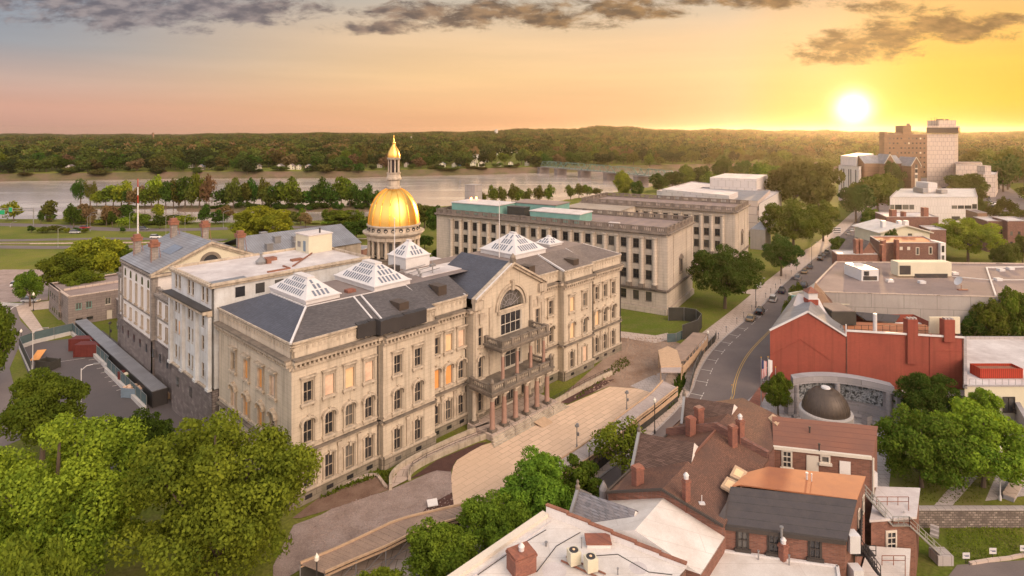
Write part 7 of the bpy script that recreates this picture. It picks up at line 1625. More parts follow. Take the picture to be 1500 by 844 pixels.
# ================================================================ cars
def loft(c, secs):
    """secs: list of (x, [(y,z)...]) cross sections along the length"""
    n = len(secs[0][1]); vs = [(x, y, z) for x, r in secs for y, z in r]
    fs = [(j*n+i, j*n+(i+1) % n, (j+1)*n+(i+1) % n, (j+1)*n+i) for j in range(len(secs)-1) for i in range(n)]
    fs += [tuple(range(n-1, -1, -1)), tuple(range((len(secs)-1)*n, len(secs)*n))]
    return c.add(vs, fs)
CARM = {}
def car(label, g, yaw, paint, suv=False, L_=4.6, group='cars parked along the kerb', name='parked_car', detail=True):
    hh = 1.75 if suv else 1.45
    key = (suv, L_)
    t = thing(name, label, 'car', g, yaw, group); w = .9
    def sec(z0, z1, wb, wt): return [(-wb, z0), (wb, z0), (wb, (z0+z1)/2), (wt, z1), (-wt, z1), (-wb, (z0+z1)/2)]
    if key not in CARM:
        c = MB(); a = L_/2; bz = .95 if suv else .85
        loft(c, [(-a, sec(.35, bz-.15, w*.85, w*.75)), (-a+.25, sec(.28, bz, w, w*.88)), (-a*.45, sec(.25, bz+.08, w, w*.92)), (a*.4, sec(.25, bz+.05, w, w*.92)), (a-.35, sec(.28, bz-.1, w*.97, w*.85)), (a, sec(.35, bz-.3, w*.82, w*.7))])
        r = MB(); loft(r, [(-a*.62 if not suv else -a*.85, sec(hh-.03, hh, w*.68, w*.66)), (a*.12, sec(hh-.03, hh+.02, w*.68, w*.66))])
        gsec = MB(); x0 = -a*.85 if not suv else -a*.97; loft(gsec, [(x0, sec(bz, bz+.08, w*.85, w*.82)), (-a*.6 if not suv else -a*.85, sec(bz, hh-.02, w*.88, w*.68)), (a*.12, sec(bz, hh-.02, w*.88, w*.68)), (a*.5, sec(bz, bz+.06, w*.85, w*.8))])
        wh = MB(); wh.lathe(0, 0, [(.01, -.11), (.32, -.11), (.34, 0), (.32, .11), (.01, .11)], 14); wh.v = [(x, z, y) for x, y, z in wh.v]
        rim = MB(); rim.lathe(0, 0, [(.01, -.13), (.2, -.125)], 10); rim.v = [(x, z, y) for x, y, z in rim.v]
        hl = MB(); hl.box(a-.16, a-.02, -.16, .16, bz-.34, bz-.2); tl = MB(); tl.box(-a-.02, -a+.06, -.12, .12, bz-.3, bz-.12)
        CARM[key] = [c, r, gsec.me('windows', 'glass'), wh.me('tyre', 'metal_d'), rim.me('rim', 'metal_g'), hl.me('headlight', 'lamp'), tl.me('tail_light', 'cont_red'), {}]
    c, r, gm_, wm, rm, hm2, tm, pn = CARM[key]
    if paint not in pn: pn[paint] = (c.me('body', 'car_'+paint), r.me('roof', 'car_'+paint))
    put(pn[paint][0], 'body', t); put(pn[paint][1], 'roof', t); put(gm_, 'windows', t)
    if detail:
        for x in (-L_*.3, L_*.31):
            for y in (-.84, .84): o = put(wm, 'wheel', t, (x, y, .34)); put(rm, 'rim', o, (0, 0, 0), 0 if y < 0 else pi)
        for y in (-.62, .62): put(hm2, 'headlight', t, (0, y, 0)); put(tm, 'tail_light', t, (0, y, 0))
    return t
yd = atan2(.852, .523)
CARS = [(1099, 469, 'gold', 0, 'gold hatchback parked nearest the camera on the left kerb'), (1113, 459, 'black', 1, 'black pickup-like car parked just ahead of the gold one'), (1132, 441, 'white', 1, 'white car parked alone between two dark ones'), (1145, 429, 'navy', 1, 'dark blue car parked ahead of the white car'),
        (1168, 409, 'silver', 1, 'silver car parked below the lawn tree'), (1178, 400, 'gold', 0, 'tan car parked second in the middle trio'), (1186, 393, 'grey', 0, 'grey car parked farthest in the middle trio'), (1201, 381, 'black', 1, 'black car first of the three beyond the dark lamp'), (1206, 376, 'grey', 0, 'grey car in the middle of the far trio'), (1211, 371, 'silver', 0, 'silver car last of the far trio'),
        (1243, 344, 'silver', 0, 'silver car parked far up the street before the pale one'), (1248, 339, 'white', 0, 'pale car parked farthest up the street')]
for px, py, pc_, suv, lb in CARS: g = G(px, py, .06); car(lb, (g[0]+.2, g[1]+.2, .06), yd, pc_, bool(suv))
g = G(1178, 420, .06); car('dark car parked on the right side of the street beyond the cream bay', (g[0], g[1], .06), yd, 'grey', True, group='cars on the right kerb')
rr = random.Random(11); k = 0
for row, (y0, xa, xb, n_) in enumerate(((500, 1350, 1400, 9), (470, 1352, 1402, 9), (440, 1356, 1398, 8))):
    for i in range(n_):
        if rr.random() < .15: continue
        px = xa+(xb-xa)*i/n_; car('car in the packed car park below the tall beige tower', (X_(px, y0), y0, .05), 0.1, rr.choice(['white', 'silver', 'black', 'grey', 'navy', 'red']), rr.random() < .5, group='cars in the car park below the tower', detail=False)
for i in range(16):
    f = i/15; px = 1447+44*f**1.3; d = 430-190*f; car('car in the long row at the right side of the town', (X_(px, d), d, .05), 1.2, rr.choice(['white', 'silver', 'black', 'grey', 'gold']), rr.random() < .5, group='cars in the long right-hand row', detail=False)
car('white van parked beside the stone hall at the right', (X_(1460, 395), 395, .05), .1, 'white', True, 5.4, 'vans')
for px, py, pc_, lb in ((28, 420, 'white', 'white car parked in the gravel yard'), (78, 405, 'white', 'white car half hidden by the round tree in the yard'), (45, 443, 'silver', 'silver car parked behind the small yard tree'), (110, 342, 'silver', 'silver car on the highway at left'), (210, 337, 'grey', 'grey car on the highway near the tall mast'), (125, 335, 'red', 'dark red vehicle on the highway beyond the shrubs'), (228, 349, 'white', 'white car on the middle highway lane')):
    g = G(px, py, .07); car(lb, g, .05, pc_, True, group=None, detail=True)
# ================================================================ bridge over the river
PR = [G(px, py, WZ)[:2] for px, py in ((796, 254), (821, 256.5), (856, 260), (894, 264), (939, 269), (985, 275))]
t = thing('truss_bridge', 'long green steel truss bridge on stone piers across the river', 'bridge', (PR[0][0], PR[0][1], 0), 0)
for k, p in enumerate(PR): c = MB(); c.box(-6, 6, -4, 4, WZ-3, 5.0); c.box(-6.6, 6.6, -4.6, 4.6, 5.0, 5.6); c.rot(.3).mv(p[0], p[1]); sub(t, c, 'pier', 'brownstone')
zd = 6.0
c = MB(); tr_ = MB()
for a, b in zip(PR[:-1], PR[1:]):
    l = hypot(b[0]-a[0], b[1]-a[1]); ux, uy = (b[0]-a[0])/l, (b[1]-a[1])/l; nx, ny = -uy, ux
    c.prism([(a[0]-nx*4, a[1]-ny*4), (b[0]-nx*4, b[1]-ny*4), (b[0]+nx*4, b[1]+ny*4), (a[0]+nx*4, a[1]+ny*4)], zd, zd+.9, True, True)
    n_ = 8
    for s_ in (-4, 4):
        q = lambda k, z: (a[0]+ux*l*k/n_+nx*s_, a[1]+uy*l*k/n_+ny*s_, z)
        tr_.tube([q(0, zd+1), q(1, zd+7)], .35, 4); tr_.tube([q(1, zd+7), q(n_-1, zd+7)], .35, 4); tr_.tube([q(n_-1, zd+7), q(n_, zd+1)], .35, 4); tr_.tube([q(0, zd+1), q(n_, zd+1)], .3, 4)
        for k in range(1, n_): tr_.tube([q(k, zd+1), q(k, zd+7)], .2, 4)
        for k in range(1, n_-1): tr_.tube([q(k, zd+7 if k % 2 else zd+1), q(k+1, zd+1 if k % 2 else zd+7)], .17, 4)
sub(t, c, 'road_deck', 'concrete'); M['bridge_green'] = mat('bridge_green_paint', (.13, .22, .17), rough=.6, var=.2); sub(t, tr_, 'truss', 'bridge_green')
# ================================================================ far bank: houses, tower, towns
def house(label, px, py, wpx, m='white_wall', rm_='slate_w', h=6, group=None, d=None, yaw=0):
    d = d or max(FOC*(CAMZ-6)/(py-193), far_d(px)+26); w = wpx*.8*d/FOC; h = h*.75; zb = terr(px, d); t = thing('house', label, 'house', (X_(px, d), d, zb-.5), yaw, group); ht = max(4.5, h)
    c = MB(); c.box(-w/2, w/2, 0, w*.7, 0, ht); c.add([(-w/2, 0, ht), (w/2, 0, ht), (0, 0, ht+w*.3), (-w/2, w*.7, ht), (w/2, w*.7, ht), (0, w*.7, ht+w*.3)], [(0, 1, 2), (4, 3, 5)]); c.build('wall', m, t)
    c = MB()
    for s_ in (-1, 1): c.slab([(0, -.4, ht+w*.3+.2), (s_*(w/2+.5), -.4, ht-.15), (s_*(w/2+.5), w*.7+.4, ht-.15), (0, w*.7+.4, ht+w*.3+.2)], .25)
    c.build('roof', rm_, t)
    for x in (-w*.27, w*.27):
        for z in (1.8, 4.2): swin(t, (-w/2, 0), (w/2, 0), w/2+x, z, w*.12, 1.3)
    return t
HS = [(101, 250, 13, 'white house among trees by the far left bank'), (186, 232, 10, 'white gable deep in the woods at left'), (213, 228, 8, 'small pale house beside the white gable'), (279, 246, 9, 'pale house by the bank right of the island trees'), (294, 252, 10, 'low white house on the bank beside the pale one'), (378, 254, 9, 'white house on the far bank behind the island'),
      (409, 250, 13, 'pinkish house, leftmost of the bank-side row'), (426, 252, 12, 'wide white house in the bank-side row'), (437, 252, 8, 'cream house at the end of the bank-side row'), (451, 251, 10, 'white gabled house standing apart on the bank'), (556, 246, 9, 'pale house just left of the gold dome lantern'), (595, 245, 8, 'white house just right of the dome lantern'),
      (648, 247, 11, 'pale blue house left of the blue tower'), (665, 247, 8, 'white house beside the foot of the blue tower'), (693, 247, 10, 'white house right of the blue tower'), (705, 248, 12, 'brown roofed house on the bank right of the blue tower'), (731, 248, 8, 'white pointed gable house on the bank'), (748, 244, 9, 'white house in the riverside village'), (772, 246, 8, 'white building with a flag near the bridge end')]
for px, py, w, lb in HS: house(lb, px, py, w, rr.choice(['white_conc', 'cream', 'tan_conc', 'lime']), rr.choice(['slate_w', 'seam', 'gravel']), 6)
for k in range(16):
    px = rr.uniform(690, 765); d = rr.uniform(760, 1100); house('small pale house in the hillside village beyond the blue tower', px, 0, rr.uniform(7, 12)*650/d, rr.choice(['white_wall', 'cream']), 'slate_w', 7, 'village houses beyond the river', d)
for k, (px, d) in enumerate(((30, 1500), (42, 1480), (53, 1500), (505, 900), (640, 1100), (652, 1150))): house(['white block at the left of the hilltop cluster', 'white block in the middle of the hilltop cluster', 'white block at the right of the hilltop cluster', 'pale hillside house behind the dome', 'tan hillside house above the blue tower', 'second tan hillside house above the blue tower'][k], px, 0, 10, 'white_wall', 'gravel', 16 if k < 3 else 9, None, d)
d = 745; t = thing('blue_tower', 'bright blue square tower on the far river bank', 'tower', (X_(672.5, d), d, terr(672, d)), 0); c = MB(); w = 6*d/FOC/2; c.box(-w, w, 0, 2*w, 0, zat(231, d)-terr(672, d)); c.build('shaft', 'sky_blue', t); c = MB(); c.box(-w*.6, w*.6, .5, 1.4*w, zat(231, d)-terr(672, d), zat(229.5, d)-terr(672, d)); c.build('cap', 'metal_w', t)
d = 2300; t = thing('water_tower', 'pale water tower on the wooded skyline', 'water tower', (X_(727, d), d, 30), 0); c = MB(); c.lathe(0, 0, [(3, 0), (3, zat(196, d)-30), (6.5, zat(195, d)-30), (6.5, zat(190, d)-30), (.1, zat(189.5, d)-30)], 16); c.build('tank', 'white_conc', t)
d = 1500; t = thing('brick_stack', 'slim pale chimney stack above the woods right of the dome', 'chimney', (X_(602.5, d), d, 10), 0); c = MB(); c.cyl(0, 0, 2.2, 0, zat(200, d)-10, 12, 1.7); c.build('stack', 'tan_conc', t)
d = 2600; t = thing('skyline_tower', 'tiny dark tower block on the left skyline', 'tower', (X_(223.5, d), d, 15), 0); c = MB(); c.box(-3, 3, 0, 6, 0, zat(194.5, d)-15); c.build('shaft', 'apt_brick', t)
# ================================================================ trees
def leaf_cards(rng, C, Rr, n, size, up=.35, squash=.85):
    """n leaf cards spread over the shells of clumps with centres C (m,3) and radii Rr"""
    m = len(C); wgt = Rr**2; idx = rng.choice(m, n, p=wgt/wgt.sum())
    d = rng.normal(size=(n, 3)); d[:, 2] += up; d /= np.linalg.norm(d, axis=1)[:, None]
    rad = Rr[idx]*(rng.uniform(.62, 1.08, n))
    p = C[idx]+d*rad[:, None]*np.array((1, 1, squash))
    nrm = d*.9+rng.normal(size=(n, 3))*.55; nrm /= np.linalg.norm(nrm, axis=1)[:, None]
    t = np.cross(nrm, rng.normal(size=(n, 3))); t /= np.linalg.norm(t, axis=1)[:, None]+1e-9; b = np.cross(nrm, t)
    s = size*rng.uniform(.6, 1.3, n)[:, None]; k = (s*.62)
    V_ = np.stack([p-t*s, p-b*k, p+t*s, p+b*k], 1).reshape(-1, 3)
    return V_
def mesh_quads(name, V_, m, extra=None):
    """one mesh of quads (4 verts each) plus optional (verts, faces) extra"""
    n = len(V_)//4; nv = len(V_); E_ = extra or ([], [])
    ev = np.array(E_[0], float).reshape(-1, 3); fl_ = [len(f) for f in E_[1]]
    co = np.concatenate([V_, ev]) if len(ev) else V_
    me = bpy.data.meshes.new(name); me.vertices.add(len(co)); me.vertices.foreach_set('co', co.astype(np.float32).ravel())
    loops = np.concatenate([np.arange(nv), np.array([i+nv for f in E_[1] for i in f], int)]).astype(np.int32) if len(ev) else np.arange(nv, dtype=np.int32)
    tot = np.concatenate([np.full(n, 4), np.array(fl_, int)]).astype(np.int32) if len(ev) else np.full(n, 4, np.int32)
    st = np.concatenate([[0], np.cumsum(tot)[:-1]]).astype(np.int32)
    me.loops.add(len(loops)); me.loops.foreach_set('vertex_index', loops); me.polygons.add(len(tot)); me.polygons.foreach_set('loop_start', st)
    try: me.polygons.foreach_set('loop_total', tot)
    except Exception: pass
    me.update(calc_edges=True); me.materials.append(M[m]); return me
def crown_clumps(rng, n, shape):
    """clumps inside a unit crown: x,y in [-.5,.5], z in [0,1]"""
    C = []; Rr = []
    while len(C) < n:
        u = rng.normal(size=3); u /= np.linalg.norm(u); r = rng.uniform(.5, .88) if rng.random() < .8 else rng.uniform(0, .4)
        x, y, z = u[0]*r*.5, u[1]*r*.5, .5+u[2]*r*.5
        if shape == 'oval': x *= .8; y *= .8
        if shape == 'cone': k = 1.15-.95*z; x *= k; y *= k
        if shape == 'vase': k = .55+.6*z; x *= k; y *= k
        if shape == 'round' and z < .12: continue
        q = rng.choice([rng.uniform(.045, .07), rng.uniform(.08, .125)]) if n > 79 else rng.uniform(.09, .16) if n > 30 else rng.uniform(.14, .24)
        C.append((x, y, z)); Rr.append(q)
    return np.array(C), np.array(Rr)
TP = {}
def proto(kind, seed, nclump, nleaf, size, shape='round', sparse=1.0, z0=None):
    """unit tree: height 1, crown width 1 in its own units (scaled per tree)"""
    rng = np.random.default_rng(seed); C, Rr = crown_clumps(rng, nclump, shape)
    z0 = z0 or (.2 if shape != 'cone' else .08)
    C[:, 2] = z0+C[:, 2]*(1-z0)*.93; Rr = Rr*sparse
    V_ = leaf_cards(rng, C, Rr, nleaf, size)
    V_[:, 2] = np.clip(V_[:, 2], .05, 1.0)
    t = MB(); t.tube([(0, 0, -.01), (.006, 0, z0), (0, .01, .5), (.01, 0, .8)], .028, 7, .006)
    ids = rng.choice(len(C), min(len(C), 16 if nclump > 40 else 7), replace=False)
    for i in ids: x, y, z = C[i]; s_ = min(.55, z0+.3*z); t.tube([(0, 0, s_*.8), (x*.45, y*.45, (s_+z)/2*.97), (x*.9, y*.9, z)], .011, 5, .003)
    TP[kind] = (V_, t); return kind
proto('hiA', 1, 170, 66000, .0098, z0=.03); proto('hiB', 2, 150, 54000, .0102, 'round', .95, z0=.03); proto('midA', 3, 42, 11000, .024); proto('midB', 4, 50, 11000, .024, 'oval'); proto('midC', 5, 38, 9000, .026, 'vase', .85)
proto('lowA', 6, 20, 1500, .05); proto('lowB', 7, 24, 1500, .05, 'oval'); proto('lowC', 8, 16, 900, .05, 'vase', .8); proto('sparse', 9, 34, 4200, .020, 'vase', .9); proto('cone', 10, 40, 6000, .026, 'cone', .8); proto('hiC', 12, 100, 28000, .0155, 'round', 1.05)
proto('hiD', 14, 110, 32000, .015, 'round', 1.1, z0=.1)
TM = {}
def tmesh(kind, leaf):
    if (kind, leaf) not in TM:
        V_, t = TP[kind]; TM[(kind, leaf)] = mesh_quads('crown', V_, leaf)
    if kind not in TM: TM[kind] = TP[kind][1].me('trunk', 'bark')
    return TM[(kind, leaf)], TM[kind]
NT = [0]
def tree(label, x, y, z, h, w, kind='midA', leaf='leaf_a', group=None, name='tree', cat='tree', rot=None, parts=True):
    a = random.uniform(0, 6.28) if rot is None else rot
    t = thing(name, label, cat, (x, y, z), a, group); cm_, tm_ = tmesh(kind, leaf); NT[0] += 1
    k = random.uniform(.92, 1.08)
    put(cm_, 'crown', t, scale=(w*k, w/k, h)); put(tm_, 'trunk', t, scale=((w+h)/2, (w+h)/2, h)); return t
def tpx(label, px, d, top, wpx, kind, leaf, group=None, z=0, name='tree', wm=None, cat='tree'):
    x = X_(px, d); h = zat(top, d)-z; w = wm or wpx*d/FOC; return tree(label, x, d, z, h, w, kind, leaf, group, name, cat)
random.seed(21)
tpx('huge yellow-green tree filling the left foreground', 84, 62, 588, 0, 'hiA', 'leaf_y', wm=19, name='broad_tree')
tpx('large bright green tree in front of the capitol corner', 318, 62.5, 580, 0, 'hiB', 'leaf_f', wm=19.5, name='broad_tree')
tpx('rounded green tree between the lot and the huge left tree', 62, 88, 536, 0, 'hiC', 'leaf_a', wm=13, name='round_tree')
tpx('dark green tree squeezed between the two large foreground trees', 203, 82, 600, 0, 'hiC', 'leaf_d', wm=10, name='round_tree')
tpx('dark tree cut by the left edge beside the road', -8, 112, 442, 0, 'midB', 'leaf_a', wm=8, name='roadside_tree')
tpx('fresh green tree top at the bottom left corner', 30, 46, 780, 0, 'hiC', 'leaf_f', wm=8.5, name='broad_tree')
tpx('leafy green street tree directly in front of the plaza', 790, 72, 664, 0, 'hiC', 'leaf_f', wm=11, name='street_tree')
tpx('street tree left of the plaza-front tree, above the white roof edge', 722, 67, 722, 0, 'hiC', 'leaf_f', wm=8.5, name='street_tree')
tpx('low street tree beside the walkway at the bottom', 650, 62, 762, 0, 'hiC', 'leaf_f', wm=8.5, name='street_tree')
tpx('small tree tip poking up at the bottom edge', 555, 56, 826, 0, 'midA', 'leaf_f', wm=7, name='street_tree')
tpx('airy pale green tree beside the grey planks and brown roof', 912, 82, 610, 0, 'sparse', 'leaf_f', wm=11, name='street_tree')
tpx('second airy tree nearer the white gabled roof', 850, 74, 668, 0, 'midC', 'leaf_a', wm=7, name='street_tree')
tpx('green tree at the left of the park group, by the fire stairs', 1350, 81, 594, 0, 'hiD', 'leaf_a', wm=13, name='park_tree')
tpx('tallest yellow-tipped tree at the right of the park group', 1440, 81, 586, 0, 'hiD', 'leaf_y', wm=13, name='park_tree')
tpx('dark green tree behind the park group by the mural wall', 1364, 96, 541, 0, 'hiD', 'leaf_d', wm=12.5, name='park_tree')
tpx('small bright yellow-green tree against the cream yard wall', 1440, 95, 562, 0, 'midA', 'leaf_y', wm=5.5, name='park_tree')
tpx('slim green tree behind the flagpoles', 1140, 101, 543, 0, 'hiC', 'leaf_a', wm=5.5, name='park_tree')
tpx('dense dark evergreen against the grey wall, nearest the red building', 1424, 130, 455, 0, 'midB', 'leaf_d', wm=6, name='yard_tree')
tpx('tall green tree in the middle of the grey wall', 1452, 129, 436, 0, 'midB', 'leaf_a', wm=8.5, name='yard_tree')
tpx('green tree at the right edge against the grey wall', 1490, 129, 414, 0, 'midA', 'leaf_a', wm=9, name='yard_tree')
tpx('broad dark green tree in front of the annex corner', 1062, 163, 357, 0, 'hiC', 'leaf_d', wm=19.5, name='broad_tree')
tpx('dark green lawn tree between the annex tree and the parked cars', 1144, 199, 342, 0, 'hiC', 'leaf_d', wm=13.5, name='lawn_tree')
tpx('large round olive-green tree behind the lawn trees', 1162, 243, 290, 0, 'hiC', 'leaf_a', wm=27, name='lawn_tree')
tpx('narrow green tree right of the large round one', 1206, 262, 292, 0, 'midB', 'leaf_a', wm=15, name='lawn_tree')
tpx('huge hazy olive tree, left crown, before the library tower', 1163, 330, 230, 0, 'midA', 'leaf_o', wm=38, name='broad_tree')
tpx('huge hazy olive tree, right crown, before the library tower', 1198, 322, 229, 0, 'midC', 'leaf_o', wm=30, name='broad_tree')
tpx('olive tree left of the huge hazy pair', 1124, 390, 233, 0, 'midA', 'leaf_a', wm=28, name='broad_tree')
tpx('dark green street tree below the library tower', 1254, 318, 266, 0, 'midA', 'leaf_d', wm=22, name='street_tree')
tpx('broad street tree right of the library tower', 1286, 338, 249, 0, 'midA', 'leaf_a', wm=30, name='street_tree')
tpx('dark tree in front of the church', 1307, 400, 231, 0, 'midA', 'leaf_d', wm=17, name='street_tree')
tpx('round street tree left of the chimney row', 1277, 262, 300, 0, 'midA', 'leaf_a', wm=14, name='street_tree')
tpx('small round tree beside the brick gable house', 1232, 230, 345, 0, 'midA', 'leaf_a', wm=8.5, name='street_tree')
tpx('small dark tree left of the brick gable house', 1252, 215, 352, 0, 'midB', 'leaf_d', wm=5, name='street_tree')
tpx('small street tree at the cream bay, nearer', 1157, 140, 433, 0, 'midB', 'leaf_a', wm=4.5, name='street_tree')
tpx('small street tree at the cream bay, farther', 1168, 152, 412, 0, 'midB', 'leaf_a', wm=5, name='street_tree')
tpx('small bush before the cream gable house', 1308, 205, 331, 0, 'midA', 'leaf_d', wm=7, name='garden_tree')
tpx('large airy olive tree behind the gravel roof', 1418, 222, 317, 0, 'hiC', 'leaf_y', wm=23, name='yard_tree')
tpx('golden-olive tree behind the modern gallery', 1412, 395, 250, 0, 'midA', 'leaf_o', wm=28, name='street_tree')
for k, (px, top, w, d) in enumerate(((1456, 298, 24, 330), (1468, 286, 16, 345), (1482, 291, 20, 340), (1476, 310, 30, 315), (1440, 300, 18, 350), (1495, 305, 24, 330))): tpx('small rounded tree in the cluster right of the modern gallery', px, d, top, w, 'lowA', 'leaf_o', 'rounded trees right of the gallery', name='street_tree')
for k, (px, top, w, d, lb) in enumerate(((1478, 352, 34, 205, 'green tree before the right row houses'), (1498, 340, 30, 215, 'green tree at the right edge by the row houses'), (1460, 362, 22, 210, 'low dark bush before the right row houses'))): tpx(lb, px, d, top, w, 'midA', 'leaf_o', name='yard_tree')
tpx('broad rounded yellow-green tree in the gravel yard behind the stone annex', 132, 184, 341, 0, 'midA', 'leaf_y', wm=16.5, name='round_tree')
tpx('round green tree left of the broad yard tree', 97, 176, 366, 0, 'midA', 'leaf_a', wm=13, name='round_tree')
tpx('green tree between the stone annex and the white wing', 178, 195, 352, 0, 'midB', 'leaf_a', wm=9, name='round_tree')
tpx('small round tree standing alone by the yard path', 44, 165, 393, 0, 'midA', 'leaf_a', wm=8, name='round_tree')
tpx('green tree filling the yard behind the stone annex roof', 125, 165, 390, 0, 'midA', 'leaf_a', wm=11, name='round_tree')
tpx('wide olive tree beyond the chimneyed roof', 386, 252, 299, 0, 'hiC', 'leaf_y', wm=29, name='broad_tree')
tpx('dark tree behind the lantern base of the gold dome', 522, 262, 320, 0, 'midA', 'leaf_d', wm=16, name='lawn_tree')
tpx('tree just left of the gold dome', 500, 300, 305, 0, 'midA', 'leaf_a', wm=22, name='lawn_tree')
tpx('olive tree between the gold dome and the annex', 622, 300, 296, 0, 'midA', 'leaf_o', wm=16, name='lawn_tree')
tpx('dark green tree at the annex end', 643, 270, 298, 0, 'midA', 'leaf_d', wm=12, name='lawn_tree')
tpx('low green tree on the lawn right of the dome', 622, 245, 343, 0, 'midA', 'leaf_d', wm=8, name='lawn_tree')
tpx('tiny tree on the lawn beside the annex', 639, 215, 362, 0, 'midA', 'leaf_d', wm=4, name='lawn_tree')
SHR = [(46, 333, 10), (62, 335, 14), (82, 333, 18), (100, 336, 8), (112, 336, 8), (125, 337, 8), (16, 346, 18), (155, 321, 26), (180, 336, 8), (228, 325, 20), (70, 296, 24), (20, 296, 22), (60, 312, 6), (118, 318, 18), (128, 300, 24), (170, 304, 24), (185, 302, 22), (210, 316, 18), (243, 318, 20), (272, 318, 22), (322, 316, 18), (420, 333, 16), (460, 330, 14), (480, 326, 20), (440, 318, 16), (505, 330, 12)]
for k, (px, top, w) in enumerate(SHR):
    d = 312 if top > 310 else 322; d = 285 if top > 330 else d; leaf = ['leaf_d', 'leaf_a', 'leaf_o', 'leaf_y'][k % 4]
    if px in (128, 170): leaf = 'leaf_b'
    tpx('roadside tree or shrub along the highway beside the river', px, d, top-3, w*1.45, 'lowA' if k % 2 else 'lowB', leaf, 'roadside trees beside the highway', name='roadside_tree')
for k in range(34):
    px = random.uniform(55, 335) if k < 24 else random.uniform(400, 560); d = random.uniform(296, 326); tpx('small tree in the ragged row between the highway and the river', px, d, random.uniform(296, 318), random.uniform(14, 26), random.choice(['lowA', 'lowB', 'lowC']), random.choice(['leaf_a', 'leaf_o', 'leaf_y', 'leaf_b', 'leaf_d']), 'ragged tree row on the near river bank', name='roadside_tree')
# trees on the river islands
isl = [118, 132, 142, 155, 166, 178, 188, 200, 212, 222, 232, 243, 254, 262, 271, 281, 292, 302, 330, 342, 350, 362, 372, 384, 396, 408, 421, 433, 444, 455, 468, 485, 500, 512, 524, 536, 548]
for k, px in enumerate(isl):
    top = 249+random.uniform(0, 24)+(0 if 205 < px < 310 else 8); leaf = random.choice(['leaf_a', 'leaf_o', 'leaf_d', 'leaf_y', 'leaf_b'] if px < 320 else ['leaf_d', 'leaf_a', 'leaf_d', 'leaf_o'])
    d = random.uniform(380, 390) if px > 262 or px > 240 else random.uniform(386, 397)
    tpx('riverside tree on the long wooded island', px, d, top, random.uniform(22, 36), random.choice(['lowA', 'lowB', 'sparse' if px < 200 else 'lowA']), leaf, 'trees on the river islands', WZ+.3, 'island_tree')
for k in range(46):
    px = random.uniform(315, 560); tpx('low bush on the shore of the wooded island', px, random.uniform(372, 392), 298+random.uniform(-4, 4), random.uniform(10, 18), 'lowA', 'leaf_d', 'bushes on the island shore', WZ+.2, 'shore_bush', cat='bush')
for k, (px, top) in enumerate(((722, 270), (735, 272), (750, 268), (758, 274), (772, 275), (790, 270), (803, 269), (836, 270), (848, 268), (860, 270), (872, 275), (706, 282))):
    tpx('small tree on the near river bank behind the annex roof', px, near_d(px)-14, top, 18, 'lowA', 'leaf_o' if k % 3 else 'leaf_a', 'bank trees behind the annex', name='bank_tree')
for k, (px, top, w, d, lf, lb) in enumerate(((913, 249, 32, 425, 'leaf_y', 'yellow-green tree on the bank left of the dark grove'), (932, 262, 26, 415, 'leaf_d', 'dark tree below the yellow-green bank tree'), (965, 253, 34, 470, 'leaf_d', 'leftmost dark tree of the grove behind the museum'), (985, 248, 34, 480, 'leaf_d', 'second dark tree of the grove behind the museum'), (1006, 240, 32, 490, 'leaf_a', 'third tree of the grove behind the museum'), (1028, 240, 34, 500, 'leaf_d', 'fourth dark tree of the grove behind the museum'), (1058, 229, 34, 520, 'leaf_d', 'tall dark tree in the middle of the grove'), (1088, 232, 34, 520, 'leaf_d', 'dark tree at the right of the grove'), (1040, 250, 34, 450, 'leaf_a', 'lower tree before the tall dark one'), (1078, 246, 34, 450, 'leaf_o', 'lower olive tree at the right of the grove'), (1108, 244, 28, 440, 'leaf_o', 'olive tree between the grove and the big hazy tree'))):
    tpx(lb, px, d, top, w, 'midA' if k % 2 else 'midB', lf, name='grove_tree')
for k in range(12):
    px = random.uniform(1425, 1530); d = random.choice([365, 300, 410])+random.uniform(-15, 15)
    if not 1440 < px < 1500: tpx('small hazy tree among the parked cars at the right', px, d, zat(0, d)*0+193+FOC*(CAMZ-random.uniform(8, 13))/d, random.uniform(20, 30), 'lowA', 'leaf_o', 'small hazy trees by the car rows', name='hazy_tree')
for k in range(46):
    px = random.uniform(1405, 1530); d = random.uniform(460, 900); tpx('hazy tree in the sunlit wood right of the tall tower', px, d, 226+random.uniform(-14, 12), random.uniform(30, 46)*520/d*1.0, 'lowA', random.choice(['leaf_o', 'leaf_a', 'leaf_d']), 'hazy trees right of the tall tower', name='hazy_tree')
for k in range(26):
    px = random.uniform(1120, 1330); d = random.uniform(560, 900); tpx('hazy tree in the wood behind the library tower', px, d, 226+random.uniform(-8, 10), random.uniform(26, 40)*560/d, 'lowA', random.choice(['leaf_o', 'leaf_a']), 'hazy trees behind the library tower', name='hazy_tree')
for k in range(52):
    px = random.uniform(-10, 880); d = far_d(px)+random.uniform(7, 16); tree('bush on the far river bank below the wood', X_(px, d), d, terr(px, d)-.4, random.uniform(3, 7), random.uniform(7, 18), 'lowA', random.choice(['leaf_w1', 'leaf_w3', 'leaf_w2']), 'bushes along the far river bank', 'bank_bush', 'bush')
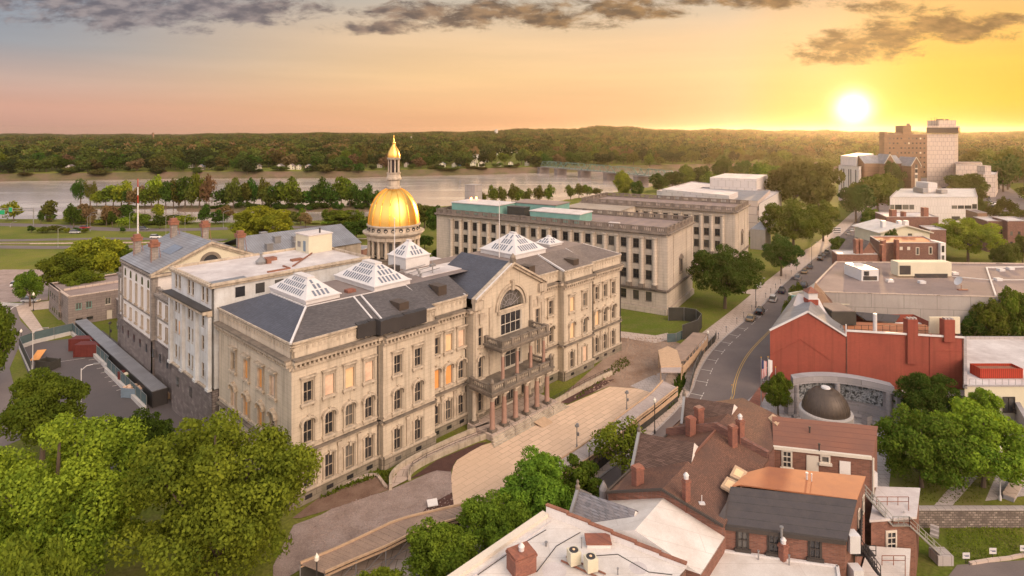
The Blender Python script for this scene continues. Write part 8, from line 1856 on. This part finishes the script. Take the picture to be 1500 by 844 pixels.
# far bank woods: the nearest rows tree by tree, the rest as one wood
cells = []
for k in range(190):
    px = -40+k*(1160/190)+random.uniform(-4, 4); row = k % 3
    if 690 < px < 775 and row < 2: continue
    d = far_d(px)+14+row*24+random.uniform(-8, 8); h = random.uniform(14, 22)*(1 if row else .85)
    leaf = random.choices(['leaf_a', 'leaf_d', 'leaf_w3', 'leaf_w1', 'leaf_w2', 'leaf_w4', 'leaf_o'], (2, 3, 2, 4, 3, 1, 1))[0]
    if any(abs(px-q[0]) < q[2]*.8 for q in HS) and row < 2: continue
    tree('tree in the front rows of the wood across the river', X_(px, d), d, terr(px, d)-.5, h, random.uniform(15, 23), random.choice(['lowA', 'lowB', 'lowA', 'lowC']), leaf, 'front trees of the wood across the river', 'forest_tree')
print('trees', NT[0])
def scatter(nm, label, poly, n, size, m, hgt, z=.05, gz=0, stone=False):
    r = np.random.default_rng(n); P = np.array([G(px, py, gz)[:2] for px, py in poly]); lo_, hi_ = P.min(0), P.max(0); pts_ = []
    while len(pts_) < n:
        q = r.uniform(lo_, hi_); ins_ = False
        for i in range(len(P)):
            a, b = P[i], P[(i+1) % len(P)]
            if (a[1] > q[1]) != (b[1] > q[1]) and q[0] < (b[0]-a[0])*(q[1]-a[1])/(b[1]-a[1])+a[0]: ins_ = not ins_
        if ins_: pts_.append(q)
    C = np.column_stack([np.array(pts_), np.full(n, gz+z)])
    if stone:
        c = MB()
        for q in C: s_ = size*r.uniform(.4, 1.5); c.add([(q[0]-s_, q[1]-s_*.7, q[2]-.02), (q[0]+s_, q[1]-s_*.5, q[2]-.02), (q[0]+s_*.6, q[1]+s_, q[2]-.02), (q[0]+r.uniform(-.3, .3)*s_, q[1], q[2]+s_*r.uniform(.5, 1.1))], [(0, 1, 3), (1, 2, 3), (2, 0, 3)])
        o = c.build(nm, m)
    else:
        t = r.normal(size=(n, 3)); t[:, 2] *= .3; t /= np.linalg.norm(t, axis=1)[:, None]; u_ = np.tile((0, 0, 1.), (n, 1))+r.normal(size=(n, 3))*.35; s_ = size*r.uniform(.5, 1.4, n)[:, None]; h_ = hgt*r.uniform(.4, 1.5, n)[:, None]
        o = bpy.data.objects.new(nm, mesh_quads(nm, np.stack([C-t*s_, C+t*s_, C+t*s_*.6+u_*h_, C-t*s_*.6+u_*h_], 1).reshape(-1, 3), m)); col.objects.link(o)
    return tag(o, label, nm.replace('_', ' '), None, 'stuff')
scatter('rubble', 'loose stones scattered over the crushed stone bed before the capitol', [(440, 780), (500, 740), (600, 708), (660, 690), (664, 742), (585, 768), (470, 815)], 900, .13, 'gravel_p', 0, .06, stone=True)
scatter('rubble', 'clods and stones on the bare earth yard beyond the plaza', [(835, 588), (900, 530), (905, 495), (965, 495), (998, 510), (985, 545), (893, 566)], 700, .2, 'dirt', 0, .06, stone=True)
scatter('weeds', 'green weeds growing at the foot of the capitol wall', [(470, 722), (552, 690), (575, 690), (590, 680), (572, 712), (552, 700), (470, 732)], 500, .14, 'leaf_a', .25)
scatter('weeds', 'patchy weeds on the earth strip at the far end of the capitol', [(835, 590), (905, 528), (918, 524), (925, 535), (880, 560), (850, 582)], 420, .16, 'leaf_o', .22)
scatter('grass_tufts', 'longer grass tufts in the lawn below the retaining wall', [(1385, 776), (1500, 768), (1500, 810), (1425, 825), (1390, 812)], 2200, .06, 'leaf_f', .11, gz=GB)
scatter('grass_tufts', 'grass tufts on the park lawn under the trees', [(1310, 738), (1345, 640), (1430, 640), (1465, 680), (1440, 738)], 2500, .08, 'leaf_a', .14)
scatter('ivy', 'dark low plants at the bend of the covered walkway', [(1000, 545), (1004, 560), (990, 590), (975, 605), (968, 600), (985, 575)], 1500, .2, 'leaf_d', .5)
rng = np.random.default_rng(77)
def base_lump(seed):
    """low crown: displaced dome hull plus leaf cards"""
    r = np.random.default_rng(seed); C, Rr = crown_clumps(r, 9, 'round'); C[:, 2] = .25+C[:, 2]*.68; Rr *= 1.35
    return leaf_cards(r, C, Rr, 150, .085, .5)
LUMPS = [base_lump(s) for s in (1, 2, 3, 4)]
groups = {k: [] for k in ('leaf_w1', 'leaf_w2', 'leaf_w3', 'leaf_w4')}
cnt = 0; TN = {}
d = 640.0
while d < 6000:
    step = 19+(d-700)*.022; wpx = 17*FOC/d
    wpx = max(wpx, 2.6); px = -60+rng.uniform(0, wpx)
    while px < 1570:
        fd = far_d(px)
        if d > fd+75 and not (690 < px < 770 and d < 1080 and rng.random() < .8):
            s = max(1, wpx*d/FOC/13)**.5; w = rng.uniform(17, 30)*max(1, wpx*d/FOC/18); h = rng.uniform(13, 25)
            key = rng.choice(['leaf_w1', 'leaf_w2', 'leaf_w3', 'leaf_w4'], p=[.36, .34, .24, .06])
            P = LUMPS[rng.integers(4)]; n_ = len(P)//4; keep = P.reshape(-1, 4, 3) if d < 1500 else P.reshape(-1, 4, 3)[::2] if d < 2600 else P.reshape(-1, 4, 3)[::3]
            a = rng.uniform(0, 6.28); Q = keep.reshape(-1, 3).copy(); Q = np.stack([(Q[:, 0]*cos(a)-Q[:, 1]*sin(a))*w, (Q[:, 0]*sin(a)+Q[:, 1]*cos(a))*w, Q[:, 2]*h], 1)
            dd_ = d+rng.uniform(-step*.4, step*.4); Q += np.array((X_(px, dd_), dd_, terr(px, dd_)-1)); groups[key].append(Q); TN.setdefault(key, []).append(np.full(len(Q)//4, rng.uniform(-.45, .45), np.float32)); cnt += 1
        px += wpx*rng.uniform(.75, 1.2)
    d += step
print('forest lumps', cnt, sum(len(g) for v in groups.values() for g in v)//4)
V_ = np.concatenate([np.concatenate(groups[k]) for k in groups]); me = mesh_quads('far_woods', V_, 'leaf_w1')
ix = np.concatenate([np.full(sum(len(g) for g in groups[k])//4, i, np.int32) for i, k in enumerate(groups)])
for k in list(groups)[1:]: me.materials.append(M[k])
me.polygons.foreach_set('material_index', ix); at = me.attributes.new('tint', 'FLOAT', 'FACE'); at.data.foreach_set('value', np.concatenate([np.concatenate(TN[k]) for k in groups]))
o = bpy.data.objects.new('far_woods', me); col.objects.link(o); tag(o, 'dense far woods covering the hills across the river to the skyline', 'woods', None, 'stuff')
# ================================================================ sky, sun, air, camera
from mathutils import Vector
SAZ = math.atan2(500, 880); SEL = R(5.0)
w = bpy.data.worlds.new('World'); sc.world = w; w.use_nodes = True; nt = w.node_tree; nt.nodes.clear()
out = N(nt, 'ShaderNodeOutputWorld'); bg = N(nt, 'ShaderNodeBackground'); L(nt, bg.outputs[0], out.inputs[0])
tc = N(nt, 'ShaderNodeTexCoord').outputs['Generated']; sp = N(nt, 'ShaderNodeSeparateXYZ'); L(nt, tc, sp.inputs[0]); X0, Y0, Z0 = sp.outputs
def srgb(r, g, b): return tuple(((v/255+.055)/1.055)**2.4 if v > 10 else v/255/12.92 for v in (r, g, b))
hl = mth(nt, 'SQRT', mth(nt, 'ADD', mth(nt, 'MULTIPLY', X0, X0), mth(nt, 'MULTIPLY', Y0, Y0)))
az = mth(nt, 'DIVIDE', mth(nt, 'ADD', mth(nt, 'MULTIPLY', X0, sin(SAZ)), mth(nt, 'MULTIPLY', Y0, cos(SAZ))), mth(nt, 'MAXIMUM', hl, .01))
el = mth(nt, 'MAXIMUM', Z0, 0.0)
Lc = ramp(nt, el, [(0, srgb(206, 158, 142)), (.035, srgb(214, 165, 146)), (.07, srgb(200, 172, 160)), (.115, srgb(158, 160, 166)), (.2, srgb(134, 148, 166)), (.5, srgb(120, 140, 170))])
Cc = ramp(nt, el, [(0, srgb(232, 170, 128)), (.04, srgb(243, 188, 138)), (.09, srgb(250, 205, 150)), (.15, srgb(243, 205, 160)), (.21, srgb(205, 190, 170)), (.5, srgb(130, 145, 170))])
Rc = ramp(nt, el, [(0, srgb(246, 160, 80)), (.03, srgb(249, 182, 98)), (.08, srgb(250, 196, 122)), (.14, srgb(248, 202, 145)), (.2, srgb(228, 190, 148)), (.5, srgb(150, 155, 170))])
f1 = mth(nt, 'SMOOTHSTEP', az, .35, .86) if False else None
def smst(x, a, b):
    n_ = N(nt, 'ShaderNodeMapRange'); n_.interpolation_type = 'SMOOTHSTEP'; L(nt, x, n_.inputs[0]); n_.inputs[1].default_value = a; n_.inputs[2].default_value = b; return n_.outputs[0]
base = mixc(nt, smst(az, .985, 1.0), mixc(nt, smst(az, .30, .88), Lc, Cc), Rc)
rightside = mth(nt, 'MULTIPLY', smst(mth(nt, 'SUBTRACT', mth(nt, 'MULTIPLY', X0, cos(SAZ)), mth(nt, 'MULTIPLY', Y0, sin(SAZ))), -.06, .10), smst(az, .6, .9))
Rr = ramp(nt, el, [(0, srgb(250, 150, 45)), (.04, srgb(253, 182, 52)), (.09, srgb(252, 192, 75)), (.16, srgb(244, 190, 112)), (.5, srgb(150, 155, 170))]); base = mixc(nt, rightside, base, Rr)
# horizontal soft streaks low in the sky
mp = N(nt, 'ShaderNodeMapping'); L(nt, tc, mp.inputs[0]); mp.inputs['Scale'].default_value = (3, 3, 38)
ns = N(nt, 'ShaderNodeTexNoise'); L(nt, mp.outputs[0], ns.inputs['Vector']); ns.inputs['Scale'].default_value = 1; ns.inputs['Detail'].default_value = 5
base = mixc(nt, 1.0, base, mth(nt, 'MULTIPLY_ADD', ns.outputs[0], .22, .89), 'MULTIPLY')
# clouds placed by direction: s = x/y, t = z/y
Yp = mth(nt, 'MAXIMUM', Y0, .05); S_ = mth(nt, 'DIVIDE', X0, Yp); T_ = mth(nt, 'DIVIDE', Z0, Yp)
cmb = N(nt, 'ShaderNodeCombineXYZ'); L(nt, mth(nt, 'MULTIPLY', S_, 8.5), cmb.inputs[0]); L(nt, mth(nt, 'MULTIPLY', T_, 21), cmb.inputs[1])
cn = N(nt, 'ShaderNodeTexNoise'); L(nt, cmb.outputs[0], cn.inputs['Vector']); cn.inputs['Scale'].default_value = 1.5; cn.inputs['Detail'].default_value = 8; cn.inputs['Roughness'].default_value = .68; cn.inputs['Distortion'].default_value = .25
def blob(px, py, rx, ry, slope=0):
    a = mth(nt, 'DIVIDE', mth(nt, 'SUBTRACT', S_, (px-750)/FOC), rx/FOC); b_ = mth(nt, 'SUBTRACT', T_, (193-py)/FOC)
    b_ = mth(nt, 'DIVIDE', mth(nt, 'ADD', b_, mth(nt, 'MULTIPLY', mth(nt, 'SUBTRACT', S_, (px-750)/FOC), slope)), ry/FOC)
    q = mth(nt, 'ADD', mth(nt, 'MULTIPLY', a, a), mth(nt, 'MULTIPLY', b_, b_)); return mth(nt, 'MAXIMUM', mth(nt, 'SUBTRACT', 1.0, q), -1.5)
bl = None
for q in ((235, 14, 300, 40), (40, 0, 200, 26), (720, 22, 250, 26, .03), (900, 14, 150, 22), (560, 40, 130, 14), (1090, 2, 160, 15), (1275, 60, 130, 38, -.12), (1390, 38, 130, 30, .05), (1330, 12, 90, 14), (1480, 30, 80, 12), (1215, 85, 90, 16)):
    v = blob(*q); bl = v if bl is None else mth(nt, 'MAXIMUM', bl, v)
dens = smst(mth(nt, 'ADD', mth(nt, 'MULTIPLY', bl, .42), mth(nt, 'MULTIPLY_ADD', cn.outputs[0], 1.6, -.86)), .0, .36)
cn2 = N(nt, 'ShaderNodeTexNoise'); L(nt, cmb.outputs[0], cn2.inputs['Vector']); cn2.inputs['Scale'].default_value = 3.2; cn2.inputs['Detail'].default_value = 6
shade = smst(cn2.outputs[0], .35, .68)
ccL = mixc(nt, shade, srgb(104, 98, 106), srgb(160, 147, 146)); ccR = mixc(nt, shade, srgb(98, 74, 54), srgb(165, 124, 78))
cc = mixc(nt, smst(az, .5, .97), ccL, ccR)
skyc = mixc(nt, mth(nt, 'MULTIPLY', dens, mth(nt, 'MULTIPLY', smst(Y0, .1, .3), .92)), base, cc)
# sun glow
svec = (sin(SAZ)*cos(R(1.95)), cos(SAZ)*cos(R(1.95)), sin(R(1.95)))
dt = N(nt, 'ShaderNodeVectorMath'); dt.operation = 'DOT_PRODUCT'; L(nt, tc, dt.inputs[0]); dt.inputs[1].default_value = svec
ang = mth(nt, 'ARCCOSINE', mth(nt, 'MINIMUM', dt.outputs['Value'], 1.0))
g1 = mth(nt, 'EXPONENT', mth(nt, 'MULTIPLY', mth(nt, 'POWER', mth(nt, 'DIVIDE', ang, .020), 2.0), -1.0))
g2 = mth(nt, 'EXPONENT', mth(nt, 'DIVIDE', ang, -.042)); g3 = mth(nt, 'EXPONENT', mth(nt, 'DIVIDE', ang, -.20))
def addc(a, fac, c): return mixc(nt, 1.0, a, mixc(nt, 1.0, fac, c, 'MULTIPLY'), 'ADD')
skyc = addc(skyc, g1, (3.0, 2.6, 1.7)); skyc = addc(skyc, g2, (.42, .28, .10)); skyc = addc(skyc, g3, (.03, .008, .0))
# unseen sky behind the viewer, brightened as added fill light for the facades
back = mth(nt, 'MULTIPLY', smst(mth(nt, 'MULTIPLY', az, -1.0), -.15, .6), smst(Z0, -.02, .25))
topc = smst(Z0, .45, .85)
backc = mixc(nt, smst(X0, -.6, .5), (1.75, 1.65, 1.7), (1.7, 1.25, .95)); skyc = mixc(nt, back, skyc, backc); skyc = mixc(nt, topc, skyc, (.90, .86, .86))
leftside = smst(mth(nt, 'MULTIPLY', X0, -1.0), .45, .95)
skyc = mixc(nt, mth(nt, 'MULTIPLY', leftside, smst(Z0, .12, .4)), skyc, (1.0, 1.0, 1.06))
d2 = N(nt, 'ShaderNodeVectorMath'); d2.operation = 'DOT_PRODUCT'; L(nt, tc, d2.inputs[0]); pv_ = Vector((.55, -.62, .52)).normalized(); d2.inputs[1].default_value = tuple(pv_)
skyc = addc(skyc, smst(d2.outputs['Value'], .86, .97), (7.6, 5.7, 4.2))  # added bright patch behind the viewer, a soft area light on the facades
ns_ = N(nt, 'ShaderNodeTexSky'); ns_.sky_type = 'NISHITA'; ns_.sun_disc = False; ns_.sun_elevation = SEL; ns_.sun_rotation = SAZ
skyc = addc(skyc, ns_.outputs[0], (.004, .004, .004))
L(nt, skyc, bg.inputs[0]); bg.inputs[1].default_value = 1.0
sl = bpy.data.lights.new('sun', 'SUN'); so = bpy.data.objects.new('sun', sl); col.objects.link(so); sl.energy = 5.0; sl.angle = R(1.0); sl.color = (1.0, .62, .30)
from mathutils import Vector
sv = Vector((sin(SAZ)*cos(SEL), cos(SAZ)*cos(SEL), sin(SEL))); so.rotation_euler = sv.to_track_quat('Z', 'Y').to_euler(); so.location = (0, 0, 300)
# haze box round the whole scene
HZ = True
if HZ:
    c = MB(); c.box(-9000, 9000, -120, 7200, -6, 95); m = bpy.data.materials.new('haze_air'); m.use_nodes = True; nt = m.node_tree; nt.nodes.clear()
    o2 = N(nt, 'ShaderNodeOutputMaterial'); pv = N(nt, 'ShaderNodeVolumePrincipled'); L(nt, pv.outputs[0], o2.inputs['Volume'])
    pv.inputs['Density'].default_value = .000045; pv.inputs['Color'].default_value = (.95, .82, .66, 1); pv.inputs['Anisotropy'].default_value = .74
    M['haze'] = m; hz = c.build('haze', 'haze'); hz['kind'] = 'stuff'; hz['label'] = 'warm evening haze over the river and the town'; hz['category'] = 'haze'
cd = bpy.data.cameras.new('camera'); co = bpy.data.objects.new('camera', cd); col.objects.link(co); co.location = (0, 0, CAMZ); co.rotation_euler = (R(90), 0, 0)
cd.sensor_width = 36; cd.lens = 36*FOC/1500; cd.shift_y = -(422-193)/1500; cd.clip_start = .5; cd.clip_end = 20000; sc.camera = co
sc.view_settings.view_transform = 'Standard'; sc.view_settings.look = 'None'; sc.view_settings.exposure = 0.0; sc.view_settings.gamma = 1
sc.render.engine = 'CYCLES'; cy = sc.cycles; cy.use_denoising = True; cy.max_bounces = 5; cy.diffuse_bounces = 3; cy.glossy_bounces = 3; cy.transmission_bounces = 3; cy.volume_bounces = 0; cy.transparent_max_bounces = 4; cy.sample_clamp_indirect = 4; cy.caustics_reflective = False; cy.caustics_refractive = False
try: cy.denoiser = 'OPENIMAGEDENOISE'
except Exception: pass
for o in list(bpy.data.objects):
    if o.type == 'EMPTY' and not any(True for _ in ()) and False: pass
print('objects', len(bpy.data.objects))
